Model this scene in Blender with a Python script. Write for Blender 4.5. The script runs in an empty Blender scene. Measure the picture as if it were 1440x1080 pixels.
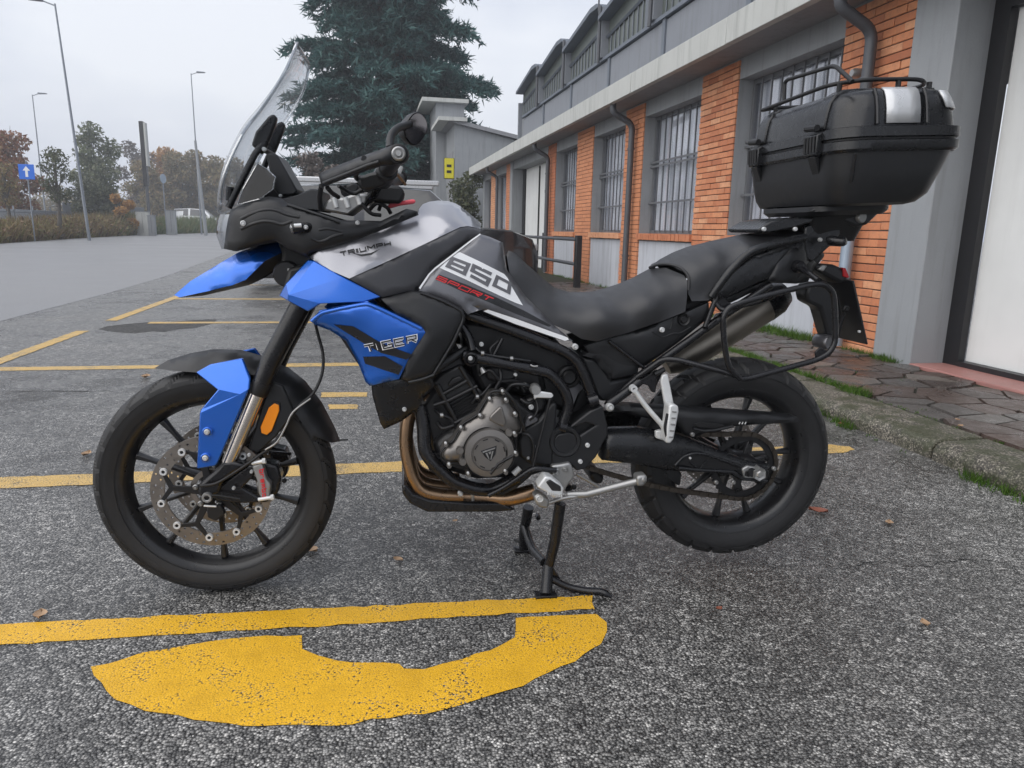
import bpy, bmesh, math, random
import numpy as np
from mathutils import Vector, Matrix
from mathutils.geometry import delaunay_2d_cdt
random.seed(7)
scene = bpy.context.scene
col = scene.collection
R = math.radians

# ------------------------------------------------------------------ camera
# world: X runs along the motorcycle (front axle at X=0, tail at +X), Y away from the viewer, Z up
FPX = 1013.2
YAW, PITCH, ROLL = R(8.665), R(12.015), R(-1.2705)
CAM = Vector((0.5329, -2.0743, 1.0577))
_f = Vector((math.sin(YAW) * math.cos(PITCH), math.cos(YAW) * math.cos(PITCH), -math.sin(PITCH)))
_r = Vector((math.cos(YAW), -math.sin(YAW), 0.0))
_d = _f.cross(_r)
RT = _r * math.cos(ROLL) + _d * math.sin(ROLL)
DN = _d * math.cos(ROLL) - _r * math.sin(ROLL)
FW = _f
cd = bpy.data.cameras.new('camera')
cam = bpy.data.objects.new('camera', cd)
col.objects.link(cam)
cd.sensor_fit = 'HORIZONTAL'
cd.sensor_width = 36.0
cd.lens = 36.0 * FPX / 1440.0
cd.clip_start = 0.05
cd.clip_end = 2000.0
m3 = Matrix((RT, -DN, -FW)).transposed()
cam.matrix_world = Matrix.Translation(CAM) @ m3.to_4x4()
scene.camera = cam

# ------------------------------------------------------------------ sky and sun (overcast autumn day)
SUN_EL, SUN_AZ = R(46), R(243)      # azimuth measured from +Y towards +X
world = bpy.data.worlds.new('World')
scene.world = world
world.use_nodes = True
nt = world.node_tree
nt.nodes.clear()
wo = nt.nodes.new('ShaderNodeOutputWorld')
bg = nt.nodes.new('ShaderNodeBackground')
sky = nt.nodes.new('ShaderNodeTexSky')
sky.sky_type = 'NISHITA'
sky.sun_disc = False
sky.sun_elevation = SUN_EL
sky.sun_rotation = SUN_AZ
sky.air_density = 1.5
sky.dust_density = 3.0
skm = nt.nodes.new('ShaderNodeVectorMath'); skm.operation = 'SCALE'; skm.inputs['Scale'].default_value = 0.10
nt.links.new(sky.outputs[0], skm.inputs[0])
tc = nt.nodes.new('ShaderNodeTexCoord')
mp = nt.nodes.new('ShaderNodeMapping'); mp.inputs['Scale'].default_value = (1.0, 1.0, 2.6)
nt.links.new(tc.outputs['Generated'], mp.inputs[0])
nz = nt.nodes.new('ShaderNodeTexNoise'); nz.inputs['Scale'].default_value = 1.7; nz.inputs['Detail'].default_value = 5.0; nz.inputs['Roughness'].default_value = 0.5
nt.links.new(mp.outputs[0], nz.inputs['Vector'])
rp = nt.nodes.new('ShaderNodeValToRGB')
rp.color_ramp.elements[0].position = 0.37; rp.color_ramp.elements[0].color = (0.45, 0.495, 0.615, 1)
rp.color_ramp.elements[1].position = 0.62; rp.color_ramp.elements[1].color = (0.75, 0.77, 0.825, 1)
nt.links.new(nz.outputs['Fac'], rp.inputs[0])
mx = nt.nodes.new('ShaderNodeMix'); mx.data_type = 'RGBA'; mx.inputs['Factor'].default_value = 0.86
nt.links.new(skm.outputs[0], mx.inputs['A'])
nt.links.new(rp.outputs[0], mx.inputs['B'])
nt.links.new(mx.outputs['Result'], bg.inputs['Color'])
bg.inputs['Strength'].default_value = 1.0
nt.links.new(bg.outputs[0], wo.inputs['Surface'])
sl = bpy.data.lights.new('sun', 'SUN')
sl.energy = 2.1
sl.angle = R(95)
sl.color = (1.0, 0.97, 0.93)
so = bpy.data.objects.new('sun', sl)
col.objects.link(so)
sd = Vector((math.sin(SUN_AZ) * math.cos(SUN_EL), math.cos(SUN_AZ) * math.cos(SUN_EL), math.sin(SUN_EL)))
so.rotation_euler = sd.to_track_quat('Z', 'Y').to_euler()
so.location = sd * 30
vs = scene.view_settings
vs.view_transform = 'Standard'
vs.look = 'None'
vs.exposure = 0.44
vs.gamma = 1.0
vs.use_curve_mapping = False

# ------------------------------------------------------------------ from a picture position to a place
WIN = dict(px=(0, 0, 1.0), A=(220, 60, .27778), B=(120, 460, .35185), C=(380, 260, .27778), D=(540, 440, .27778),
           E=(840, 300, .29167), F=(1020, 70, .25), G=(840, 490, .27778), H=(700, 620, .22222), I=(430, 150, .13889),
           J=(300, 220, .18519), K=(1000, 300, .22222), L=(210, 600, .16667), M=(560, 480, .18519), N=(720, 480, .18519),
           O=(600, 330, .13889), P=(860, 540, .20833), Q=(1040, 280, .14815), S=(880, 360, .16667))

def ray(w, x, y):
    ox, oy, s = WIN[w]
    return FW + RT * ((ox + x * s - 720) / FPX) + DN * ((oy + y * s - 540) / FPX)

def at(w, x, y, Y):
    v = ray(w, x, y)
    return CAM + v * ((Y - CAM.y) / v.y)

def atx(w, x, y, X):
    v = ray(w, x, y)
    return CAM + v * ((X - CAM.x) / v.x)

def ground(x, y, z=0.0):
    v = ray('px', x, y)
    return CAM + v * ((z - CAM.z) / v.z)

BD = R(2.6817)                        # the building stands a little askew to the motorcycle
BA = Vector((-math.sin(BD), math.cos(BD), 0))   # along the wall, away from the viewer
BS = Vector((math.cos(BD), math.sin(BD), 0))    # into the wall

def bw(s, a, z):
    return BS * s + BA * a + Vector((0, 0, z))

# ------------------------------------------------------------------ mesh helpers
class MB:
    def __init__(self, xf=None):
        self.v, self.f, self.xf = [], [], xf

    def add(self, vs_, fs):
        n = len(self.v)
        if self.xf:
            vs_ = [self.xf(*p) for p in vs_]
        self.v += [tuple(p) for p in vs_]
        self.f += [tuple(i + n for i in q) for q in fs]
        return self

    def box(self, x0, x1, y0, y1, z0, z1):
        p = [(x, y, z) for z in (z0, z1) for y in (y0, y1) for x in (x0, x1)]
        return self.add(p, [(0, 2, 3, 1), (4, 5, 7, 6), (0, 1, 5, 4), (2, 6, 7, 3), (0, 4, 6, 2), (1, 3, 7, 5)])

    def prism(self, poly, vec):
        poly = [Vector(p) for p in poly]
        vec = Vector(vec)
        n = len(poly)
        nrm = Vector((0, 0, 0))
        for i in range(n):
            nrm += poly[i].cross(poly[(i + 1) % n])
        if nrm.dot(vec) > 0:
            poly = poly[::-1]
        v = poly + [p + vec for p in poly]
        f = [tuple(range(n)), tuple(range(2 * n - 1, n - 1, -1))]
        f += [((i + 1) % n, i, i + n, (i + 1) % n + n) for i in range(n)]
        return self.add(v, f)

    def tube(self, path, r, n=10, closed=False, cap=True):
        path = [Vector(p) for p in path]
        m = len(path)
        rr = r if isinstance(r, (list, tuple)) else [r] * m
        vs_, prev = [], None
        for i in range(m):
            if closed:
                t = path[(i + 1) % m] - path[i - 1]
            else:
                t = path[min(i + 1, m - 1)] - path[max(i - 1, 0)]
            t.normalize()
            if prev is None:
                u = Vector((0, 0, 1)) if abs(t.z) < .9 else Vector((0, 1, 0))
                u = (u - t * u.dot(t)).normalized()
            else:
                u = (prev - t * prev.dot(t)).normalized()
            prev = u
            w = t.cross(u)
            for k in range(n):
                a = 2 * math.pi * k / n
                vs_.append(path[i] + (u * math.cos(a) + w * math.sin(a)) * rr[i])
        fs = []
        for i in range(m if closed else m - 1):
            j = (i + 1) % m
            for k in range(n):
                fs.append((i * n + k, i * n + (k + 1) % n, j * n + (k + 1) % n, j * n + k))
        if cap and not closed:
            fs.append(tuple(range(n - 1, -1, -1)))
            fs.append(tuple(range((m - 1) * n, m * n)))
        return self.add(vs_, fs)

    def lathe(self, prof, org, axis=(0, 1, 0), n=48, closed=False):
        org, ax = Vector(org), Vector(axis).normalized()
        u = Vector((0, 0, 1)) if abs(ax.z) < .9 else Vector((1, 0, 0))
        u = (u - ax * u.dot(ax)).normalized()
        w = ax.cross(u)
        vs_, fs, m = [], [], len(prof)
        for k in range(n):
            a = 2 * math.pi * k / n
            dr = u * math.cos(a) + w * math.sin(a)
            for (r, h) in prof:
                vs_.append(org + dr * r + ax * h)
        for k in range(n):
            k2 = (k + 1) % n
            for i in range(m if closed else m - 1):
                j = (i + 1) % m
                fs.append((k * m + i, k * m + j, k2 * m + j, k2 * m + i))
        return self.add(vs_, fs)

    def build(self, name, mat, parent=None, smooth=35, bevel=0, seg=2, org=None):
        v = [Vector(p) for p in self.v]
        lo = Vector([min(p[i] for p in v) for i in range(3)])
        hi = Vector([max(p[i] for p in v) for i in range(3)])
        c = (lo + hi) / 2 if org is None else Vector(org)
        me = bpy.data.meshes.new(name)
        me.from_pydata([p - c for p in v], [], self.f)
        me.update()
        bm = bmesh.new(); bm.from_mesh(me)
        bmesh.ops.remove_doubles(bm, verts=bm.verts, dist=1e-6)
        bmesh.ops.recalc_face_normals(bm, faces=bm.faces)
        bm.to_mesh(me); bm.free()
        if smooth:
            me.polygons.foreach_set('use_smooth', [True] * len(me.polygons))
            me.set_sharp_from_angle(angle=R(smooth))
        o = bpy.data.objects.new(name, me)
        col.objects.link(o)
        o.location = c
        if mat:
            me.materials.append(mat)
        if bevel:
            b = o.modifiers.new('bevel', 'BEVEL')
            b.width = bevel; b.segments = seg; b.limit_method = 'ANGLE'; b.angle_limit = R(30)
        if parent:
            put(o, parent)
        return o

def wloc(o):
    p = Vector(o.location)
    while o.parent:
        o = o.parent
        p = p + Vector(o.location)
    return p

def put(o, parent):
    w = wloc(o)
    o.parent = parent
    o.location = w - wloc(parent)

def empty(name, loc=(0, 0, 0), parent=None):
    o = bpy.data.objects.new(name, None)
    o.empty_display_size = .2
    col.objects.link(o)
    o.location = loc
    if parent:
        put(o, parent)
    return o

def tag(o, label, cat, group=None):
    o['label'] = label
    o['category'] = cat
    if group:
        o['group'] = group
    return o

def struct(o, label=None):
    o['kind'] = 'structure'
    if label:
        o['label'] = label
    return o

def copy_tree(o, parent=None):
    c = o.copy()
    col.objects.link(c)
    c.parent = parent
    for ch in list(o.children):
        copy_tree(ch, c)
    return c

def spline(pts, k=6, closed=False):
    pts = [Vector(p) for p in pts]
    n, out = len(pts), []
    for i in range(n if closed else n - 1):
        if closed:
            p0, p1, p2, p3 = pts[i - 1], pts[i], pts[(i + 1) % n], pts[(i + 2) % n]
        else:
            p1, p2 = pts[i], pts[i + 1]
            p0 = pts[i - 1] if i else p1 * 2 - p2
            p3 = pts[i + 2] if i + 2 < n else p2 * 2 - p1
        for j in range(k):
            t = j / k
            out.append(0.5 * ((2 * p1) + (p2 - p0) * t + (2 * p0 - 5 * p1 + 4 * p2 - p3) * t * t + (3 * p1 - p0 - 3 * p2 + p3) * t ** 3))
    if not closed:
        out.append(pts[-1])
    return out

def fillet(pts, rad, k=5):
    """a polyline whose corners are rounded, as bent tube is"""
    pts = [Vector(p) for p in pts]
    out = [pts[0]]
    for i in range(1, len(pts) - 1):
        a, b, c = pts[i - 1], pts[i], pts[i + 1]
        d = min(rad, (a - b).length * .45, (c - b).length * .45)
        p, q = b + (a - b).normalized() * d, b + (c - b).normalized() * d
        for j in range(k + 1):
            t = j / k
            out.append(p * (1 - t) ** 2 + b * 2 * t * (1 - t) + q * t * t)
    out.append(pts[-1])
    return out

# ------------------------------------------------------------------ materials
def new_mat(name):
    m = bpy.data.materials.new(name)
    m.use_nodes = True
    return m, m.node_tree, m.node_tree.nodes['Principled BSDF']

def N(nt, t, **kw):
    n = nt.nodes.new(t)
    for k, v in kw.items():
        if k in n.inputs:
            n.inputs[k].default_value = v
        else:
            setattr(n, k, v)
    return n

def ramp(nt, src, stops):
    r = nt.nodes.new('ShaderNodeValToRGB')
    e = r.color_ramp.elements
    while len(e) < len(stops):
        e.new(0.5)
    for el, (p, c) in zip(e, stops):
        el.position = p
        el.color = (c, c, c, 1) if isinstance(c, (int, float)) else (*c, 1)
    nt.links.new(src, r.inputs[0])
    return r.outputs[0]

def mixc(nt, fac, a, b, blend='MIX'):
    n = nt.nodes.new('ShaderNodeMix'); n.data_type = 'RGBA'; n.blend_type = blend
    for key, val in (('Factor', fac), ('A', a), ('B', b)):
        if isinstance(val, (int, float)):
            n.inputs[key].default_value = val
        elif isinstance(val, tuple):
            n.inputs[key].default_value = (*val, 1)
        else:
            nt.links.new(val, n.inputs[key])
    return n.outputs['Result']

def mathn(nt, op, a, b=None, c=None):
    n = nt.nodes.new('ShaderNodeMath'); n.operation = op
    for i, v in enumerate((a, b, c)):
        if v is None:
            continue
        if isinstance(v, (int, float)):
            n.inputs[i].default_value = v
        else:
            nt.links.new(v, n.inputs[i])
    return n.outputs[0]

def bump(nt, bs, height, strength=.3, dist=.01):
    b = nt.nodes.new('ShaderNodeBump')
    b.inputs['Strength'].default_value = strength
    b.inputs['Distance'].default_value = dist
    nt.links.new(height, b.inputs['Height'])
    nt.links.new(b.outputs[0], bs.inputs['Normal'])

def pos(nt, scale=None):
    g = nt.nodes.new('ShaderNodeNewGeometry').outputs['Position']
    if scale:
        m = nt.nodes.new('ShaderNodeMapping')
        m.inputs['Scale'].default_value = scale
        nt.links.new(g, m.inputs[0])
        return m.outputs[0]
    return g

def noise(nt, vec, scale, detail=3.0, rough=.55, out='Fac'):
    n = N(nt, 'ShaderNodeTexNoise', Scale=scale, Detail=detail, Roughness=rough)
    nt.links.new(vec, n.inputs['Vector'])
    return n.outputs[out]

def plain(name, c, rough=.5, metal=0.0, var=.12, vscale=9, grain=0, gscale=600, gdist=.0006, coat=0, spec=.5, rvar=.1, dust=0.0):
    """a surface with a little uneven tone and gloss, and fine grain where asked"""
    m, nt, bs = new_mat(name)
    p = pos(nt)
    n1 = noise(nt, p, vscale, 4.0)
    cc = mixc(nt, n1, tuple(x * (1 - var) for x in c), tuple(min(1, x * (1 + var)) for x in c))
    if dust:
        n3 = noise(nt, p, 34, 5.0, .7)
        k = ramp(nt, n3, [(.52, 0.0), (.78, dust)])
        cc = mixc(nt, k, cc, (.17, .17, .17))
    nt.links.new(cc, bs.inputs['Base Color'])
    n2 = noise(nt, p, vscale * 4, 3.0)
    rr = mathn(nt, 'MULTIPLY_ADD', n2, rvar * 2, rough - rvar)
    nt.links.new(rr, bs.inputs['Roughness'])
    bs.inputs['Metallic'].default_value = metal
    bs.inputs['Specular IOR Level'].default_value = spec
    if coat:
        bs.inputs['Coat Weight'].default_value = coat
        bs.inputs['Coat Roughness'].default_value = .04
    if grain:
        bump(nt, bs, noise(nt, p, gscale, 2.0), grain, gdist)
    return m

M = {}
M['plastic'] = plain('black_plastic', (.0105, .0110, .0125), .40, grain=.3, gscale=900, dust=.03, spec=.42)
M['plastic_smooth'] = plain('smooth_black_plastic', (.0085, .0090, .0105), .28, dust=.015, spec=.42)
M['frame'] = plain('frame_paint', (.0075, .0075, .0090), .26, dust=.02, spec=.42)
M['dark'] = plain('dark_metal', (.0075, .0075, .0085), .48, dust=.02, spec=.4)
M['seat'] = plain('seat_vinyl', (.024, .0245, .027), .46, grain=.5, gscale=700, gdist=.0005)
M['seat_side'] = plain('seat_side_vinyl', (.016, .016, .018), .55, grain=.5, gscale=700, gdist=.0005)
M['rim'] = plain('rim_paint', (.010, .010, .011), .30, dust=.06)
M['engine'] = plain('engine_cover_paint', (.20, .188, .176), .36, .75, var=.15, dust=.04, grain=.25, gscale=260, gdist=.0008)
M['engine_black'] = plain('engine_black_paint', (.0085, .0085, .0095), .38, dust=.03, spec=.45)
M['alu'] = plain('cast_aluminium', (.34, .34, .335), .42, .75, var=.2, vscale=30)
M['alu_white'] = plain('pale_aluminium', (.62, .63, .63), .45, .35, var=.18, vscale=30)
M['steel'] = plain('bright_steel', (.62, .61, .60), .22, 1.0)
M['disc'] = plain('disc_steel', (.25, .225, .20), .36, .9, var=.25, vscale=40)
M['header'] = plain('header_pipe_steel', (.30, .20, .125), .30, .95, var=.45, vscale=16)
M['muffler'] = plain('muffler_steel', (.22, .20, .17), .38, .85, var=.15)
M['fork'] = plain('fork_steel', (.62, .57, .52), .2, 1.0, rvar=.05)
M['orange'] = plain('orange_reflector', (.85, .26, .01), .22)
M['red_lens'] = plain('red_lens', (.35, .008, .012), .15)
M['red'] = plain('red_paint', (.62, .018, .025), .35)
M['pink'] = plain('red_strap', (.80, .10, .13), .5)
M['white_decal'] = plain('white_decal', (.78, .79, .80), .35, var=.04)
M['black_decal'] = plain('black_decal', (.010, .010, .012), .3)
M['grey_decal'] = plain('grey_decal', (.13, .13, .14), .35, .3)
M['silver_reflector'] = plain('silver_reflector', (.52, .53, .54), .3, .35, var=.05)

def paint(name, c, metal=.35, rough=.34, flake=.25, coat=1.0):
    m, nt, bs = new_mat(name)
    p = pos(nt)
    v = N(nt, 'ShaderNodeTexVoronoi', Scale=1800.0)
    nt.links.new(p, v.inputs['Vector'])
    k = mathn(nt, 'MULTIPLY', v.outputs['Distance'], flake)
    cc = mixc(nt, k, c, tuple(min(1, x * 1.8 + .03) for x in c))
    nt.links.new(cc, bs.inputs['Base Color'])
    bs.inputs['Metallic'].default_value = metal
    bs.inputs['Roughness'].default_value = rough
    bs.inputs['Coat Weight'].default_value = coat
    n2 = noise(nt, p, 60, 4.0, .7)
    nt.links.new(mathn(nt, 'MULTIPLY_ADD', n2, .16, .0), bs.inputs['Coat Roughness'])
    return m
M['blue'] = paint('blue_paint', (.0003, .102, .50), .60, .24, .05, .9)
M['silver'] = paint('light_grey_paint', (.265, .265, .285), .70, .30)
M['graphite'] = paint('graphite_paint', (.115, .115, .125), .70, .36)
M['graphite_dark'] = paint('dark_graphite_paint', (.028, .028, .032), .3, .40, coat=.3)

def rubber():
    m, nt, bs = new_mat('tyre_rubber')
    p = pos(nt)
    n1 = noise(nt, p, 25, 5.0, .65)
    cc = ramp(nt, n1, [(.3, (.0065, .0065, .007)), (.6, (.011, .011, .012)), (.9, (.024, .024, .025))])
    nt.links.new(cc, bs.inputs['Base Color'])
    nt.links.new(mathn(nt, 'MULTIPLY_ADD', n1, .3, .42), bs.inputs['Roughness'])
    bump(nt, bs, noise(nt, p, 500, 2.0), .25, .0006)
    return m
M['rubber'] = rubber()

def glassy(name, tint, fac_lo, fac_hi, rough=.03):
    """thin clear sheet: what is behind shows through, the sky glints at a slant"""
    m = bpy.data.materials.new(name); m.use_nodes = True
    nt = m.node_tree
    nt.nodes.clear()
    out = nt.nodes.new('ShaderNodeOutputMaterial')
    tr = N(nt, 'ShaderNodeBsdfTransparent'); tr.inputs[0].default_value = (*tint, 1)
    gl = N(nt, 'ShaderNodeBsdfGlossy'); gl.inputs['Roughness'].default_value = rough
    lw = N(nt, 'ShaderNodeLayerWeight'); lw.inputs['Blend'].default_value = .35
    fc = ramp(nt, lw.outputs['Facing'], [(0.0, fac_lo), (.55, fac_lo * 1.6), (1.0, fac_hi)])
    mx = N(nt, 'ShaderNodeMixShader')
    nt.links.new(fc, mx.inputs[0]); nt.links.new(tr.outputs[0], mx.inputs[1]); nt.links.new(gl.outputs[0], mx.inputs[2])
    nt.links.new(mx.outputs[0], out.inputs[0])
    return m
M['screen'] = glassy('clear_screen', (.93, .95, .97), .09, .85)
def hazy(m, k):
    nt = m.node_tree
    out = [n for n in nt.nodes if n.type == 'OUTPUT_MATERIAL'][0]
    src = out.inputs[0].links[0].from_socket
    df = N(nt, 'ShaderNodeBsdfDiffuse'); df.inputs[0].default_value = (.75, .78, .82, 1)
    ms = N(nt, 'ShaderNodeMixShader')
    p = pos(nt)
    nt.links.new(ramp(nt, noise(nt, p, 160, 3.0, .6), [(.45, k), (.62, k * 1.3), (.72, k * 5)]), ms.inputs[0])
    nt.links.new(src, ms.inputs[1]); nt.links.new(df.outputs[0], ms.inputs[2]); nt.links.new(ms.outputs[0], out.inputs[0])
hazy(M['screen'], .10)
M['screen_edge'] = glassy('clear_screen_edge', (.80, .84, .88), .35, .9)
M['smoke'] = glassy('smoked_panel', (.16, .17, .19), .03, .4)
M['lens'] = glassy('clear_lens', (.72, .75, .78), .22, .85)
M['pane'] = glassy('window_glass', (.93, .94, .96), .10, .6, .02)
M['car_glass'] = plain('car_glass', (.010, .012, .014), .06, spec=.8, rvar=.01)
# ================================================================== the setting
def asphalt_core(nt, tone=1.0, wet_lo=.30, wet_hi=.62):
    p = pos(nt)
    v1 = N(nt, 'ShaderNodeTexVoronoi', Scale=165.0, voronoi_dimensions='2D'); nt.links.new(p, v1.inputs['Vector'])
    v2 = N(nt, 'ShaderNodeTexVoronoi', Scale=330.0, voronoi_dimensions='2D'); nt.links.new(p, v2.inputs['Vector'])
    s1 = N(nt, 'ShaderNodeSeparateColor'); nt.links.new(v1.outputs['Color'], s1.inputs[0])
    s2 = N(nt, 'ShaderNodeSeparateColor'); nt.links.new(v2.outputs['Color'], s2.inputs[0])
    c1 = ramp(nt, s1.outputs[0], [(0.0, (.022, .022, .022)), (.30, (.075, .073, .070)), (.60, (.20, .196, .186)), (.86, (.36, .35, .33)), (1.0, (.62, .60, .56))])
    c2 = ramp(nt, s2.outputs[1], [(0.0, (.016, .016, .017)), (.55, (.075, .074, .072)), (1.0, (.40, .39, .37))])
    cc = mixc(nt, .38, c1, c2)
    gap = ramp(nt, v1.outputs['Distance'], [(.30, 1.0), (.62, .22)])
    cc = mixc(nt, 1.0, cc, gap, 'MULTIPLY')
    v3 = N(nt, 'ShaderNodeTexVoronoi', Scale=48.0, voronoi_dimensions='2D'); nt.links.new(p, v3.inputs['Vector'])
    s3 = N(nt, 'ShaderNodeSeparateColor'); nt.links.new(v3.outputs['Color'], s3.inputs[0])
    cc = mixc(nt, 1.0, cc, ramp(nt, s3.outputs[0], [(0.0, .62), (.75, 1.05), (1.0, 1.55)]), 'MULTIPLY')
    big = noise(nt, p, .55, 4.0, .6)
    mid = noise(nt, p, 3.2, 4.0, .6)
    wet = mathn(nt, 'MULTIPLY_ADD', mid, .45, mathn(nt, 'MULTIPLY', big, .62))
    k = ramp(nt, wet, [(.36, .48 * tone), (.52, .92 * tone), (.70, 1.38 * tone)])
    cc = mixc(nt, 1.0, cc, k, 'MULTIPLY')
    rough = ramp(nt, wet, [(.40, wet_lo), (.66, wet_hi)])
    h = mathn(nt, 'SUBTRACT', 1.0, v1.outputs['Distance'])
    return p, cc, rough, h

def asphalt(name, tone=1.0, lo=.30, hi=.62, bs_=.55):
    m, nt, bs = new_mat(name)
    p, cc, rough, h = asphalt_core(nt, tone, lo, hi)
    nt.links.new(cc, bs.inputs['Base Color'])
    nt.links.new(rough, bs.inputs['Roughness'])
    bump(nt, bs, h, bs_, .006)
    return m
M['asphalt'] = asphalt('wet_asphalt', 1.10, .15, .46, .42)
M['asphalt_patch'] = asphalt('rough_asphalt', .42, .5, .8, .9)

def road_mat():
    m, nt, bs = new_mat('smooth_road')
    p = pos(nt)
    n1 = noise(nt, p, .25, 4.0)
    n2 = noise(nt, p, 45, 4.0, .75)
    c = ramp(nt, n1, [(.3, (.15, .15, .155)), (.7, (.21, .21, .215))])
    c = mixc(nt, .3, c, ramp(nt, n2, [(.35, .05), (.7, .42)]))
    nt.links.new(c, bs.inputs['Base Color'])
    nt.links.new(ramp(nt, n1, [(.3, .34), (.7, .55)]), bs.inputs['Roughness'])
    bump(nt, bs, n2, .3, .004)
    return m
M['road'] = road_mat()

def line_paint():
    m, nt, bs = new_mat('worn_yellow_paint')
    p, cc, rough, h = asphalt_core(nt, 1.0)
    g = N(nt, 'ShaderNodeSeparateXYZ'); nt.links.new(p, g.inputs[0])
    # the nearer line was repainted: stronger and deeper yellow than the old bay lines
    fresh = mathn(nt, 'LESS_THAN', g.outputs['Y'], .35)
    n1 = noise(nt, p, 170, 3.0, .7)
    n2 = noise(nt, p, 7.0, 5.0, .7)
    w = mathn(nt, 'ADD', mathn(nt, 'MULTIPLY', n1, .55), mathn(nt, 'MULTIPLY', n2, .55))
    w = mathn(nt, 'ADD', w, mathn(nt, 'MULTIPLY', mathn(nt, 'SUBTRACT', h, .55), .22))
    old = ramp(nt, w, [(.40, 0.0), (.58, .95)])
    new = ramp(nt, w, [(.40, 0.0), (.50, 1.0)])
    k = mixc(nt, fresh, old, new)
    yel = mixc(nt, fresh, (.74, .49, .15), (.84, .47, .022))
    yel = mixc(nt, ramp(nt, n2, [(.35, 0.0), (.7, .75)]), yel, mixc(nt, 1.0, yel, (.62, .60, .62), 'MULTIPLY'))
    yel = mixc(nt, ramp(nt, noise(nt, p, 420, 2.0, .7), [(.56, 0.0), (.66, .8)]), yel, (.10, .075, .03))
    c = mixc(nt, k, cc, yel)
    nt.links.new(c, bs.inputs['Base Color'])
    nt.links.new(rough, bs.inputs['Roughness'])
    bs.inputs['Specular IOR Level'].default_value = .3
    bump(nt, bs, h, .22, .005)
    return m
M['line'] = line_paint()

def sheet(name, poly, z, mat):
    mb = MB()
    mb.add([(p[0], p[1], z) for p in poly], [tuple(range(len(poly)))])
    o = mb.build(name, mat, smooth=0)
    return struct(o)

sheet('ground', [(-500, -60), (500, -60), (500, 700), (-500, 700)], 0.0, M['asphalt'])

# the road on the left, smoother and paler than the parking bays
lo = [ground(x, y) for x, y in ((-420, 640), (0, 452), (150, 413), (235, 388), (310, 360), (345, 345), (380, 333), (420, 326), (455, 322.5))]
hi = [ground(x, y) for x, y in ((440, 321.3), (400, 325.5), (345, 327), (300, 327.5), (250, 329), (190, 331), (100, 336), (0, 343), (-420, 372))]
sheet('road', lo + hi, .002, M['road'])

rj = random.Random(17)
def rough_edge(poly, step=.035, amp=.003):
    """brushed paint has no ruled edge"""
    out = []
    for i in range(len(poly)):
        p, q = Vector(poly[i]), Vector(poly[(i + 1) % len(poly)])
        L = (q - p).length
        if p.y > 6:
            out.append(p); continue
        k = max(1, min(400, int(L / step)))
        n = Vector((-(q - p).y, (q - p).x, 0)).normalized()
        for j in range(k):
            out.append(p.lerp(q, j / k) + n * rj.gauss(0, amp))
    return out

def bpoly(*q):
    return [bw(s, a, 0) for s, a in q]

def brect(s0, s1, a0, a1):
    return bpoly((s0, a0), (s1, a0), (s1, a1), (s0, a1))
for (a0, a1) in ((-3.0, 5.62), (6.42, 9.6), (9.75, 24.0)):
    sheet('parking_line', rough_edge(brect(-2.39, -2.27, a0, a1)), .0035, M['line'])
for a, s0, s1 in ((1.055, -2.27, 2.86), (3.62, -2.27, 2.86), (6.25, -1.9, 2.86), (8.95, -2.27, 2.86), (11.6, -2.27, 2.86), (14.3, -2.27, 2.86), (17.0, -2.27, 2.86)):
    pl = bpoly((s0, a - .07), (s1 - .10, a - .07), (s1, a - .03), (s1, a + .02), (s1 - .07, a + .07), (s0, a + .07))
    sheet('parking_line', rough_edge(pl), .0020, M['line'])
def psheet(name, pxs, z=.002):
    sheet(name, rough_edge([ground(x, y) for x, y in pxs]), z, M['line'])
psheet('parking_line', [(-60, 882), (0, 878), (835, 838), (836, 857), (0, 908), (-60, 912)], .002)
psheet('ground_lettering', [(128, 940), (200, 920), (269, 906), (350, 897), (425, 894), (428, 912), (445, 924), (475, 931), (562, 934), (568, 941), (596, 941), (650, 926), (706, 909), (724, 897), (728, 884), (725, 869), (840, 864), (852, 876), (853, 888), (844, 906), (806, 929), (735, 965), (620, 1000), (470, 1022), (320, 1020), (205, 1000), (150, 972)])
psheet('parking_dash', [(452, 552), (517, 552), (516, 558), (452, 559)])
psheet('parking_dash', [(462, 569), (503, 569), (503, 575), (462, 576)])
sheet('asphalt_repair_patch', [ground(x, y) for x, y in ((138, 463), (150, 459), (175, 456), (205, 453.5), (235, 453), (270, 450.5), (305, 449), (300, 455), (275, 461), (250, 463), (232, 467), (215, 466), (190, 469), (160, 467))], .0015, M['asphalt_patch'])

# seams and cracks in the asphalt
M['crack'] = plain('asphalt_crack', (.012, .012, .013), .8)
for q in (((14, 551), (60, 549.5), (110, 550.5), (165, 549)), ((222, 452), (260, 449.5), (300, 449)), ((1180, 800), (1230, 790), (1290, 798), (1350, 786), (1440, 792)), ((620, 700), (650, 706), (690, 703))):
    up = [ground(x, y + rj.uniform(-.4, .4)) for x, y in q]
    k = []
    for i in range(len(up) - 1):
        k += [up[i].lerp(up[i + 1], j / 8) + Vector((rj.gauss(0, .006), rj.gauss(0, .006), 0)) for j in range(8)]
    w = .004 if q[0][1] > 600 else .011
    dn_ = [p + Vector((0, -w * rj.uniform(.3, 1.3), 0)) for p in k[::-1]]
    sheet('asphalt_crack', k + dn_, .0012, M['crack'])
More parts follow.
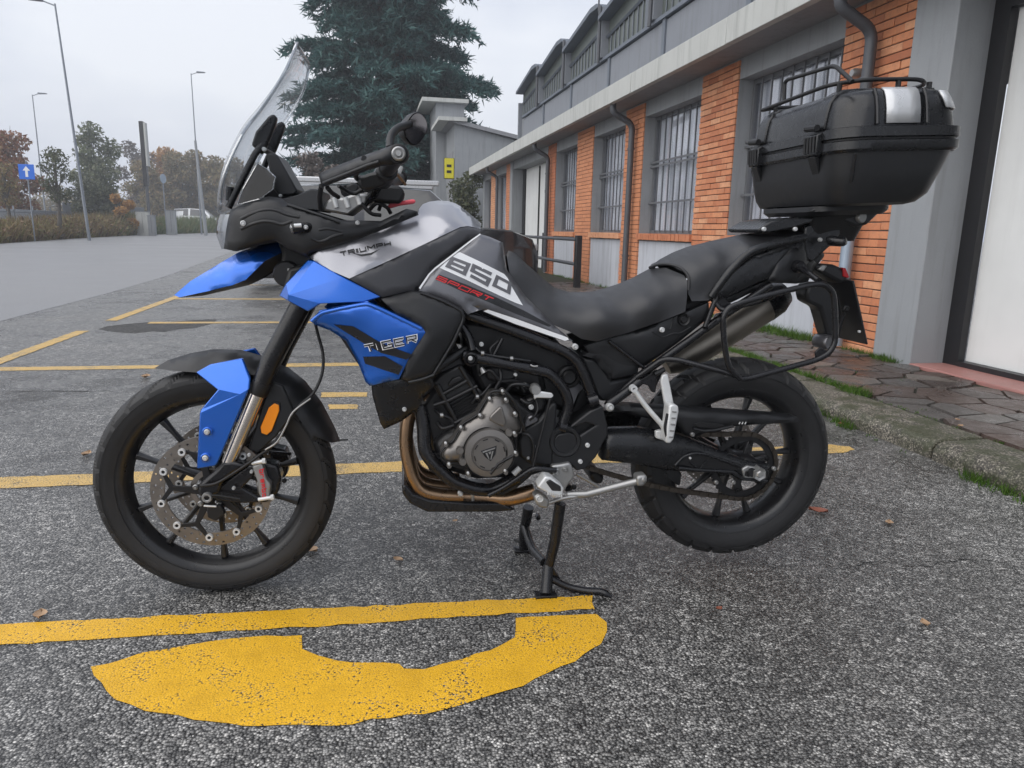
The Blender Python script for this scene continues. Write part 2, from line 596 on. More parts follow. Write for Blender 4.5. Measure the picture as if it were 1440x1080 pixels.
# ---- kerb: long concrete stones with joints
def kerb_mat():
    m, nt, bs = new_mat('pebbled_concrete')
    p = pos(nt)
    v1 = N(nt, 'ShaderNodeTexVoronoi', Scale=120.0); nt.links.new(p, v1.inputs['Vector'])
    s1 = N(nt, 'ShaderNodeSeparateColor'); nt.links.new(v1.outputs['Color'], s1.inputs[0])
    c = ramp(nt, s1.outputs[0], [(0.0, (.055, .050, .040)), (.5, (.165, .148, .118)), (1.0, (.34, .31, .25))])
    c = mixc(nt, 1.0, c, ramp(nt, v1.outputs['Distance'], [(.3, 1.0), (.65, .35)]), 'MULTIPLY')
    n1 = noise(nt, p, 6, 5.0, .65)
    c = mixc(nt, ramp(nt, n1, [(.44, 0.0), (.60, .85)]), c, (.035, .040, .015))
    nt.links.new(c, bs.inputs['Base Color'])
    bs.inputs['Roughness'].default_value = .62
    bump(nt, bs, v1.outputs['Distance'], .5, .004)
    return m
M['kerb'] = kerb_mat()
kerb = struct(empty('kerb', bw(3.3, 0, 0)))
a = -2.05
rk = random.Random(3)
while a < 24:
    L = 1.45 + rk.uniform(-.03, .03)
    mb = MB()
    ds = rk.uniform(-.012, .012)
    dz = rk.uniform(-.006, .006)
    prof = [(3.13 + ds, -.05), (3.13 + ds, .055 + dz), (3.15 + ds, .088 + dz), (3.19 + ds, .100 + dz), (3.44, .104 + dz), (3.44, -.05)]
    mb.prism([bw(s, a + .008, z) for s, z in prof], BA * (L - .016))
    mb.build('kerb_stone', M['kerb'], kerb, bevel=.012)
    a += L

# ---- pavement of irregular stone slabs
def soil_mat():
    m, nt, bs = new_mat('mossy_joint_soil')
    p = pos(nt)
    c = ramp(nt, noise(nt, p, 14, 5.0, .65), [(.35, (.010, .009, .007)), (.55, (.022, .026, .010)), (.75, (.05, .065, .018))])
    nt.links.new(c, bs.inputs['Base Color'])
    bs.inputs['Roughness'].default_value = .9
    bump(nt, bs, noise(nt, p, 90, 4.0), .6, .01)
    return m
M['soil'] = soil_mat()
def stone_mat():
    m, nt, bs = new_mat('wet_porphyry_slab')
    p = pos(nt)
    oi = N(nt, 'ShaderNodeObjectInfo')
    base = ramp(nt, oi.outputs['Random'], [(0.0, (.052, .038, .032)), (.35, (.085, .055, .044)), (.6, (.070, .062, .058)), (.85, (.115, .108, .100)), (1.0, (.16, .135, .115))])
    n1 = noise(nt, p, 7, 5.0, .65)
    c = mixc(nt, n1, mixc(nt, 1.0, base, (.55, .52, .50), 'MULTIPLY'), base)
    c = mixc(nt, ramp(nt, noise(nt, p, 60, 4.0, .7), [(.5, 0.0), (.8, .5)]), c, (.22, .20, .18))
    nt.links.new(c, bs.inputs['Base Color'])
    nt.links.new(ramp(nt, n1, [(.35, .22), (.65, .58)]), bs.inputs['Roughness'])
    bump(nt, bs, noise(nt, p, 28, 6.0, .7), .5, .012)
    return m
M['slab'] = stone_mat()
pav = struct(empty('pavement', bw(4.0, 3, 0)))
mb = MB(bw); mb.box(3.44, 4.90, -3, 25, -.05, .082); mb.build('joint_soil', M['soil'], pav, smooth=0)

def clip(poly, n, c):
    out = []
    for i in range(len(poly)):
        p, q = poly[i], poly[(i + 1) % len(poly)]
        dp, dq = p[0] * n[0] + p[1] * n[1] - c, q[0] * n[0] + q[1] * n[1] - c
        if dp <= 0:
            out.append(p)
        if dp * dq < 0:
            t = dp / (dp - dq)
            out.append((p[0] + (q[0] - p[0]) * t, p[1] + (q[1] - p[1]) * t))
    return out
rs = random.Random(11)
seeds = []
for i in range(-1, 7):
    for j in range(-8, 52):
        seeds.append((3.46 + .225 * (i + .5) + rs.uniform(-.095, .095), j * .27 + rs.uniform(-.12, .12) + (.13 if i % 2 else 0)))
nst = 0
for (cx, cy) in seeds:
    if not (3.40 < cx < 4.66 and -1.2 < cy < 11.5):
        continue
    poly = [(3.465, -1.3), (4.575, -1.3), (4.575, 11.7), (3.465, 11.7)]
    for (ox, oy) in seeds:
        if (ox, oy) == (cx, cy) or abs(ox - cx) > 1 or abs(oy - cy) > 1.1:
            continue
        n = (ox - cx, oy - cy)
        l = math.hypot(*n)
        c = (n[0] * (ox + cx) + n[1] * (oy + cy)) / 2 - l * .007
        poly = clip(poly, n, c)
        if len(poly) < 3:
            break
    if len(poly) < 3:
        continue
    if 1.05 < sum(p[1] for p in poly) / len(poly) < 2.9 and sum(p[0] for p in poly) / len(poly) > 4.50:
        continue
    zt = .099 + rs.uniform(-.006, .006)
    tx, ty = rs.uniform(-.012, .012), rs.uniform(-.012, .012)
    mb = MB(bw)
    k = len(poly)
    vv = [(p[0], p[1], .07) for p in poly] + [(p[0] + (cx - p[0]) * .03, p[1] + (cy - p[1]) * .03, zt + (p[0] - cx) * tx + (p[1] - cy) * ty) for p in poly]
    mb.add(vv, [tuple(range(k, 2 * k))] + [(i, (i + 1) % k, (i + 1) % k + k, i + k) for i in range(k)])
    mb.build('paving_stone', M['slab'], pav, smooth=0)
    nst += 1

# ================================================================== the workshop building on the right
def stained(name, c, rough=.7, streak=.38, dirt=(.10, .10, .09), gr=.25):
    m, nt, bs = new_mat(name)
    p = pos(nt)
    n1 = noise(nt, p, 1.6, 5.0, .6)
    n2 = noise(nt, pos(nt, (9, 9, .8)), 1.0, 5.0, .65)
    n3 = noise(nt, p, 55, 4.0, .7)
    cc = mixc(nt, n1, tuple(x * .84 for x in c), tuple(min(1, x * 1.12) for x in c))
    cc = mixc(nt, ramp(nt, n2, [(.50, 0.0), (.75, streak)]), cc, dirt)
    cc = mixc(nt, ramp(nt, n3, [(.60, 0.0), (.80, streak * .9)]), cc, dirt)
    nt.links.new(cc, bs.inputs['Base Color'])
    bs.inputs['Roughness'].default_value = rough
    bump(nt, bs, n3, gr, .006)
    return m
M['render_grey'] = stained('grey_render', (.27, .285, .30))
M['render_dark'] = stained('darker_grey_render', (.20, .21, .225))
M['fascia'] = stained('pale_concrete_fascia', (.46, .47, .45), streak=.35)
M['soffit'] = stained('grey_soffit', (.24, .245, .26))
M['plinth'] = stained('pale_plinth_render', (.46, .48, .52), streak=.4)
M['door_white'] = stained('white_painted_steel', (.70, .71, .70), .45, .16, (.36, .35, .33), .08)
M['black_steel'] = plain('black_steel_frame', (.012, .012, .014), .4)
M['pink_sill'] = stained('pink_stone_sill', (.36, .17, .15), .5, .25)
M['upper_panel'] = stained('grey_upper_panels', (.21, .225, .25), streak=.35)
M['upper_frame'] = stained('blue_grey_steel', (.13, .15, .18), .5, .2)
M['upper_glass'] = plain('dirty_ribbed_glass', (.10, .115, .105), .35, var=.35, vscale=3)
M['pipe_dark'] = plain('grey_downpipe', (.07, .075, .085), .42)
M['pipe_blue'] = plain('galvanised_downpipe', (.30, .36, .43), .38, .4)
M['mortar'] = plain('dark_mortar', (.085, .070, .060), .9, grain=.4, gscale=80, gdist=.004)
M['wframe'] = plain('window_frame_paint', (.12, .125, .135), .45)
M['bar'] = plain('window_bar_paint', (.115, .12, .13), .45)
def brick_mat():
    m, nt, bs = new_mat('orange_brick')
    p = pos(nt)
    oi = N(nt, 'ShaderNodeObjectInfo')
    base = ramp(nt, oi.outputs['Random'], [(0.0, (.44, .150, .070)), (.35, (.57, .215, .100)), (.7, (.64, .270, .130)), (1.0, (.70, .36, .20))])
    w = N(nt, 'ShaderNodeTexWhiteNoise', noise_dimensions='3D')
    sn = nt.nodes.new('ShaderNodeVectorMath'); sn.operation = 'SNAP'; sn.inputs[1].default_value = (.26, .26, .0695)
    nt.links.new(p, sn.inputs[0]); nt.links.new(sn.outputs[0], w.inputs['Vector'])
    base = mixc(nt, ramp(nt, w.outputs['Value'], [(0.0, .0), (1.0, .35)]), base, (.33, .11, .05))
    n1 = noise(nt, p, 22, 5.0, .7)
    c = mixc(nt, ramp(nt, n1, [(.45, 0.0), (.8, .6)]), base, (.26, .12, .075))
    c = mixc(nt, ramp(nt, noise(nt, p, 5, 5.0, .7), [(.62, 0.0), (.80, .45)]), c, (.48, .40, .34))
    nt.links.new(c, bs.inputs['Base Color'])
    bs.inputs['Roughness'].default_value = .72
    bump(nt, bs, noise(nt, p, 120, 4.0, .7), .35, .004)
    return m
M['brick'] = brick_mat()

bld = tag(empty('factory_building', bw(5, 3, 0)), 'long low brick and grey workshop with barred windows along the pavement', 'building')
SW = 4.60
A0, A1 = -4.0, 25.0
piers = [(3.19, 4.08), (5.98, 6.92), (8.88, 9.69), (11.45, 12.52), (14.25, 14.95), (19.55, 20.25), (22.18, 23.05)]
wins = [(4.08, 5.98), (6.92, 8.88), (9.69, 11.45), (12.52, 14.25), (20.25, 22.18), (23.05, 24.6)]
BH, JH = .0612, .0083
brick_mesh = {}
def brick_obj(L):
    L = round(L, 2)
    if L not in brick_mesh:
        mb = MB(); mb.box(-.05, .05, -L / 2, L / 2, -BH / 2, BH / 2)
        o = mb.build('brick', M['brick'], None, smooth=0, org=(0, 0, 0))
        bm = bmesh.new(); bm.from_mesh(o.data)
        bmesh.ops.bevel(bm, geom=bm.edges[:], offset=.004, segments=1, affect='EDGES')
        bm.to_mesh(o.data); bm.free()
        brick_mesh[L] = o.data
        bpy.data.objects.remove(o)
    return bpy.data.objects.new('brick', brick_mesh[L])
rb = random.Random(5)
for pi, (p0, p1) in enumerate(piers):
    mb = MB(bw); mb.box(SW + .014, SW + .26, p0 + .01, p1 - .01, .0, 3.0); mb.build('pier_core', M['mortar'], bld, smooth=0)
    far = MB(bw)
    k, z = 0, .085 + BH / 2
    while z < 2.99:
        x = p0
        first = .255 if k % 2 == 0 else .125
        while x < p1 - .03:
            L = min(first if x == p0 else .255, p1 - x)
            if p1 - (x + L) < .06:
                L = p1 - x
            L2 = round(L - .009, 2)
            dsx = rb.uniform(-.004, .005)
            if pi < 2:
                o = brick_obj(L2)
                col.objects.link(o)
                o.location = bw(SW + .05 + dsx, x + L / 2, z + rb.uniform(-.0015, .0015))
                o.rotation_euler = (rb.uniform(-.006, .006), 0, BD + rb.uniform(-.008, .008))
                put(o, bld)
            else:
                far.box(SW + dsx, SW + .1, x + .004, x + L - .004, z - BH / 2, z + BH / 2)
            x += L
        z += BH + JH
        k += 1
    if far.v:
        o = far.build('brick_courses', M['brick'], bld, smooth=0); o['kind'] = 'stuff'
# lintel, plinths, sills, soffit, fascia
def bbox(name, mat, s0, s1, a0, a1, z0, z1, parent=bld, bevel=0, smooth=0):
    mb = MB(bw); mb.box(s0, s1, a0, a1, z0, z1)
    return mb.build(name, mat, parent, smooth=smooth or (35 if bevel else 0), bevel=bevel)
bbox('lintel', M['render_grey'], SW + .02, SW + .5, A0, A1, 2.795, 3.02)
bbox('soffit', M['soffit'], 4.20, 5.2, A0, A1, 3.02, 3.10)
bbox('flat_roof', M['render_dark'], 4.19, 5.4, A0, A1, 3.105, 3.22)
a = -3.1
while a < A1:
    e = min(a + 2.82, A1)
    bbox('fascia_panel', M['fascia'], 4.10 + rb.uniform(-.004, .004), 4.185, a + .008, e - .008, 2.99, 3.255, bevel=.006)
    a = e
for (w0, w1) in wins:
    bbox('plinth_panel', M['plinth'], SW + .03, SW + .4, w0, w1, .0, .955)
    sb = MB(bw)
    x = w0 - .02
    while x < w1 - .02:
        sb.box(SW - .035 + rb.uniform(-.004, .004), SW + .2, x + .004, min(x + .068, w1 + .02) - .004, .965 + rb.uniform(-.003, .003), 1.06)
        x += .068
    o = sb.build('brick_sill', M['brick'], bld, smooth=0); o['kind'] = 'stuff'
    bbox('sill_bed', M['mortar'], SW + .012, SW + .3, w0, w1, .95, 1.05)
# pilaster, garage door
bbox('pilaster', M['render_grey'], SW - .02, SW + .34, 2.747, 3.185, .0, 3.0, bevel=.008)
bbox('door_frame', M['black_steel'], SW + .27, SW + .33, 2.60, 2.745, .08, 2.79)
bbox('door_frame', M['black_steel'], SW + .27, SW + .33, -.6, 2.60, 2.66, 2.79)
bbox('door_frame', M['black_steel'], SW + .265, SW + .33, -.6, 2.60, .085, .15)
bbox('pilaster', M['render_grey'], SW - .02, SW + .26, -1.6, -.62, .0, 3.0, bevel=.008)
for k in range(4):
    a0 = -.6 + k * .80
    bbox('garage_door_panel', M['door_white'], SW + .335 , SW + .38, a0 + .003, a0 + .797, .15, 2.66, bevel=.004)
bbox('threshold', M['pink_sill'], SW - .03, SW + .29, -.6, 2.745, .0, .112, bevel=.008)
bbox('wall', M['render_grey'], SW + .02, SW + .5, A0, -1.6, 0, 3.0)
# upper doorway further along and the bays beyond
bbox('pilaster', M['render_grey'], SW - .02, SW + .3, 19.2, 19.55, .0, 2.99)
bbox('pilaster', M['render_grey'], SW - .01, SW + .3, 14.95, 15.05, .0, 2.99)
bbox('door_frame', M['black_steel'], SW + .30, SW + .36, 18.95, 19.2, .08, 2.79)
for k in range(4):
    a0 = 15.0 + k * 1.0
    bbox('garage_door_panel', M['door_white'], SW + .35, SW + .39, a0 + .006, a0 + .994, .10, 2.79, bevel=.004)
for a_ in (15.75, 16.45, 17.2):
    bbox('door_bar', M['black_steel'], SW + .31, SW + .345, a_ - .02, a_ + .02, .12, 2.75)
for a_, z0, z1 in ((15.35, 1.35, 1.75), (16.1, 1.35, 1.75)):
    bbox('door_window', M['car_glass'], SW + .325, SW + .346, a_ - .22, a_ + .22, z0, z1, bevel=.01)
bbox('door_bolt', M['black_steel'], SW + .31, SW + .346, 15.2, 16.5, 2.02, 2.10)
bbox('door_kick_plate', M['black_steel'], SW + .325, SW + .346, 15.05, 16.7, .10, 1.02)
bbox('door_back_wall', M['render_dark'], SW + .45, SW + .6, 14.9, 19.5, 0, 3.0)
bbox('end_wall', M['render_grey'], SW + .02, SW + .5, 24.6, A1, 0, 3.0)

def curtain_mat():
    m, nt, bs = new_mat('vertical_blind_cloth')
    p = pos(nt)
    c = ramp(nt, noise(nt, pos(nt, (14, 14, .5)), 1.0, 3.0), [(.25, (.24, .26, .28)), (.42, (.58, .60, .64)), (.58, (.92, .93, .95)), (.8, (.34, .40, .41))])
    nt.links.new(c, bs.inputs['Base Color'])
    bs.inputs['Roughness'].default_value = .7
    return m
M['curtain'] = curtain_mat()
for wi, (w0, w1) in enumerate(wins):
    we = empty('window', bw(SW + .2, (w0 + w1) / 2, 1.06), bld)
    D = SW + .19
    mb = MB(bw)
    for (a0, a1, z0, z1) in ((w0, w0 + .05, 1.06, 2.795), (w1 - .05, w1, 1.06, 2.795), (w0 + .05, w1 - .05, 1.06, 1.11), (w0 + .05, w1 - .05, 2.745, 2.795)):
        mb.box(D, D + .06, a0, a1, z0, z1)
    mb.build('frame', M['wframe'], we, smooth=0)
    for j0, j1 in ((w1 - .002, w1), (w0, w0 + .002)):
        mb = MB(bw); mb.box(SW + .018, SW + .3, j0, j1, 1.06, 2.795); mb.build('jamb', M['render_grey'], we, smooth=0)
    mb = MB(bw); mb.box(D + .025, D + .031, w0 + .05, w1 - .05, 1.11, 2.745)
    mb.build('pane', M['pane'], we, smooth=0)
    mb = MB(bw)
    n = 60
    pv, pf = [], []
    for i in range(n + 1):
        a_ = w0 + (w1 - w0) * i / n
        s_ = D + .085 + .030 * math.sin(i * 1.35 + wi) + .02 * math.sin(i * .47)
        pv += [(s_, a_, 1.0), (s_, a_, 2.85)]
    for i in range(n):
        pf.append((2 * i, 2 * i + 2, 2 * i + 3, 2 * i + 1))
    mb.add(pv, pf)
    mb.build('curtain', M['curtain'], we, smooth=80)
    if wi < 4:
        nb = 9
        for i in range(1, nb):
            a_ = w0 + .05 + (w1 - w0 - .1) * i / nb
            mb = MB(bw); mb.box(D - .03, D - .012, a_ - .007, a_ + .007, 1.08, 2.78)
            mb.build('window_bar', M['bar'], we, smooth=0)
        for z in (1.52, 2.06, 2.12):
            mb = MB(bw); mb.box(D - .045, D - .031, w0 + .003, w1 - .003, z - .014, z + .014)
            mb.build('window_crossbar', M['bar'], we, smooth=0)
    bbox('room_wall', M['render_dark'], SW + .48, SW + .55, w0 - .3, w1 + .3, .9, 3.0)

# downpipes from the gutter
for k, (a_, zl) in enumerate(((3.585, 1.5), (9.16, None), (14.62, None), (21.4, None))):
    e = empty('downpipe', bw(4.52, a_, .1), bld)
    mb = MB(); mb.tube(fillet([bw(4.19, a_, 3.02), bw(4.19, a_, 2.88), bw(4.515, a_, 2.72), bw(4.515, a_, zl or .12)], .10), .048, 14)
    mb.build('pipe', M['pipe_dark'], e, smooth=60)
    if zl:
        mb = MB(); mb.tube([bw(4.515, a_, zl + .06), bw(4.515, a_, .12)], .052, 14)
        mb.build('lower_pipe', M['pipe_blue'], e, smooth=60)
    for z in (2.35, .7):
        mb = MB(); mb.tube([bw(4.515, a_, z - .015), bw(4.515, a_, z + .015)], .058, 14)
        mb.box(4.51, 4.62, a_ - .01, a_ + .01, z - .01, z + .01) if False else None
        mb.build('pipe_clamp', M['pipe_dark'], e, smooth=60)
# a small lamp fixed to the nearest pier
mb = MB(bw); mb.box(SW - .03, SW - .0005, 3.70, 3.80, 2.38, 2.47)
mb.build('wall_box', M['pipe_dark'], bld, bevel=.008)
mb = MB(); mb.lathe([(0, -.09), (.03, -.09), (.042, -.06), (.042, 0), (.02, .0)], bw(SW - .03, 3.75, 2.425), -BS * -1, 16)
mb.build('wall_lamp', M['alu'], bld)

# saw-tooth roof lights above the flat roof
SU = 5.12
rt = empty('roof_light_row', bw(SU, 10, 3.2), bld)
bbox('upper_wall', M['render_dark'], SU + .06, SU + .4, A0, 20.9, 3.1, 4.42, rt)
for k in range(-4, 5):
    a0 = 9.50 + 2.72 * k
    a1 = a0 + 2.72
    if a1 < -3.5 or a0 > 20.0:
        continue
    bbox('upper_panel', M['upper_panel'], SU, SU + .059, a0 + .12, a1 - .01, 3.2, 4.36, rt)
    bbox('mullion', M['upper_frame'], SU - .03, SU + .058, a0 - .005, a0 + .115, 3.2, 4.38, rt)
    bbox('gutter_rail', M['upper_frame'], SU - .06, SU + .05, a0, a1, 4.383, 4.44, rt)
    # one tooth: high near end, falling away from the viewer, glazed side
    tooth = [(a0 + .62, 4.441), (a0 + .62, 5.42), (a0 + .95, 5.42), (a1 + .35, 5.12), (a1 + .45, 4.441)]
    mb = MB(bw); mb.prism([Vector((SU + .05, a_, z)) for a_, z in tooth], (.03, 0, 0)); mb.build('glazing', M['upper_glass'], rt, smooth=0)
    for t0, t1 in (((a0 + .62, 4.44), (a0 + .62, 5.42)), ((a0 + .95, 5.02), (a1 + .36, 4.83)), ((a0 + .95, 4.44), (a0 + .95, 5.04))):
        mb = MB(); mb.tube([bw(SU + .02, *t0), bw(SU + .02, *t1)], .035, 4); mb.build('glazing_bar', M['upper_frame'], rt, smooth=0)
    for j in range(9):
        a_ = a0 + .95 + j * .24
        mb = MB(); mb.tube([bw(SU + .035, a_, 4.46), bw(SU + .035, a_, 5.0 - j * .022)], .012, 4); mb.build('glazing_bar', M['upper_frame'], rt, smooth=0)
    mb = MB(bw)
    sec = [(a0 + .45, 5.38), (a0 + .55, 5.47), (a0 + .95, 5.49), (a1 + .40, 5.19), (a1 + .38, 5.12), (a0 + .95, 5.40), (a0 + .6, 5.38)]
    mb.prism([Vector((SU - .18, a_, z)) for a_, z in sec], (9.0, 0, 0)); mb.build('roof_shell', M['upper_frame'], rt, smooth=0)
    bbox('end_box', M['upper_panel'], SU - .10, SU + .06, a0 + .35, a0 + .60, 4.445, 5.37, rt)
    mb = MB(); mb.tube([bw(SU - .13, a0 + .42, 4.35), bw(SU - .13, a0 + .42, 5.40)], .035, 8); mb.build('roof_pipe', M['pipe_dark'], rt)
    mb = MB(bw); mb.box(SU + .3, SU + 9, a0 + .62, a1 + .40, 4.40, 4.46); mb.build('roof_deck', M['render_dark'], rt, smooth=0)
mb = MB(); mb.tube([bw(SU - .16, 12.65, 5.3), bw(SU - .16, 12.65, 6.6)], .018, 6); mb.build('roof_mast', M['pipe_dark'], rt)
bbox('upper_end_wall', M['upper_panel'], SU - .05, SU + 9, 20.9, 21.0, 3.1, 4.9, rt)

# ---- barrier rail in front of the wall
rail = tag(empty('guard_rail', bw(4.05, 12.5, .1)), 'grey tubular two bar guard rail with black end post by the wall', 'guard rail')
for z in (.50, .93):
    mb = MB(); mb.tube([bw(4.05, 10.35, z), bw(4.05, 15.2, z)], .032, 12); mb.build('rail_bar', M['pipe_dark'], rail, smooth=60)
mb = MB(bw); mb.box(4.0, 4.1, 10.22, 10.36, .08, 1.0); mb.build('end_post', M['black_steel'], rail, bevel=.006)
mb = MB(bw); mb.box(4.0, 4.1, 15.1, 15.24, .08, 1.0); mb.build('end_post', M['black_steel'], rail, bevel=.006)

# ---- the second, grey building beyond
far = tag(empty('grey_building', bw(6, 30, 0)), 'plain grey rendered building with stepped roofs and yellow sign beyond the workshop', 'building')
mb = MB(bw)
g = [(3.80, 0), (3.80, 5.05), (6.6, 4.45), (12, 3.4), (12, 0)]
mb.prism([Vector((s, 27.0, z)) for s, z in g], (0, 8, 0)); mb.build('wall', M['render_grey'], far, smooth=0)
mb = MB(bw); mb.prism([Vector((s, 26.8, z)) for s, z in ((3.55, 5.08), (3.55, 5.22), (12, 3.60), (12, 3.44))], (0, 8.4, 0)); mb.build('roof', M['soffit'], far, smooth=0)
bbox('roof_edge', M['fascia'], 3.15, 4.25, 26.7, 30, 5.10, 5.24, far)
bbox('tower', M['render_grey'], 3.35, 4.55, 30.0, 33, 0, 6.25, far)
bbox('tower_roof', M['fascia'], 2.75, 4.70, 29.7, 33.4, 6.25, 6.40, far)
bbox('doorway', M['soffit'], 3.77, 3.81, 27.4, 29.4, 0, 4.05, far)
sg = tag(empty('wall_sign', bw(3.6, 27.6, 3.4)), 'small yellow and black sign projecting from the grey building corner', 'sign')
M['yellow_sign'] = plain('yellow_sign', (.62, .55, .03), .4)
mb = MB(bw); mb.box(3.42, 3.78, 27.02, 27.12, 3.0, 3.75); mb.build('sign_board', M['yellow_sign'], sg, bevel=.01)
mb = MB(bw); mb.box(3.40, 3.80, 27.121, 27.16, 2.98, 3.77); mb.build('sign_frame', M['black_steel'], sg)
for z in (3.2, 3.42):
    mb = MB(bw); mb.box(3.5, 3.68, 27.012, 27.019, z, z + .10); mb.build('sign_mark', M['black_steel'], sg, smooth=0)
# ================================================================== beyond: trees, verge, lamps, cars
def np_mesh(name, V, T, mat, parent=None, smooth=False, org=None):
    V = np.asarray(V, dtype=np.float32).reshape(-1, 3)
    T = np.asarray(T, dtype=np.int32).reshape(-1, 3)
    c = V.mean(axis=0) if org is None else np.array(org, dtype=np.float32)
    me = bpy.data.meshes.new(name)
    me.vertices.add(len(V)); me.vertices.foreach_set('co', (V - c).ravel())
    me.loops.add(T.size); me.loops.foreach_set('vertex_index', T.ravel())
    me.polygons.add(len(T))
    me.polygons.foreach_set('loop_start', np.arange(0, T.size, 3, dtype=np.int32))
    me.update(calc_edges=True)
    me.materials.append(mat)
    o = bpy.data.objects.new(name, me)
    col.objects.link(o)
    o.location = [float(x) for x in c]
    if parent:
        put(o, parent)
    return o

def leaf_mat(name, cols, trans=.25):
    m, nt, bs = new_mat(name)
    g = nt.nodes.new('ShaderNodeNewGeometry')
    n = len(cols)
    c = ramp(nt, g.outputs['Random Per Island'], [(i / max(1, n - 1), k) for i, k in enumerate(cols)])
    c = mixc(nt, noise(nt, g.outputs['Position'], .6, 3.0), mixc(nt, 1.0, c, (.6, .6, .6), 'MULTIPLY'), c)
    nt.links.new(c, bs.inputs['Base Color'])
    bs.inputs['Roughness'].default_value = .6
    bs.inputs['Specular IOR Level'].default_value = .25
    td = N(nt, 'ShaderNodeBsdfTranslucent'); nt.links.new(c, td.inputs[0])
    ms = N(nt, 'ShaderNodeMixShader'); ms.inputs[0].default_value = trans
    out = nt.nodes['Material Output']
    nt.links.new(bs.outputs[0], ms.inputs[1]); nt.links.new(td.outputs[0], ms.inputs[2])
    nt.links.new(ms.outputs[0], out.inputs[0])
    return m
M['cedar'] = leaf_mat('cedar_needles', [(.022, .073, .073), (.041, .111, .108), (.068, .155, .146), (.108, .209, .192)])
M['bark'] = plain('dark_bark', (.045, .036, .030), .9, var=.4, vscale=5, grain=.5, gscale=20, gdist=.02)
M['bark_grey'] = plain('grey_bark', (.09, .080, .070), .9, var=.4, vscale=5)
M['leaf_red'] = leaf_mat('red_brown_leaves', [(.207, .086, .052), (.310, .138, .075), (.414, .196, .098), (.253, .196, .092)])
M['leaf_green'] = leaf_mat('grey_green_leaves', [(.102, .132, .078), (.156, .186, .108), (.216, .240, .144), (.264, .264, .180)])
M['leaf_orange'] = leaf_mat('orange_leaves', [(.36, .17, .045), (.46, .24, .07), (.54, .30, .10), (.34, .22, .09)])
M['leaf_olive'] = leaf_mat('olive_brown_leaves', [(.144, .126, .066), (.216, .186, .096), (.288, .228, .108), (.324, .216, .108), (.204, .210, .102)])
M['leaf_dark'] = leaf_mat('dark_leaves', [(.069, .081, .050), (.106, .125, .069), (.163, .163, .100)])
M['twig'] = leaf_mat('bare_twigs', [(.12, .10, .09), (.17, .145, .13), (.23, .20, .18)], .05)
M['weeds'] = leaf_mat('dry_weeds', [(.101, .068, .038), (.189, .115, .061), (.270, .196, .088), (.135, .149, .047), (.324, .257, .121), (.162, .088, .061)])
M['weeds_green'] = leaf_mat('green_weeds', [(.055, .094, .024), (.088, .138, .033), (.143, .176, .055), (.198, .165, .066)])
M['grass'] = leaf_mat('fresh_grass', [(.032, .083, .009), (.061, .137, .013), (.094, .187, .022), (.122, .202, .036)])

def leaves(rng, centres, radii, n, size, flat=.0):
    """n leaf triangles spread through a set of ellipsoids"""
    centres, radii = np.array(centres, float), np.array(radii, float)
    w = radii.prod(axis=1) ** .7
    k = rng.choice(len(centres), n, p=w / w.sum())
    d = rng.normal(size=(n, 3)); d /= np.linalg.norm(d, axis=1)[:, None]
    r = rng.random(n) ** .45
    P = centres[k] + d * radii[k] * r[:, None]
    a = rng.normal(size=(n, 3)); a /= np.linalg.norm(a, axis=1)[:, None]
    b = np.cross(a, rng.normal(size=(n, 3))); b /= np.linalg.norm(b, axis=1)[:, None]
    s = size * (.6 + .8 * rng.random(n))[:, None]
    V = np.stack([P - a * s * .5 - b * s * .28, P + b * s * .36, P + a * s * .6], axis=1)
    return V.reshape(-1, 3), np.arange(3 * n).reshape(-1, 3)

def tree(name, base, h, spread, mat, n, size, label, cat='tree', seed=0, group=None, lobes=9, trunk_r=.16, bark='bark', lift=.35, dens=1.0):
    rng = np.random.default_rng(seed)
    rr = random.Random(seed)
    root = tag(empty(name, base), label, cat, group)
    base = Vector(base)
    cs, rs_ = [], []
    tb = MB()
    top = base + Vector((rr.uniform(-.3, .3), rr.uniform(-.3, .3), h * .8))
    tb.tube(spline([base, base.lerp(top, .4) + Vector((rr.uniform(-.1, .1), 0, 0)), top], 4), [trunk_r * (1 - .85 * i / 8) for i in range(9)], 7)
    for i in range(lobes):
        t = lift + (1 - lift) * (i + .5) / lobes
        an = i * 2.4 + rr.uniform(-.5, .5)
        wd = spread * (math.sin(math.pi * min(1, .22 + .70 * (t - lift) / (1 - lift))) ** .7)
        rad = wd * rr.uniform(.25, .62)
        c = base + Vector((math.cos(an) * rad, math.sin(an) * rad, h * (t * .92)))
        q = spread * rr.uniform(.30, .52)
        cs.append(c); rs_.append((q, q, q * rr.uniform(.6, .95)))
        s0 = base.lerp(top, min(.95, max(.25, t * .75)))
        tb.tube([s0, s0.lerp(c, .5) + Vector((0, 0, .1)), c], [trunk_r * .4, trunk_r * .25, trunk_r * .08], 5)
        for j in range(3):
            e = c + Vector((rr.uniform(-1, 1), rr.uniform(-1, 1), rr.uniform(-.3, 1))) * q
            tb.tube([s0.lerp(c, .7), e], [trunk_r * .16, trunk_r * .05], 4)
    tb.build('trunk', M[bark], root, smooth=60)
    V, T = leaves(rng, cs, rs_, n, size)
    np_mesh('crown', V, T, mat, root)
    return root

def far_pt(x, Y):
    p = at('px', x, 320, Y)
    return Vector((p.x, Y, 0))

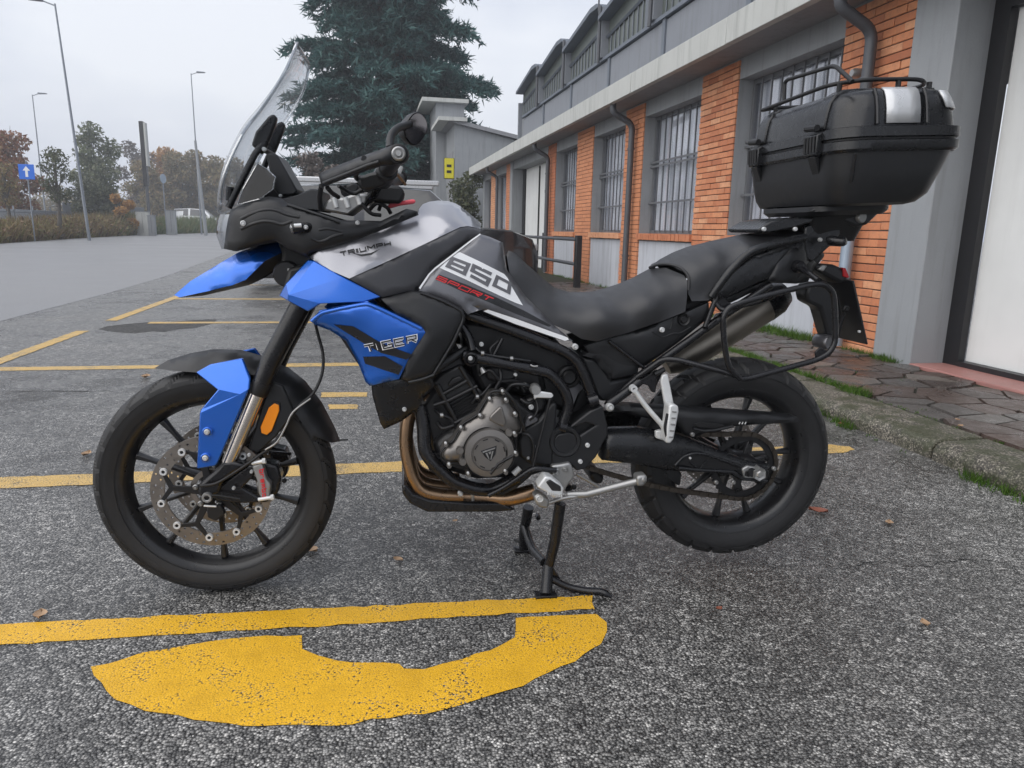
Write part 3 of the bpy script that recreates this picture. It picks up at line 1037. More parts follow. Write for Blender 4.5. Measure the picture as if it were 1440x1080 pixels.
# ---- the big cedar behind the grey building
def cedar(base, h):
    rng = np.random.default_rng(21)
    rr = random.Random(21)
    base = Vector(base)
    root = tag(empty('cedar_tree', base), 'huge blue green cedar with drooping feathery branches behind the windscreen', 'tree')
    tb = MB()
    stems = []
    for k, (dx, dy, hh) in enumerate(((0, 0, 1.0), (.35, .2, .80), (-.5, .3, .86), (.8, -.2, .62))):
        b = base + Vector((dx * .7, dy, 0))
        tpt = base + Vector((dx * 1.2 - 1.1 * hh, dy, h * hh))
        stems.append((b, tpt))
        path = [b.lerp(tpt, t / 6) for t in range(7)]
        tb.tube(path, [.34 * (1 - .14 * t) * (1 if k == 0 else .55) for t in range(7)], 8)
    Vs, nb = [], 230
    for i in range(nb):
        z = 1.7 + (h - 2.2) * ((i + .5) / nb) ** .95
        t = z / h
        b, tp = stems[rr.choice([0, 0, 0, 1, 2, 3])]
        o = b.lerp(tp, min(.97, z / max(.1, tp.z)))
        if o.z < z - .5:
            o = Vector((base.x, base.y, z))
        rad = 5.7 * (1 - t) ** .56 * rr.uniform(.72, 1.08)
        if t < .22:
            rad *= .78 + t
        an = i * 2.39996 + rr.uniform(-.3, .3)
        dr = Vector((math.cos(an), math.sin(an), 0))
        lift = rr.uniform(.02, .22) * rad
        pts = []
        for j in range(7):
            u = j / 6
            pts.append(o + dr * rad * u + Vector((0, 0, lift * math.sin(u * 2.2) - .10 * rad * u * u)))
        tb.tube(pts, [.075 * (1 - .85 * j / 6) for j in range(7)], 4)
        side = Vector((-dr.y, dr.x, 0))
        nt_ = int(28 + rad * 5)
        for q in range(nt_):
            u = .22 + .78 * (q + rr.random()) / nt_
            k = min(5, int(u * 6)); p = pts[k].lerp(pts[k + 1], u * 6 - k)
            L = (.45 + .95 * (1 - u * .6)) * rr.uniform(.7, 1.2)
            d = (dr * rr.uniform(.4, 1.0) + side * rr.uniform(-1, 1) + Vector((0, 0, rr.uniform(-.28, .22)))).normalized()
            m = 20
            tt = rng.random(m)
            P = np.array(p)[None] + np.array(d)[None] * (tt * L)[:, None]
            P[:, 2] -= .32 * L * tt ** 2
            P += rng.normal(size=(m, 3)) * .07
            nd = np.array(d)[None] * .8 + rng.normal(size=(m, 3)) * .55 + np.array([0, 0, -.12])
            nd /= np.linalg.norm(nd, axis=1)[:, None]
            sd_ = np.cross(nd, rng.normal(size=(m, 3))); sd_ /= np.linalg.norm(sd_, axis=1)[:, None]
            ln = (.20 + .26 * rng.random(m))[:, None]
            wd = (.030 + .040 * rng.random(m))[:, None]
            Vs.append(np.stack([P - sd_ * wd, P + sd_ * wd, P + nd * ln], axis=1).reshape(-1, 3))
    tb.build('trunk', M['bark'], root, smooth=60)
    V = np.concatenate(Vs)
    np_mesh('crown', V, np.arange(len(V)).reshape(-1, 3), M['cedar'], root)
cedar(far_pt(560, 37.0), 19.0)

# ---- bare shrubs and small trees below and left of the cedar
for k, (x, Y, h, sp, lab) in enumerate(((440, 30, 4.2, 1.3, 'brown leafless shrub left of the cedar, behind the windscreen'),
                                      (478, 29, 3.7, 1.1, 'thin leafless shrub under the cedar, behind the handlebar'))):
    tree('bare_shrub', far_pt(x, Y), h, sp, M['twig'], 2600, .16, lab, 'shrub', 40 + k, 'leafless shrubs', 8, .06, 'bark_grey', .12)
LT = [(14, 62, 8.0, 3.2, 'leaf_red', 4200, .34, 'red brown autumn tree at the far left edge', 9),
      (-30, 58, 8.8, 3.6, 'leaf_red', 3000, .34, 'dark red tree cut by the left edge of the view', 9),
      (82, 44, 5.4, 1.35, 'leaf_dark', 1300, .17, 'slender dark street tree beside the blue arrow sign', 7),
      (14, 46, 4.6, 1.2, 'leaf_olive', 900, .17, 'thin olive street tree left of the blue arrow sign', 7),
      (142, 66, 9.2, 2.7, 'leaf_green', 5200, .30, 'tall grey green tree behind the tallest lamp post', 11),
      (122, 60, 4.0, 2.0, 'leaf_dark', 1800, .28, 'low dark evergreen at the foot of the tallest lamp post', 6),
      (152, 60, 3.8, 1.7, 'leaf_dark', 1600, .28, 'low dark evergreen under the grey green tree', 6),
      (174, 58, 3.2, 1.3, 'leaf_orange', 1500, .22, 'small bright orange bush by the grey fence', 5),
      (200, 64, 7.4, 2.2, 'twig', 2000, .26, 'half bare dark tree left of the tall sign board', 8),
      (236, 68, 7.4, 2.4, 'leaf_orange', 3800, .28, 'orange autumn tree right of the tall sign board', 9),
      (215, 62, 5.4, 2.4, 'leaf_olive', 3400, .28, 'olive brown tree behind the tall sign board post', 8),
      (258, 64, 6.4, 2.5, 'leaf_olive', 3800, .28, 'olive brown tree left of the middle lamp post', 8),
      (284, 66, 6.9, 2.6, 'leaf_olive', 3800, .28, 'olive brown tree behind the middle lamp post', 8),
      (306, 64, 6.2, 2.3, 'leaf_olive', 3400, .28, 'olive brown tree just left of the headlight', 8),
      (336, 70, 6.6, 2.6, 'leaf_olive', 3000, .28, 'olive brown tree seen through the windscreen', 8),
      (372, 70, 6.0, 2.6, 'leaf_dark', 2600, .28, 'dark leafy tree seen behind the instrument panel', 8)]
for k, (x, Y, h, sp, mt, n, sz, lab, lb) in enumerate(LT):
    q = 1.0 if x < 100 else (1.08 if x < 180 else 1.70)
    Y, h, sp, sz = Y * q, h * q, sp * q, sz * q
    tree('autumn_tree' if mt != 'leaf_dark' else 'leafy_tree', far_pt(x, Y), h, sp, M[mt], n, sz, lab, 'tree', 60 + k, 'trees beyond the road', lb, .10 + .012 * h, 'bark_grey', .22 if sp > 1.4 else .45)
# hedge mass far off behind everything on the left
rng = np.random.default_rng(5)
cs, rd = [], []
for i in range(46):
    x = -60 + i * 11
    p = far_pt(x, 136 + rng.uniform(-6, 6)); h = rng.uniform(3.2, 6.4)
    cs.append((p.x, p.y, h * .55)); rd.append((3.2, 2.4, h * .6))
V, T = leaves(rng, cs, rd, 26000, .6)
o = np_mesh('far_woodland', V, T, M['leaf_olive']); o['kind'] = 'stuff'
o['label'] = 'brown and olive thicket far beyond the road'

# ---- weedy verge on the far side of the road
def verge():
    rng = np.random.default_rng(9)
    ex = [-200, 0, 100, 190, 250, 300, 345]; ey = [354, 342, 335.5, 330.6, 328.8, 327.3, 326.8]
    for part, (n, x0, x1, mat, nm) in enumerate(((22000, -200, 205, 'weeds', 'dry_weeds'), (10000, 165, 345, 'weeds_green', 'green_weeds'))):
        xs = rng.uniform(x0, x1, n)
        V = np.zeros((n, 3, 3))
        for i, x in enumerate(xs):
            g = ground(float(x), float(np.interp(x, ex, ey)))
            dist = g.y + 2.07
            f_ = 1 + rng.random() ** 1.4 * .22
            b = Vector((CAM.x + (g.x - CAM.x) * f_, CAM.y + (g.y - CAM.y) * f_, 0))
            hpx = 29 if x < 190 else 21
            h = hpx / 1013 * dist * f_ * (.35 + .75 * rng.random()) * (.55 + .45 * min(1, (f_ - 1) / .06))
            w = (.030 + .035 * rng.random()) * dist / 40
            an = rng.uniform(0, 6.28)
            lean = rng.normal(size=2) * .35 * h
            V[i, 0] = (b.x - w * math.cos(an), b.y - w * math.sin(an), 0)
            V[i, 1] = (b.x + w * math.cos(an), b.y + w * math.sin(an), 0)
            V[i, 2] = (b.x + lean[0], b.y + lean[1], h)
        o = np_mesh(nm, V.reshape(-1, 3), np.arange(3 * n).reshape(-1, 3), M[mat])
        o['kind'] = 'stuff'
        o['label'] = 'tall dry brown weeds along the far road edge' if part == 0 else 'greener weeds along the far road edge'
verge()
rng = np.random.default_rng(8)
cs, rd = [], []
for i in range(210):
    x = -150 + i * 1.72 + rng.uniform(-1, 1)
    g = ground(x, float(np.interp(x, [-200, 0, 100, 190, 250], [354, 342, 335.5, 330.5, 327.5])))
    f_ = 1.02 + .12 * rng.random()
    d_ = (g.y + 2.07) * f_
    h = d_ * (16 + 13 * rng.random()) / 1013
    cs.append((CAM.x + (g.x - CAM.x) * f_, CAM.y + (g.y - CAM.y) * f_, h * .5)); rd.append((.022 * d_, .022 * d_, h * .55))
V, T = leaves(rng, cs, rd, 16000, .22)
o = np_mesh('verge_scrub', V, T, M['weeds']); o['kind'] = 'stuff'; o['label'] = 'low tangled brown scrub among the far roadside weeds'

# ---- lamp posts
M['galv'] = plain('galvanised_steel', (.22, .24, .27), .45, .5)
def lamp(x, Y, ytop, arm, lab, lean=0.0, r=.085):
    b = far_pt(x, Y)
    tz = at('px', x, ytop, Y).z
    root = tag(empty('street_lamp', b), lab, 'street lamp', 'street lamps along the road')
    top = b + Vector((lean, 0, tz))
    mb = MB(); mb.tube([b, b.lerp(top, .3), b.lerp(top, .9), top], [r, r * .85, r * .55, r * .5], 10); mb.build('pole', M['galv'], root, smooth=60)
    mb = MB(); mb.tube([top - Vector((0, 0, .1)), top + Vector((arm * .5, 0, .12))], r * .4, 6); mb.build('arm', M['galv'], root)
    e = top + Vector((arm * .45, 0, .12)); d = arm / abs(arm)
    mb = MB(); mb.prism([e + Vector((0, -.16, -.05)), e + Vector((d * .75, -.12, 0)), e + Vector((d * .75, -.12, .07)), e + Vector((0, -.16, .10))], (0, .3, 0)); mb.build('lamp_head', M['galv'], root, bevel=.02)
lamp(124, 42, 8, -1.3, 'tallest grey street lamp at the upper left corner', -.55)
lamp(66, 78, 134, 1.2, 'thin far street lamp left of the tallest one')
lamp(283, 76, 104, 1.2, 'street lamp just left of the windscreen')
po = tag(empty('utility_pole', far_pt(287, 70)), 'short concrete pole beside the lamp left of the windscreen', 'pole')
b = far_pt(289, 70); mb = MB(); mb.tube([b, b + Vector((-.4, 0, at('px', 280, 198, 70).z))], [.17, .11], 8); mb.build('pole_shaft', M['render_grey'], po, smooth=60)
# ---- tall sign board seen edge on
tt = tag(empty('sign_totem', far_pt(212, 64)), 'tall dark sign board on a post seen nearly edge on', 'sign')
b = far_pt(211, 64)
mb = MB(); mb.tube([b, b + Vector((0, 0, 7.0))], .13, 8); mb.build('post', M['pipe_dark'], tt)
z0, z1 = at('px', 211, 262, 64).z, at('px', 211, 171, 64).z
mb = MB(); mb.box(b.x - .20, b.x + .12, b.y - .15, b.y + .35, z0, z1); mb.build('board', M['black_steel'], tt, bevel=.03)
mb = MB(); mb.box(b.x + .125, b.x + .30, b.y - .12, b.y + .35, z0 + 1.6, z1 - .1); mb.build('panel', M['fascia'], tt, bevel=.02)
# ---- traffic signs
M['sign_blue'] = plain('blue_sign', (.005, .13, .62), .4, var=.05)
b = far_pt(47, 38)
ts = tag(empty('traffic_sign', b), 'blue traffic sign with white upward arrow on a thin post', 'sign')
mb = MB(); mb.tube([b, b + Vector((0, 0, 3.9))], .035, 8); mb.build('post', M['galv'], ts)
zc = at('px', 47, 242, 38).z
mb = MB(); mb.box(b.x - .36, b.x + .36, b.y - .06, b.y - .04, zc - .36, zc + .36); mb.build('sign_plate', M['sign_blue'], ts, bevel=.01)
mb = MB()
ar = [(-.06, -.24), (.06, -.24), (.06, .06), (.17, .06), (0, .27), (-.17, .06), (-.06, .06)]
mb.prism([(b.x + u, b.y - .064, zc + w) for u, w in ar], (0, .003, 0)); mb.build('arrow', M['white_decal'], ts, smooth=0)
b = far_pt(234, 70)
ts = tag(empty('traffic_sign', b), 'pale round traffic sign seen edge on beside the tall sign board', 'sign')
mb = MB(); mb.tube([b, b + Vector((0, 0, 4.6))], .05, 8); mb.build('post', M['galv'], ts)
mb = MB(); mb.lathe([(0, 0), (.42, 0), (.42, .02), (0, .02)], (b.x + .03, b.y, 5.0), (1, -.35, 0), 24); mb.build('sign_plate', M['pipe_blue'], ts)
# ---- utility cabinets
for x, Y, w, h, lab, mt in ((201, 63, 1.0, 1.9, 'pale double utility cabinet beside the tall sign board', 'fascia'), (213, 62.5, .55, 1.6, 'small grey cabinet at the foot of the tall sign board', 'render_dark'), (241, 71, .8, 2.2, 'grey utility cabinet right of the tall sign board', 'render_grey')):
    b = far_pt(x, Y)
    cb = tag(empty('utility_cabinet', b), lab, 'cabinet', 'utility cabinets on the verge')
    mb = MB(); mb.box(b.x - w / 2, b.x + w / 2, Y, Y + .4, 0, h); mb.build('cabinet_body', M[mt], cb, bevel=.02)
    mb = MB(); mb.box(b.x - w / 2 - .03, b.x + w / 2 + .03, Y - .03, Y + .43, h, h + .06); mb.build('cabinet_top', M['render_dark'], cb, bevel=.015)
    mb = MB(); mb.box(b.x - .01, b.x + .01, Y - .012, Y - .002, .2, h - .1); mb.build('door_gap', M['black_steel'], cb, smooth=0)
# ---- grey slatted fence
fe = tag(empty('metal_fence', far_pt(120, 55)), 'grey picket fence behind the weeds on the far verge', 'fence')
p0, p1 = far_pt(-40, 52), far_pt(205, 76)
n = 300
mb = MB()
for i in range(n):
    p = p0.lerp(p1, i / n); w = .022
    hh = 2.5 if i > 130 else 1.8
    mb.box(p.x - w, p.x + w, p.y - .01, p.y + .01, .05, hh)
o = mb.build('pickets', M['galv'], fe, smooth=0); o['kind'] = 'stuff'
for z in (.35, 1.6):
    mb = MB(); mb.tube([p0 + Vector((0, .05, z)), p1 + Vector((0, .05, z))], .03, 5); mb.build('rail', M['galv'], fe)
for i in range(12):
    p = p0.lerp(p1, i / 11)
    mb = MB(); mb.box(p.x - .05, p.x + .05, p.y + .06, p.y + .14, 0, 2.1); mb.build('post', M['galv'], fe, smooth=0)

# ---- cars
M['car_white'] = paint('white_car_paint', (.72, .73, .74), 0, .3, 0)
M['car_black'] = paint('black_car_paint', (.010, .010, .012), 0, .25, 0)
def car(name, org, rz, L, W, H, pm, label, group=None, belt=.62, cabin=(.27, .44, .80, .96)):
    """nose at local x=0, tail at x=L"""
    root = tag(empty(name, org), label, 'car', group)
    root.rotation_euler.z = rz
    hb = H * belt
    st = [(0, .42 * H * .9, .80), (.025, hb * .84, .90), (.10, hb * .955, .97), (cabin[0], hb * 1.0, 1.0), (cabin[1], H * .965, .99), ((cabin[1] + cabin[2]) / 2, H, 1.0), (cabin[2], H * .97, .99), (cabin[3], hb * 1.02, .95), (.99, hb * .9, .90), (1.0, H * .45, .82)]
    V, F = [], []
    for (t, zr, wf) in st:
        w = W / 2 * wf
        zb = min(zr, hb)
        wr = w * (1 - .30 * max(0, (zr - hb)) / (H - hb + 1e-6)) - .03
        half = [(w * .94, .20), (w, .34), (w, zb * .72 + .06), (w * .965, zb - .02), (wr * .985, zr - .03), (wr * .80, zr)]
        for sx in half + [(-x, z) for x, z in half[::-1]]:
            V.append((t * L, sx[0], sx[1]))
    k = 12
    for i in range(len(st) - 1):
        for j in range(k):
            F.append((i * k + j, i * k + (j + 1) % k, (i + 1) * k + (j + 1) % k, (i + 1) * k + j))
    F.append(tuple(range(k))); F.append(tuple(range(len(st) * k - 1, (len(st) - 1) * k - 1, -1)))
    def child(mb, nm, mt, **kw):
        o = mb.build(nm, mt, None, **kw)
        o.parent = root
        return o
    child(MB().add(V, F), 'body', pm, smooth=40, bevel=.02)
    def gp(i, j):
        return Vector(V[i * k + j])
    def glass(nm, quad):
        quad = [Vector(q) for q in quad]
        c = sum(quad, Vector()) / len(quad)
        nr = (quad[1] - quad[0]).cross(quad[2] - quad[0]).normalized()
        out = c - Vector((L / 2, 0, H * .5))
        if nr.dot(out) < 0:
            nr = -nr
        q2 = [c + (q - c) * .88 + nr * .008 for q in quad]
        child(MB().prism(q2, -nr * .02), nm, M['car_glass'], smooth=0)
    for a_, b_ in ((4, 3), (7, 8)):
        glass('side_window', [gp(4, a_), gp(5, a_), gp(5, b_), gp(3, b_).lerp(gp(4, b_), .35)])
        glass('side_window', [gp(5, a_), gp(6, a_), gp(7, b_).lerp(gp(6, b_), .4), gp(5, b_)])
    glass('windscreen', [gp(3, 4), gp(4, 4), gp(4, 7), gp(3, 7)])
    glass('rear_window', [gp(6, 4), gp(7, 4), gp(7, 7), gp(6, 7)])
    for t in (.19, .81):
        for s in (-1, 1):
            wh = empty('wheel'); wh.parent = root; wh.location = (t * L, s * (W / 2 - .10), .31)
            mb = MB(); mb.lathe([(.20, -.09), (.29, -.10), (.31, -.06), (.31, .06), (.29, .10), (.20, .09)], (0, 0, 0), (0, 1, 0), 32)
            o = mb.build('tyre', M['rubber']); o.parent = wh
            mb = MB(); mb.lathe([(0, -.07), (.20, -.085), (.215, -.095), (.215, .095), (.20, .085), (0, .07)], (0, 0, 0), (0, 1, 0), 24)
            o = mb.build('rim', M['alu']); o.parent = wh
    for s in (-1, 1):
        mb = MB(); mb.box(-.012, .10, s * W * .27 - .13, s * W * .27 + .13, H * .40, H * .47); child(mb, 'headlight', M['silver_reflector'], bevel=.02)
        mb = MB(); mb.box(L - .06, L + .012, s * W * .32 - .1, s * W * .32 + .1, H * .45, H * .62); child(mb, 'tail_light', M['red_lens'], bevel=.02)
        mb = MB(); mb.box(L * .30, L * .30 + .10, s * (W / 2 + .02) - .06, s * (W / 2 + .02) + .06, hb, hb + .12); child(mb, 'wing_mirror', pm, bevel=.03)
    mb = MB(); mb.box(-.02, .05, -W * .33, W * .33, .24, .34); child(mb, 'bumper_grille', M['black_steel'], bevel=.01)
    return root
p = bw(3.40, 11.3, 0)
cr = car('parked_car', p, BD + math.pi, 5.0, 1.86, 1.78, M['car_black'], 'black tall car with pale roof rails parked behind the motorcycle', None, .625, (.24, .38, .86, .97))
for s in (-1, 1):
    mb = MB(); mb.box(1.75, 4.35, s * .62 - .03, s * .62 + .03, 1.77, 1.86); o = mb.build('roof_rail', M['silver_reflector'], None, bevel=.02); o.parent = cr
p = far_pt(310, 106); car('parked_van', p, math.pi, 6.2, 2.2, 3.1, M['car_white'], 'white van parked beyond the verge left of the headlight', 'white vehicles beyond the road', .66, (.14, .30, .92, .99))
p = far_pt(226, 100); car('parked_car', p, math.pi, 4.6, 1.9, 2.6, M['car_white'], 'white car parked behind the utility cabinets', 'white vehicles beyond the road')
p = far_pt(42, 58); car('parked_car', p, math.pi, 4.6, 1.8, 2.1, M['car_white'], 'white car parked behind the fence at the left edge', 'white vehicles beyond the road')

# ---- dark climber on the end of the workshop
rng = np.random.default_rng(33)
iv = tag(empty('ivy_plant', bw(4.4, 25.6, 0)), 'dark climbing ivy hanging over the far end of the workshop', 'ivy')
cs = [tuple(bw(4.2 + rng.uniform(-.3, .3), 25.6 + rng.uniform(-.3, .5), z)) for z in np.linspace(.3, 2.9, 9)]
V, T = leaves(rng, cs, [(.55, .5, .4)] * 9, 3200, .14)
np_mesh('foliage', V, T, M['leaf_dark'], iv)
mb = MB(); mb.tube([bw(4.5, 25.6, 0), bw(4.4, 25.6, 1.5), bw(4.3, 25.6, 2.7)], [.05, .04, .02], 6); mb.build('stem', M['bark'], iv)
# ---- grass along kerb, joints and wall foot
def grass_tufts():
    rng = np.random.default_rng(14)
    V = []
    def tuft(x, y, z, n, r, h):
        for _ in range(n):
            a_, q = rng.uniform(0, 6.28), r * rng.random() ** .6
            bx, by = x + q * math.cos(a_), y + q * math.sin(a_)
            hh = h * (.4 + .8 * rng.random()); w = .0018 + .0022 * rng.random()
            an = rng.uniform(0, 6.28); lx, ly = rng.normal(size=2) * .45 * hh
            V.append([(bx - w * math.cos(an), by - w * math.sin(an), z - .004), (bx + w * math.cos(an), by + w * math.sin(an), z - .004), (bx + lx, by + ly, z + hh)])
    def strip(s, a0, a1, z, per, r, h, n):
        k = int((a1 - a0) * per)
        for _ in range(k):
            p = bw(s + rng.normal() * r * .5, rng.uniform(a0, a1), 0)
            tuft(p.x, p.y, z, n, r * (.5 + rng.random()), h * (.6 + .7 * rng.random()))
    strip(3.455, 1.75, 3.6, .095, 60, .045, .040, 26)
    strip(3.455, .1, 1.75, .092, 14, .022, .016, 12)
    strip(3.455, 3.6, 9, .095, 20, .05, .045, 16)
    strip(3.11, 1.35, 2.6, .0, 40, .045, .050, 22)
    strip(3.11, .2, .62, .0, 44, .04, .045, 26)
    strip(3.10, -.4, 1.3, .0, 7, .02, .014, 10)
    strip(4.55, 2.8, 3.5, .095, 40, .05, .045, 22)
    strip(4.53, 4.0, 5.7, .095, 60, .10, .075, 30)
    strip(4.55, 5.7, 14, .095, 14, .05, .05, 14)
    for _ in range(60):
        p = bw(rng.uniform(3.5, 4.5), rng.uniform(-.8, 5), 0)
        tuft(p.x, p.y, .093, 6, .03, .012)
    V_ = np.array(V)
    o = np_mesh('grass', V_.reshape(-1, 3), np.arange(3 * len(V)).reshape(-1, 3), M['grass'])
    o['kind'] = 'stuff'
    o['label'] = 'fresh green grass along the kerb and the wall foot'
grass_tufts()
# ---- fallen leaves
M['leaf_fallen'] = plain('fallen_leaf', (.34, .22, .13), .6, var=.4, vscale=30)
M['leaf_fallen_red'] = plain('fallen_leaf_red', (.22, .07, .04), .6, var=.4, vscale=30)
rl = random.Random(4)
for x, y, z, sz, mt, lab in (
        (122, 641, 0, .05, 0, 'dead leaf on the asphalt just left of the front tyre'), (344, 648, 0, .045, 0, 'dead leaf on the asphalt seen through the front wheel'),
        (437, 777, 0, .05, 0, 'dead leaf on the asphalt at the lower right of the front tyre'), (1250, 738, 0, .035, 0, 'pale dead leaf alone on the asphalt right of the rear tyre'),
        (1011, 859, 0, .02, 1, 'tiny red leaf on the asphalt below the rear tyre'), (1150, 722, 0, .06, 1, 'reddish leaf on the asphalt beside the rear tyre'),
        (560, 790, 0, .03, 0, 'small dead leaf on the asphalt above the front yellow line'), (57, 869, 0, .04, 0, 'dead leaf at the left end of the front yellow line'),
        (205, 532, 0, .07, 0, 'dead leaf on the asphalt above the front tyre'), (380, 500, 0, .06, 0, 'dead leaf on the asphalt behind the fork'),
        (1350, 601, .105, .03, 0, 'larger of two dead leaves on the stone pavement'), (1346, 592, .105, .025, 0, 'smaller of two dead leaves on the stone pavement'),
        (1182, 598, 0, .035, 1, 'reddish leaf in the grass at the kerb foot'), (640, 735, 0, .02, 0, 'tiny dead leaf below the engine guard plate'),
        (1300, 880, 0, .03, 0, 'dead leaf alone at the lower right of the asphalt')):
    p = ground(x, y, z)
    an = rl.uniform(0, 6.28)
    mb = MB()
    lf = []
    for t, w in ((-1, 0), (-.6, .32), (-.1, .45), (.4, .34), (.8, .12), (1, 0)):
        lf.append((t, w))
    vv, ff = [], []
    for i, (t, w) in enumerate(lf):
        for s in (-1, 0, 1):
            u, v_ = t * sz * .6, s * w * sz
            zz = .006 + (abs(s) * .18 + .10 * t * t) * sz
            vv.append((p.x + u * math.cos(an) - v_ * math.sin(an), p.y + u * math.sin(an) + v_ * math.cos(an), z + zz))
    for i in range(len(lf) - 1):
        for j in (0, 1):
            ff.append((i * 3 + j, i * 3 + j + 1, i * 3 + j + 4, i * 3 + j + 3))
    mb.add(vv, ff)
    o = mb.build('fallen_leaf', M['leaf_fallen_red' if mt else 'leaf_fallen'], None, smooth=60)
    tag(o, lab, 'leaf', 'fallen leaves')
# ================================================================== the motorcycle
bike = tag(empty('motorcycle', (.78, 0, 0)), 'blue and grey adventure motorcycle on its centre stand with black top case', 'motorcycle')

def A3(w, *q):
    return [at(w, *p) for p in q]

def tps(pts):
    P = np.array([(p.x, p.z) for p in pts]); y = np.array([p.y for p in pts])
    n = len(P)
    d = np.linalg.norm(P[:, None] - P[None], axis=2)
    Kt = np.where(d > 1e-9, d * d * np.log(d + 1e-12), 0) + np.eye(n) * 2e-4
    A_ = np.zeros((n + 3, n + 3)); A_[:n, :n] = Kt; A_[:n, n] = 1; A_[:n, n + 1:] = P; A_[n, :n] = 1; A_[n + 1:, :n] = P.T
    w = np.linalg.solve(A_, np.r_[y, 0, 0, 0])
    def ev(X):
        X = np.atleast_2d(X)
        d = np.linalg.norm(X[:, None] - P[None], axis=2)
        U = np.where(d > 1e-9, d * d * np.log(d + 1e-12), 0)
        return U @ w[:n] + w[n] + X @ w[n + 1:]
    return ev

def skin(name, mat, parent, out, inner=(), thick=.012, rnd=.006, rd=.015, res=.012, mirror=None, curve=False, smooth=60):
    """a curved body panel: outline and a few inner points, each with its own place across the machine"""
    ev = tps(list(out) + list(inner))
    ol = spline(out, 5, True) if curve else out
    loop = []
    n = len(ol)
    for i in range(n):
        a_, b_ = ol[i], ol[(i + 1) % n]
        k = max(1, int(math.hypot(a_.x - b_.x, a_.z - b_.z) / res))
        for j in range(k):
            loop.append(a_.lerp(b_, j / k))
    L2 = np.array([(p.x, p.z) for p in loop])
    m = len(loop)
    lo_, hi_ = L2.min(0), L2.max(0)
    gx, gz = np.meshgrid(np.arange(lo_[0], hi_[0], res), np.arange(lo_[1], hi_[1], res * .87))
    gx[1::2] += res / 2
    G = np.c_[gx.ravel(), gz.ravel()]
    A_, B_ = L2, np.roll(L2, -1, 0)
    def dist(Q):
        ab = B_ - A_; l2 = (ab ** 2).sum(1) + 1e-12
        t = np.clip(((Q[:, None] - A_[None]) * ab[None]).sum(2) / l2[None], 0, 1)
        c = A_[None] + ab[None] * t[..., None]
        return np.sqrt(((Q[:, None] - c) ** 2).sum(2)).min(1)
    def inside(Q):
        x, y = Q[:, 0][:, None], Q[:, 1][:, None]
        c = ((A_[:, 1] > y) != (B_[:, 1] > y)) & (x < (B_[:, 0] - A_[:, 0]) * (y - A_[:, 1]) / (B_[:, 1] - A_[:, 1] + 1e-15) + A_[:, 0])
        return c.sum(1) % 2 == 1
    G = G[inside(G)]
    dg = dist(G) if len(G) else np.zeros(0)
    G, dg = G[dg > res * .55], dg[dg > res * .55]
    P2 = np.r_[L2, G] if len(G) else L2
    dd = np.r_[np.zeros(m), dg]
    t = np.clip(dd / rd, 0, 1)
    y = ev(P2)
    y[:m] = [p.y for p in loop] if not curve else y[:m]
    off = rnd * (1 - np.sqrt(np.clip(1 - (1 - t) ** 2, 0, 1)))
    y = y + off
    r = delaunay_2d_cdt([Vector(p) for p in P2], [(i, (i + 1) % m) for i in range(m)], [], 1, 1e-7)
    vv, fs, orig = r[0], r[2], r[3]
    yy = [y[o[0]] if o else float(ev(np.array([[v.x, v.y]]))[0]) for v, o in zip(vv, orig)]
    V = [(v.x, q, v.y) for v, q in zip(vv, yy)]
    F = [tuple(f) for f in fs]
    def assemble(sgn):
        mb = MB()
        nV = len(V)
        vs_ = [(a_, b_ * sgn, c) for a_, b_, c in V]
        ff = list(F)
        if thick:
            vs_ = vs_ + [(a_, (b_ + thick) * sgn, c) for a_, b_, c in V]
            ff += [tuple(i + nV for i in f[::-1]) for f in F]
            cnt = {}
            for f in F:
                for i in range(len(f)):
                    e = (f[i], f[(i + 1) % len(f)])
                    cnt[e] = 1
            for (i, j) in list(cnt):
                if (j, i) not in cnt:
                    ff.append((j, i, i + nV, j + nV))
        return mb.add(vs_, ff)
    if mirror == 'merge':
        a_, b_ = assemble(1), assemble(-1)
        a_.add(b_.v, [f[::-1] for f in b_.f])
        return a_.build(name, mat, parent, smooth=smooth), ev
    o = assemble(1).build(name, mat, parent, smooth=smooth)
    if mirror == 'copy':
        assemble(-1).build(name, mat, parent, smooth=smooth)
    return o, ev

def facet(name, mat, parent, V, F, thick=.008, bevel=.003, mirror=True):
    """a panel of flat facets with crisp creases"""
    for sgn in ((1, -1) if mirror else (1,)):
        me = MB()
        nV = len(V)
        vs_ = [(p.x, p.y * sgn, p.z) for p in V] + [(p.x, (p.y + thick) * sgn, p.z) for p in V]
        ff = [tuple(f) for f in F] + [tuple(i + nV for i in f[::-1]) for f in F]
        cnt = {(f[i], f[(i + 1) % len(f)]) for f in F for i in range(len(f))}
        for (i, j) in cnt:
            if (j, i) not in cnt:
                ff.append((j, i, i + nV, j + nV))
        me.add(vs_, ff)
        o = me.build(name, mat, parent, smooth=12, bevel=bevel)

def plate(name, mat, parent, pts, th, bevel=.003, mirror=False, smooth=30):
    """outline on its own plane, thickness towards the far side"""
    o = MB().prism(pts, (0, th, 0)).build(name, mat, parent, bevel=bevel, smooth=smooth)
    if mirror:
        MB().prism([Vector((p.x, -p.y, p.z)) for p in pts], (0, -th, 0)).build(name, mat, parent, bevel=bevel, smooth=smooth)
    return o

def pipe(name, mat, parent, pts, r, bend=.03, n=12, mirror=False, sp=False):
    path = spline(pts, 6) if sp else fillet(pts, bend)
    o = MB().tube(path, r, n).build(name, mat, parent, smooth=60)
    if mirror:
        MB().tube([Vector((p.x, -p.y, p.z)) for p in path], r, n).build(name, mat, parent, smooth=60)
    return o

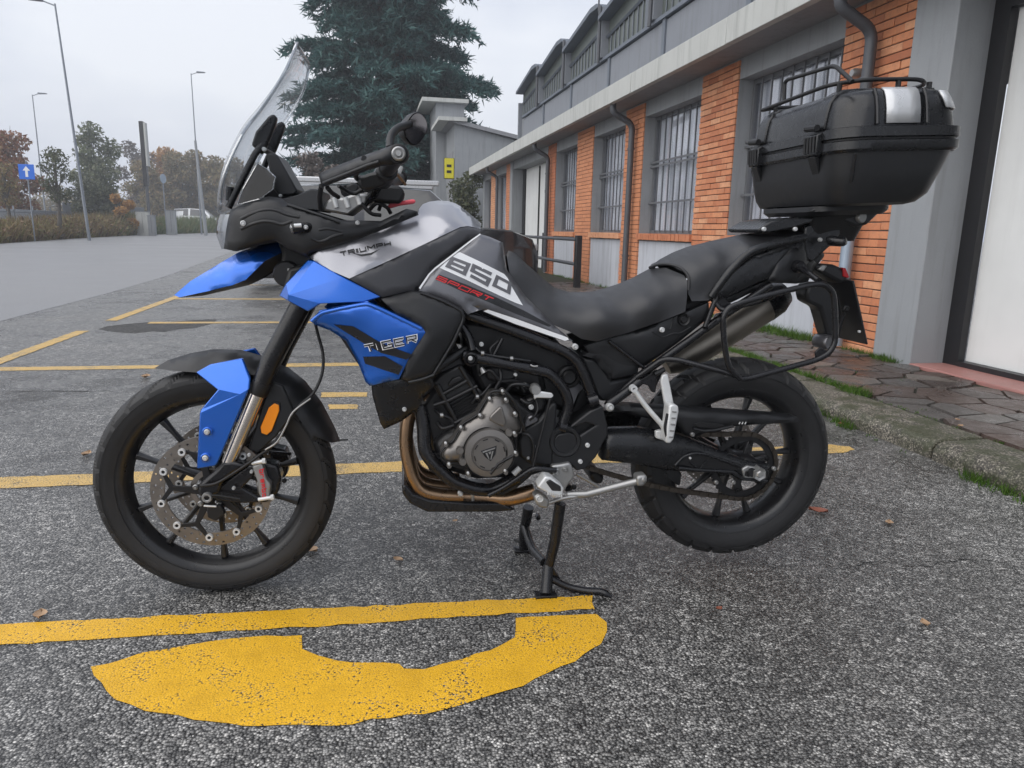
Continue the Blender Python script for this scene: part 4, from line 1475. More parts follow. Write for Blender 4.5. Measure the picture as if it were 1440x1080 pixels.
def bolt(parent, p, r=.006, h=.006, mat='alu_white', nm='bolt', ax=(0, -1, 0)):
    MB().lathe([(0, h), (r * .45, h), (r * .5, h * .55), (r * .75, h), (r, h * .7), (r, -.004)], p, ax, 12).build(nm, M[mat], parent, smooth=40)

def disc(name, mat, parent, c, prof, n=48, ax=(0, 1, 0), smooth=35):
    return MB().lathe(prof, c, ax, n).build(name, mat, parent, smooth=smooth)

# ---------------------------------------------------------------- lettering as thin raised strokes
GL = {'T': [[(0, 1), (1, 1)], [(.5, .9), (.5, 0)]], 'I': [[(.5, 0), (.5, 1)]], 'G': [[(1, 1), (0, 1), (0, 0), (1, 0), (1, .48), (.55, .48)]],
      'E': [[(1, 1), (0, 1), (0, 0), (1, 0)], [(.12, .5), (.85, .5)]], 'R': [[(0, 0), (0, 1), (1, 1), (1, .5), (.1, .5)], [(.55, .42), (1, 0)]],
      'U': [[(0, 1), (0, 0), (1, 0), (1, 1)]], 'M': [[(0, 0), (0, 1), (.5, .4), (1, 1), (1, 0)]], 'P': [[(0, 0), (0, 1), (1, 1), (1, .45), (.1, .45)]],
      'H': [[(0, 0), (0, 1)], [(1, 0), (1, 1)], [(.1, .5), (.9, .5)]], 'S': [[(1, 1), (0, 1), (0, .5), (1, .5), (1, 0), (0, 0)]],
      'O': [[(0, 0), (0, 1), (1, 1), (1, 0), (0, 0)]], '0': [[(0, 0), (0, 1), (1, 1), (1, 0), (0, 0)]], '5': [[(1, 1), (0, 1), (0, .5), (1, .5), (1, 0), (0, 0)]],
      '8': [[(0, 0), (0, 1), (1, 1), (1, 0), (0, 0)], [(.1, .5), (.9, .5)]],
      'b': [[(0, 1), (0, 0), (1, 0), (1, .6), (.1, .6)]], 'r': [[(0, 0), (0, .6), (1, .6)]], 'e': [[(1, 0), (0, 0), (0, .6), (1, .6), (1, .3), (.1, .3)]],
      'm': [[(0, 0), (0, .6), (1, .6), (1, 0)], [(.5, .5), (.5, 0)]], 'o': [[(0, 0), (0, .6), (1, .6), (1, 0), (0, 0)]]}

def ribbon(poly, t, asp):
    """left and right edges of a stroke with mitred corners; asp = width of one unit in x against y"""
    P = [Vector((x * asp, y)) for x, y in poly]
    closed = (P[0] - P[-1]).length < 1e-6
    if closed:
        P = P[:-1]
    n = len(P)
    Lf, Rt = [], []
    for i in range(n):
        if closed or 0 < i < n - 1:
            d0, d1 = (P[i] - P[i - 1]).normalized(), (P[(i + 1) % n] - P[i]).normalized()
        else:
            d0 = d1 = (P[1] - P[0]).normalized() if i == 0 else (P[-1] - P[-2]).normalized()
        n0, n1 = Vector((-d0.y, d0.x)), Vector((-d1.y, d1.x))
        b = (n0 + n1)
        b = b / max(.35, b.dot(n0)) if b.length > 1e-6 else n0
        Lf.append(P[i] + b * t / 2); Rt.append(P[i] - b * t / 2)
    if closed:
        Lf.append(Lf[0]); Rt.append(Rt[0])
    return Lf, Rt

def surf(px_, py_, ev, off, Y0=-.15):
    Y = Y0
    for _ in range(6):
        p = at('px', px_, py_, Y)
        Y = float(ev(np.array([[p.x, p.z]]))[0]) if ev else Y0
    return at('px', px_, py_, Y - off)

def lettering(name, mat, parent, text, w, quad, ev, t=.16, off=.0015, gap=.30, asp=1.0, Y0=-.15, slant=0.0, depth=.0012):
    """text laid into a picture quad TL, TR, BR, BL on the surface ev"""
    ox, oy, s = WIN[w]
    q = [Vector((ox + x * s, oy + y * s)) for x, y in quad]
    n = len(text)
    wid = [{'I': .34, 'M': 1.15}.get(ch, 1.0) for ch in text]
    cell = 1.0 / (sum(wid) + (n - 1) * gap)
    for i, ch in enumerate(text):
        if ch not in GL:
            continue
        mb = MB()
        for si, poly in enumerate(GL[ch]):
            asp_ = asp * wid[i]
            Lf, Rt = ribbon([(min(max(x, .0), 1.0), y) for x, y in poly], t if ch != 'I' else asp_ * .999, asp_)
            def tr(p):
                u = (p.x / asp_) * (1 - t / asp_ * .9) + t / asp_ * .45 if ch != 'I' else p.x / asp_
                v_ = p.y * (1 - t * .95) + t * .475
                U = (sum(wid[:i]) + i * gap) * cell + u * wid[i] * cell + slant * (v_ - .5) * cell
                a_ = q[0].lerp(q[1], U); b_ = q[3].lerp(q[2], U)
                return b_.lerp(a_, v_)
            vs_, fs = [], []
            for a_, b_ in zip(Lf, Rt):
                for p2 in (tr(a_), tr(b_)):
                    vs_.append(surf(p2.x, p2.y, ev, off + si * .0002, Y0))
            k = len(vs_)
            back = [v + Vector((0, depth, 0)) for v in vs_]
            for j in range(len(Lf) - 1):
                fs.append((2 * j, 2 * j + 1, 2 * j + 3, 2 * j + 2))
                fs.append((2 * j + k, 2 * j + 2 + k, 2 * j + 3 + k, 2 * j + 1 + k))
                fs.append((2 * j, 2 * j + 2, 2 * j + 2 + k, 2 * j + k))
                fs.append((2 * j + 1, 2 * j + 1 + k, 2 * j + 3 + k, 2 * j + 3))
            mb.add(vs_ + back, fs)
        mb.build(name, mat, parent, smooth=0)

def decal(name, mat, parent, w, poly, ev, off=.001, Y0=-.15, res=10, depth=.0008):
    """a flat sticker that follows the panel beneath it"""
    ox, oy, s = WIN[w]
    P = [Vector((ox + x * s, oy + y * s)) for x, y in poly]
    out = []
    for i in range(len(P)):
        a_, b_ = P[i], P[(i + 1) % len(P)]
        k = max(1, int((a_ - b_).length / res))
        out += [a_.lerp(b_, j / k) for j in range(k)]
    m = len(out)
    lo_ = Vector((min(p.x for p in out), min(p.y for p in out))); hi_ = Vector((max(p.x for p in out), max(p.y for p in out)))
    pts = list(out)
    def ins(x, y):
        c = False
        for i in range(m):
            a_, b_ = out[i], out[(i + 1) % m]
            if (a_.y > y) != (b_.y > y) and x < (b_.x - a_.x) * (y - a_.y) / (b_.y - a_.y) + a_.x:
                c = not c
        return c
    x = lo_.x
    while x < hi_.x:
        y = lo_.y
        while y < hi_.y:
            if ins(x, y):
                pts.append(Vector((x, y)))
            y += res
        x += res
    r = delaunay_2d_cdt(pts, [(i, (i + 1) % m) for i in range(m)], [], 1, 1e-6)
    V = [surf(v.x, v.y, ev, off, Y0) for v in r[0]]
    return MB().add(V, [tuple(f) for f in r[2]]).build(name, mat, parent, smooth=60)

# ---------------------------------------------------------------- wheels
def tyre(name, parent, c, Rr, Ri, w, grooves, seg=540, knob=.0):
    prof = []
    nb = 26
    hw = w / 2
    for i in range(nb + 1):
        u = -1 + 2 * i / nb
        b = u * math.pi / 2
        ht = Rr - Ri
        # crown, shoulder, side wall down to the bead
        y = hw * math.sin(b)
        if abs(u) > .72:
            k = (abs(u) - .72) / .28
            rr_ = Rr - w * .36 * (1 - math.cos(.72 * math.pi / 2)) * 1.0 - (ht - w * .36 * (1 - math.cos(.72 * math.pi / 2))) * k
            y = math.copysign(hw * (math.sin(.72 * math.pi / 2) + .06 * math.sin(k * 2.4) - .20 * max(0, k - .35)), u)
        else:
            rr_ = Rr - w * .36 * (1 - math.cos(b))
        prof.append((rr_, y, u))
    V, F = [], []
    m = len(prof)
    for k in range(seg):
        a_ = 2 * math.pi * k / seg
        for (r_, y, u) in prof:
            g = grooves(a_, u) if abs(u) < .80 else 0.0
            rr_ = r_ - g
            V.append((c[0] + rr_ * math.cos(a_), c[1] + y, c[2] + rr_ * math.sin(a_)))
    for k in range(seg):
        k2 = (k + 1) % seg
        for i in range(m - 1):
            F.append((k * m + i, k * m + i + 1, k2 * m + i + 1, k2 * m + i))
    o = MB().add(V, F).build(name, M['rubber'], parent, smooth=24)
    for rq, yq, tq in ((Ri + .012, .405 * w, .0016), (Ri + .020, .44 * w, .0011), (Ri + (Rr - Ri) * .52, .505 * w, .0011)):
        for s_ in (-1, 1):
            MB().tube([Vector((c[0] + rq * math.cos(k * math.pi / 48), c[1] + s_ * yq, c[2] + rq * math.sin(k * math.pi / 48))) for k in range(96)], tq, 5, True).build('sidewall_ring', M['rubber'], parent, smooth=60)
    return o

def front_groove(a_, u):
    n = 30
    ph = (a_ * n / (2 * math.pi) - abs(u) * 1.5) % 1.0
    on = ph < .15 and .10 < abs(u) < .76
    return .0065 if on else 0.0

def rear_groove(a_, u):
    n = 26
    ph = (a_ * n / (2 * math.pi) + abs(u) * .8 + (.5 if u > 0 else 0)) % 1.0
    on = (ph < .16 and abs(u) < .72) or (abs(abs(u) - .30) < .03 and .3 < ph < .9)
    return .0080 if on else 0.0

def cast_wheel(name, c, Rr, tw, Rrim, rw, groove, hubw, phase):
    root = empty(name, c, bike)
    tyre('tyre', root, c, Rr, Rrim + .008, tw, groove)
    h = rw / 2
    prof = [(Rrim - .004, -h - .004), (Rrim + .012, -h - .006), (Rrim + .012, -h + .004), (Rrim - .012, -h + .012), (Rrim - .016, -h + .03), (Rrim - .018, h - .03), (Rrim - .012, h - .012), (Rrim + .012, h - .004), (Rrim + .012, h + .006), (Rrim - .004, h + .004), (Rrim - .018, h - .010), (Rrim - .027, h - .030), (Rrim - .029, 0), (Rrim - .027, -h + .030), (Rrim - .018, -h + .010)]
    MB().lathe(prof, c, (0, 1, 0), 96, True).build('rim', M['rim'], root, smooth=40)
    MB().lathe([(.012, -hubw), (.036, -hubw), (.040, -hubw + .012), (.032, -.02), (.032, .02), (.040, hubw - .012), (.036, hubw), (.012, hubw)], c, (0, 1, 0), 40, True).build('hub', M['rim'], root, smooth=40)
    for k in range(10):
        a_ = phase + 2 * math.pi * k / 10
        er, et = Vector((math.cos(a_), 0, math.sin(a_))), Vector((-math.sin(a_), 0, math.cos(a_)))
        sk = et * (.010 if k % 2 else -.010)
        C = Vector(c)
        st = [(.028, .013, .020), (.10, .0085, .014), (Rrim - .07, .0075, .011), (Rrim - .028, .012, .016)]
        V, F = [], []
        for i, (r_, wt, wy) in enumerate(st):
            o_ = C + er * r_ + sk * (r_ / Rrim)
            V += [o_ + et * (wt * .6) - Vector((0, wy, 0)), o_ + et * wt, o_ + et * (wt * .6) + Vector((0, wy, 0)), o_ - et * (wt * .6) + Vector((0, wy, 0)), o_ - et * wt, o_ - et * (wt * .6) - Vector((0, wy, 0))]
        for i in range(len(st) - 1):
            for j in range(6):
                F.append((i * 6 + j, i * 6 + (j + 1) % 6, i * 6 + 6 + (j + 1) % 6, i * 6 + 6 + j))
        F += [tuple(range(6)), tuple(range(len(V) - 1, len(V) - 7, -1))]
        MB().add(V, F).build('spoke', M['rim'], root, smooth=30, bevel=.002)
    return root

def brake_disc(root, c, Y, r0, r1, th, n=144, holes=True, mat='disc'):
    """a drilled disc: the holes are real"""
    V, F = [], []
    rad = [r0 + (r1 - r0) * i / 7 for i in range(8)]
    for side in (0, 1):
        for k in range(n):
            a_ = 2 * math.pi * k / n
            for r_ in rad:
                V.append((c[0] + r_ * math.cos(a_), Y + side * th, c[2] + r_ * math.sin(a_)))
    m = 8
    off = n * m
    gone = set()
    if holes:
        for k in range(n):
            for i in range(7):
                if (i == 2 and k % 8 == 1) or (i == 4 and k % 8 == 4) or (i == 5 and k % 8 == 7) or (i == 1 and k % 8 == 5):
                    gone.add((k, i))
    for k in range(n):
        k2 = (k + 1) % n
        for i in range(7):
            q = (k * m + i, k * m + i + 1, k2 * m + i + 1, k2 * m + i)
            if (k, i) in gone:
                for e in range(4):
                    a_, b_ = q[e], q[(e + 1) % 4]
                    F.append((a_, b_, b_ + off, a_ + off))
                continue
            F.append(q); F.append(tuple(x + off for x in q[::-1]))
        F.append((k * m, k2 * m, k2 * m + off, k * m + off))
        F.append((k2 * m + 7, k * m + 7, k * m + 7 + off, k2 * m + 7 + off))
    return MB().add(V, F).build('brake_disc', M[mat], root, smooth=30)

FC = (0.0, 0.0, .332)
RC = (1.556, 0.0, .3675)
fwh = cast_wheel('front_wheel', FC, .332, .106, .258, .070, front_groove, .060, .29)
rwh = cast_wheel('rear_wheel', RC, .322, .147, .226, .110, rear_groove, .075, .12)
for Y in (-.083, .078):
    brake_disc(fwh, FC, Y, .122, .160, .005)
    for k in range(5):
        a_ = .5 + 2 * math.pi * k / 5
        er, et = Vector((math.cos(a_), 0, math.sin(a_))), Vector((-math.sin(a_), 0, math.cos(a_)))
        C = Vector((0, Y - .001, .332))
        pl = [C + er * .03 + et * .012, C + er * .10 + et * .007, C + er * .128 + et * .05, C + er * .134 + et * .042, C + er * .112, C + er * .134 - et * .042, C + er * .128 - et * .05, C + er * .10 - et * .007, C + er * .03 - et * .012]
        MB().prism(pl, (0, .006, 0)).build('disc_carrier', M['dark'], fwh, bevel=.0015)
        for sgn in (-1, 1):
            b = C + er * .127 + et * .046 * sgn
            MB().lathe([(.0045, -.004), (.0055, -.006), (.0095, -.006), (.0105, -.003), (.0105, .006)], b, (0, 1, 0), 16).build('disc_bobbin', M['alu_white'], fwh, smooth=40)
            MB().lathe([(0, -.003), (.0046, -.003)], b, (0, 1, 0), 12).build('bobbin_centre', M['dark'], fwh, smooth=0)
# ABS ring, hub cover, axle
MB().lathe([(.046, -.068), (.060, -.068), (.060, -.064), (.046, -.064)], FC, (0, 1, 0), 60, True).build('sensor_ring', M['disc'], fwh)
for k in range(5):
    a_ = .2 + 2 * math.pi * k / 5
    bolt(fwh, Vector((.042 * math.cos(a_), -.090, .332 + .042 * math.sin(a_))), .0075, .006, 'alu')

# ---------------------------------------------------------------- front fork
fork = empty('fork', (0, 0, .4), bike)
for sgn in (1, -1):
    def FA(w, x, y, Y=-.100):
        p = at(w, x, y, Y); return Vector((p.x, p.y * sgn, p.z))
    MB().tube([FA('px', 430.5, 414), FA('B', 745, 128), FA('B', 706, 226)], [.0275, .0272, .0255], 24).build('outer_tube', M['frame'], fork, smooth=60)
    MB().tube([FA('B', 708, 222), FA('B', 693, 258), FA('B', 689, 268)], [.0262, .0262, .0235], 24).build('dust_seal', M['dark'], fork, smooth=30)
    MB().tube([FA('B', 700, 240), FA('B', 575, 542)], .0205, 24).build('inner_tube', M['fork'], fork, smooth=60)
    # casting at the bottom that carries the axle and the brake caliper
    low = [('L', 620, 300), ('L', 700, 295), ('L', 830, 330), ('L', 700, 400), ('L', 620, 470), ('L', 590, 560), ('L', 500, 615), ('L', 440, 610), ('L', 405, 570), ('L', 415, 500), ('L', 480, 440), ('L', 560, 370)]
    pp = [at(w, x, y, -.122) for w, x, y in low]
    MB().prism([Vector((p.x, p.y * sgn, p.z)) for p in pp], (0, .045 * sgn, 0)).build('fork_bottom', M['frame'], fork, bevel=.008, seg=3)
    br = [('L', 500, 560), ('L', 640, 470), ('L', 830, 330), ('L', 900, 330), ('L', 880, 420), ('L', 780, 520), ('L', 930, 600), ('L', 1010, 600), ('L', 1000, 640), ('L', 780, 650), ('L', 560, 625)]
    pp = [at(w, x, y, -.110) for w, x, y in br]
    MB().prism([Vector((p.x, p.y * sgn, p.z)) for p in pp], (0, .016 * sgn, 0)).build('caliper_bracket', M['frame'], fork, bevel=.005)
    cal = [('L', 860, 335), ('L', 950, 300), ('L', 985, 440), ('L', 1025, 490), ('L', 1012, 605), ('L', 940, 608), ('L', 918, 560), ('L', 910, 470)]
    pp = [at(w, x, y, -.128) for w, x, y in cal]
    co = MB().prism([Vector((p.x, p.y * sgn, p.z)) for p in pp], (0, .030 * sgn, 0)).build('brake_caliper', M['alu'], fork, bevel=.006, seg=3)
    pp = [at(w, x, y, -.100) for w, x, y in (('L', 930, 300), ('L', 1080, 330), ('L', 1110, 430), ('L', 1090, 560), ('L', 1020, 610), ('L', 960, 580))]
    MB().prism([Vector((p.x, p.y * sgn, p.z)) for p in pp], (0, .055 * sgn, 0)).build('caliper_body', M['frame'], fork, bevel=.008, seg=3)
    for (x0, y0, x1, y1) in ((865, 308, 970, 290), (920, 615, 1040, 596)):
        MB().tube([FA('L', x0, y0, -.131), FA('L', x1, y1, -.131)], .0055, 12).build('caliper_bolt', M['alu_white'], fork)
        MB().tube([FA('L', x1 - 14, y1 + 2, -.131), FA('L', x1 + 12, y1 - 3, -.131)], .0082, 6).build('bolt_head', M['alu_white'], fork, smooth=0)
MB().tube([(0, -.128, .332), (0, .128, .332)], .0125, 20).build('axle', M['dark'], fork)
MB().lathe([(.0065, -.132), (.0085, -.1345), (.0125, -.1345), (.0140, -.131), (.0140, -.12)], FC, (0, 1, 0), 20).build('axle_end', M['alu'], fork)
MB().lathe([(0, -.126), (.0066, -.126)], FC, (0, 1, 0), 12).build('axle_socket', M['dark'], fork)
lettering('brand_lettering', M['red'], fork, 'brembo', 'L', ((975, 350), (1000, 590), (955, 600), (925, 365)), None, t=.20, off=.0035, gap=.28, asp=.8, Y0=-.128)
for x, y in ((842, 237), (712, 517), (862, 378)):
    bolt(fork, at('L', x, y, -.124), .0045)
for x, y, r_ in ((1140, 455, .006), (1130, 70, .005)):
    bolt(fork, at('L', x, y, -.09), r_, mat='dark')
pipe('brake_hose', M['dark'], fork, A3('L', (430, 500, -.135), (560, 480, -.135), (700, 400, -.135), (850, 300, -.135), (930, 240, -.13)) + A3('B', (740, 480, -.12), (800, 400, -.12), (850, 320, -.11), (910, 265, -.10), (945, 190, -.08), (950, 110, -.06), (930, 30, -.05), (915, -30, -.04)), .0042, sp=True)
pipe('brake_hose', M['alu'], fork, A3('B', (720, 490, -.125), (765, 460, -.125), (800, 400, -.124), (830, 340, -.12), (900, 285, -.105)), .0026, sp=True)
pipe('sensor_wire', M['dark'], fork, A3('L', (430, 600, -.13), (540, 580, -.13), (640, 590, -.13), (760, 610, -.13)), .003, sp=True)
MB().tube(A3('L', (1000, 215, -.09), (1190, 230, -.02)), .005, 8).build('flap_brace', M['frame'], fork)
plate('sensor_block', M['dark'], fork, A3('L', (480, 680, -.105), (600, 660, -.105), (640, 740, -.105), (560, 800, -.105), (490, 770, -.105)), .02, .004)
MB().tube(A3('L', (460, 668, -.108), (565, 672, -.108)), .003, 8).build('sensor_pin', M['alu_white'], fork)

# ---------------------------------------------------------------- front mudguard
mud = empty('front_mudguard', (0, 0, .7), bike)
skin('mudguard_top', M['plastic'], mud, A3('B', (276, 164, 0), (330, 132, 0), (420, 104, 0), (510, 88, 0), (620, 90, 0), (720, 118, 0), (740, 175, -.055), (690, 190, -.066), (560, 192, -.066), (440, 181, -.064), (340, 174, -.040)), A3('B', (430, 140, -.045), (560, 135, -.05), (660, 150, -.05)), 0, 0, mirror='merge')
skin('mudguard_flap', M['plastic'], mud, A3('B', (755, 140, 0), (810, 160, 0), (880, 215, 0), (945, 300, 0), (995, 395, 0), (1020, 456, 0), (985, 462, -.045), (900, 432, -.066), (845, 350, -.070), (800, 325, -.072), (735, 300, -.072), (735, 190, -.060)), A3('B', (840, 230, -.048), (900, 330, -.05), (950, 400, -.045)), 0, 0, mirror='merge')
plate('mudguard_bracket', M['plastic'], mud, A3('B', (700, 330, -.088), (740, 215, -.088), (790, 235, -.088), (838, 345, -.088), (760, 440, -.088), (690, 505, -.088), (650, 490, -.088)), .014, .005, mirror=True)
rf = A3('B', (755, 305, -.094), (773, 312, -.094), (775, 335, -.094), (745, 415, -.094), (725, 432, -.094), (703, 424, -.094), (700, 400, -.094), (733, 322, -.094))
plate('side_reflector', M['orange'], mud, rf, .006, .002, mirror=True)
ctr = sum(rf, Vector()) / len(rf)
plate('reflector_rim', M['dark'], mud, [ctr + (p - ctr) * 1.14 + Vector((0, .002, 0)) for p in rf], .006, .002, mirror=True)
MB().tube(A3('B', (1010, 452, -.02), (1050, 450, -.02)), .002, 6).build('flap_wire', M['dark'], mud)
# blue fork guards
Vg = A3('B', (440, 182, -.080), (498, 150, -.086), (628, 124, -.090), (660, 205, -.118), (528, 252, -.124), (462, 330, -.120), (655, 246, -.128), (618, 268, -.131), (528, 545, -.134), (520, 556, -.134), (444, 568, -.134), (456, 345, -.124))
facet('fork_guard', M['blue'], mud, Vg, [(0, 1, 2, 3, 4), (4, 3, 6, 7), (4, 7, 5), (5, 7, 11), (7, 6, 8, 9, 10, 11)], .012, .004)
for x, y in ((487, 418), (480, 522)):
    p = at('B', x, y, -.138)
    bolt(mud, p, .0075, .006, 'alu_white')
    MB().lathe([(.010, .003), (.0125, .0015), (.0125, -.006)], p, (0, -1, 0), 20).build('bolt_recess', M['blue'], mud)

# ---------------------------------------------------------------- nose: beak, fairing, lamp, screen
nose = empty('front_fairing', (.2, 0, 1.0), bike)
skin('beak', M['blue'], nose, A3('px', (245, 415, 0), (267, 396, 0), (316, 366, 0), (335, 355, -.0), (369, 343, -.0), (389, 338.5, 0), (403, 349, -.045), (392, 357, -.062), (373, 366, -.066), (359, 380, -.066), (346, 393, -.062), (327, 401, -.050), (290, 410, -.028), (252, 418, -.004)), A3('px', (300, 388, -.028), (330, 372, -.045), (360, 355, -.05)), 0, 0, res=.009, mirror='merge', smooth=40)
skin('beak_underside', M['plastic'], nose, A3('px', (252, 418.5, -.003), (290, 410.5, -.026), (327, 401.5, -.048), (346, 393.5, -.060), (359, 381, -.064), (373, 367, -.064), (400, 353, -.06), (402, 366, -.05), (385, 380, -.04), (368, 392, -.03), (350, 401, -.02), (320, 408, -.01), (285, 416, -.0)), (), 0, 0, mirror='merge')
_, ev_f = skin('side_fairing', M['plastic'], nose,
     A3('J', (74, 702, -.115), (92, 560, -.120), (106, 480, -.125), (125, 408, -.130), (190, 374, -.145), (300, 330, -.158), (420, 300, -.160), (510, 316, -.158), (560, 358, -.160), (680, 395, -.165), (800, 432, -.168), (972, 484, -.170)) +
     A3('C', (560, 182, -.150), (690, 120, -.118), (742, 132, -.105), (752, 152, -.110), (600, 214, -.150), (450, 272, -.168), (240, 334, -.180), (180, 352, -.182)) +
     A3('J', (730, 782, -.178), (560, 700, -.170), (470, 640, -.165), (380, 662, -.160), (170, 722, -.140)),
     A3('J', (300, 500, -.172), (480, 470, -.178), (640, 560, -.184), (200, 560, -.150), (800, 600, -.188)), .010, .007, mirror='copy')
def bead(w, pts, r, ev, mat='plastic', par=nose, nm='fairing_rib'):
    q = []
    for x, y in pts:
        ox, oy, s = WIN[w]
        q.append(surf(ox + x * s, oy + y * s, ev, -r * .55, -.17))
    MB().tube(fillet(q, .012, 4), r, 8).build(nm, M[mat], par, smooth=60)
bead('J', [(215, 475), (280, 440), (390, 404), (480, 408), (560, 445), (655, 462)], .0060, ev_f)
bead('J', [(215, 548), (300, 512), (380, 490), (460, 498), (520, 522), (600, 492)], .0055, ev_f)
bead('J', [(745, 618), (800, 650), (850, 640), (900, 610), (985, 588)], .0055, ev_f)
bead('J', [(800, 560), (870, 548), (985, 575)], .0045, ev_f)
bead('J', [(560, 366), (690, 406), (810, 446), (960, 500)], .0040, ev_f)
bolt(nose, surf(300 + 228 * .18519, 220 + 508 * .18519, ev_f, .001), .0070)
bolt(nose, at('A', 1018, 912, -.172), .0055)
# indicator lamp on the side
ip = at('J', 690, 540, -.190)
MB().tube([ip + Vector((.012, .02, 0)), ip], .013, 14).build('indicator_base', M['dark'], nose)
MB().tube(A3('J', (590, 555, -.205), (600, 548, -.205), (660, 540, -.200), (700, 538, -.195)), [.008, .014, .013, .008], 16).build('indicator', M['plastic_smooth'], nose, smooth=60)
MB().tube(A3('J', (583, 555, -.207), (600, 550, -.206)), [.010, .0135], 16).build('indicator_lens', M['lens'], nose, smooth=60)
MB().tube(A3('J', (612, 528, -.213), (668, 524, -.209)), .0055, 8).build('indicator_glint', M['alu_white'], nose, smooth=60)
bolt(nose, at('J', 703, 538, -.203), .0055)
# headlamp: clear cover over a dark bowl
for nm, mt, dx in (('headlight_lens', 'lens', 0.0), ('headlight_bowl', 'silver_reflector', .016)):
    V, F = [], []
    ed = [(66, 440), (52, 480), (44, 540), (46, 600), (62, 650), (76, 702)]
    cn = [(58, 440), (44, 480), (34, 540), (36, 600), (54, 650), (74, 702)]
    for (x, y), (x2, y2) in zip(ed, cn):
        for i in range(9):
            u = -1 + 2 * i / 8
            c_, e_ = at('J', x2, y2, 0), at('J', x + 34, y, -.115)
            X = c_.x * (1 - u * u) + e_.x * u * u + dx; Z = c_.z * (1 - u * u) + e_.z * u * u
            V.append((X, u * .115, Z))
    for i in range(5):
        for j in range(8):
            F.append((i * 9 + j, i * 9 + j + 1, i * 9 + 10 + j, i * 9 + 9 + j))
    MB().add(V, F).build(nm, M[mt], nose, smooth=60)
skin('nose_core', M['dark'], nose, A3('J', (120, 430, -.10), (420, 330, -.10), (780, 440, -.10), (900, 560, -.10), (700, 760, -.09), (480, 650, -.10), (180, 700, -.10)), (), .20, 0)
# screen
def screen():
    cen = [(329, 868), (338, 760), (360, 655), (404, 548), (468, 432), (556, 326), (640, 222), (700, 128), (729, 36)]
    edg = [(424, 822), (440, 760), (470, 690), (515, 600), (566, 512), (632, 430), (694, 338), (748, 232), (774, 112)]
    wd = [.115, .130, .142, .150, .154, .156, .155, .148, .120]
    nu = 17
    rows = []
    for (cx, cy), (ex, ey), w_ in zip(cen, edg, wd):
        rows.append((at('A', cx, cy, 0), at('A', ex, ey, w_), w_))
    C_ = spline([r[0] for r in rows], 5); E_ = spline([r[1] for r in rows], 5)
    V, F = [], []
    n = len(C_)
    for i in range(n):
        for j in range(nu):
            u = -1 + 2 * j / (nu - 1)
            w_ = E_[i].y
            V.append((C_[i].x * (1 - u * u) + E_[i].x * u * u, u * w_, C_[i].z * (1 - u * u) + E_[i].z * u * u))
    for i in range(n - 1):
        for j in range(nu - 1):
            F.append((i * nu + j, i * nu + j + 1, (i + 1) * nu + j + 1, (i + 1) * nu + j))
    o = MB().add(V, F).build('windscreen', M['screen'], bike, smooth=60)
    s = o.modifiers.new('s', 'SOLIDIFY'); s.thickness = .004
    rim_ = [Vector(V[i * nu]) for i in range(n)] + [Vector(V[(n - 1) * nu + j]) for j in range(1, nu)] + [Vector(V[i * nu + nu - 1]) for i in range(n - 2, -1, -1)]
    MB().tube(rim_, .0042, 6).build('screen_edge', M['screen_edge'], o, smooth=60)
    mid = [Vector(V[i * nu + nu // 2]) + Vector((.010, 0, 0)) for i in range(4, n - 3)]
    return o
scr = screen()
# brackets that carry the screen
plate('screen_bracket', M['plastic_smooth'], nose, A3('A', (478, 520, -.075), (500, 450, -.075), (565, 372, -.075), (590, 358, -.075), (612, 378, -.075), (600, 420, -.075), (560, 520, -.075), (530, 570, -.075), (510, 540, -.075)), .022, .006, mirror=True)
pipe('screen_arm', M['plastic_smooth'], nose, A3('A', (535, 520, -.07), (500, 560, -.085), (450, 660, -.095), (395, 770, -.10), (365, 835, -.10)), .0085, mirror=True)
MB().tube(A3('A', (372, 730, -.095), (368, 800, -.095)), .0095, 12).build('screen_knob', M['plastic_smooth'], nose)
bolt(nose, at('A', 545, 540, -.078), .0055, .005)
MB().tube([at('A', 545, 540, -.075), Vector((at('A', 545, 540, -.075).x, .075, at('A', 545, 540, -.075).z))], .006, 8).build('screen_crossbar', M['dark'], nose)
# side deflector, smoked, with a pale cut edge
df = A3('A', (408, 822, -.150), (440, 740, -.148), (512, 612, -.135), (560, 640, -.140), (603, 682, -.150), (588, 742, -.155), (520, 790, -.160))
plate('side_deflector', M['smoke'], nose, df, .004, 0, mirror=True)
MB().tube(df, .0018, 5, True).build('deflector_edge', M['screen_edge'], nose)
plate('deflector_backing', M['dark'], nose, A3('A', (430, 815, -.13), (520, 640, -.12), (590, 690, -.13), (575, 750, -.13), (500, 800, -.13)), .004, 0, mirror=True)
# instrument panel: thin screen tilted towards the rider
ins = A3('A', (552, 560, -.085), (590, 556, -.085), (612, 568, -.085), (716, 752, -.085), (700, 772, -.085), (625, 778, -.085), (590, 740, -.085))
plate('instrument_panel', M['plastic'], nose, ins, .17, .008)
b = at('A', 628, 775, -.09); bolt(nose, b, .004)
plate('dash_cover', M['plastic'], nose, A3('J', (430, 310, -.13), (520, 320, -.13), (640, 290, -.13), (740, 245, -.12), (815, 250, -.12), (830, 420, -.13), (700, 400, -.14), (560, 355, -.14)), .24, .012)

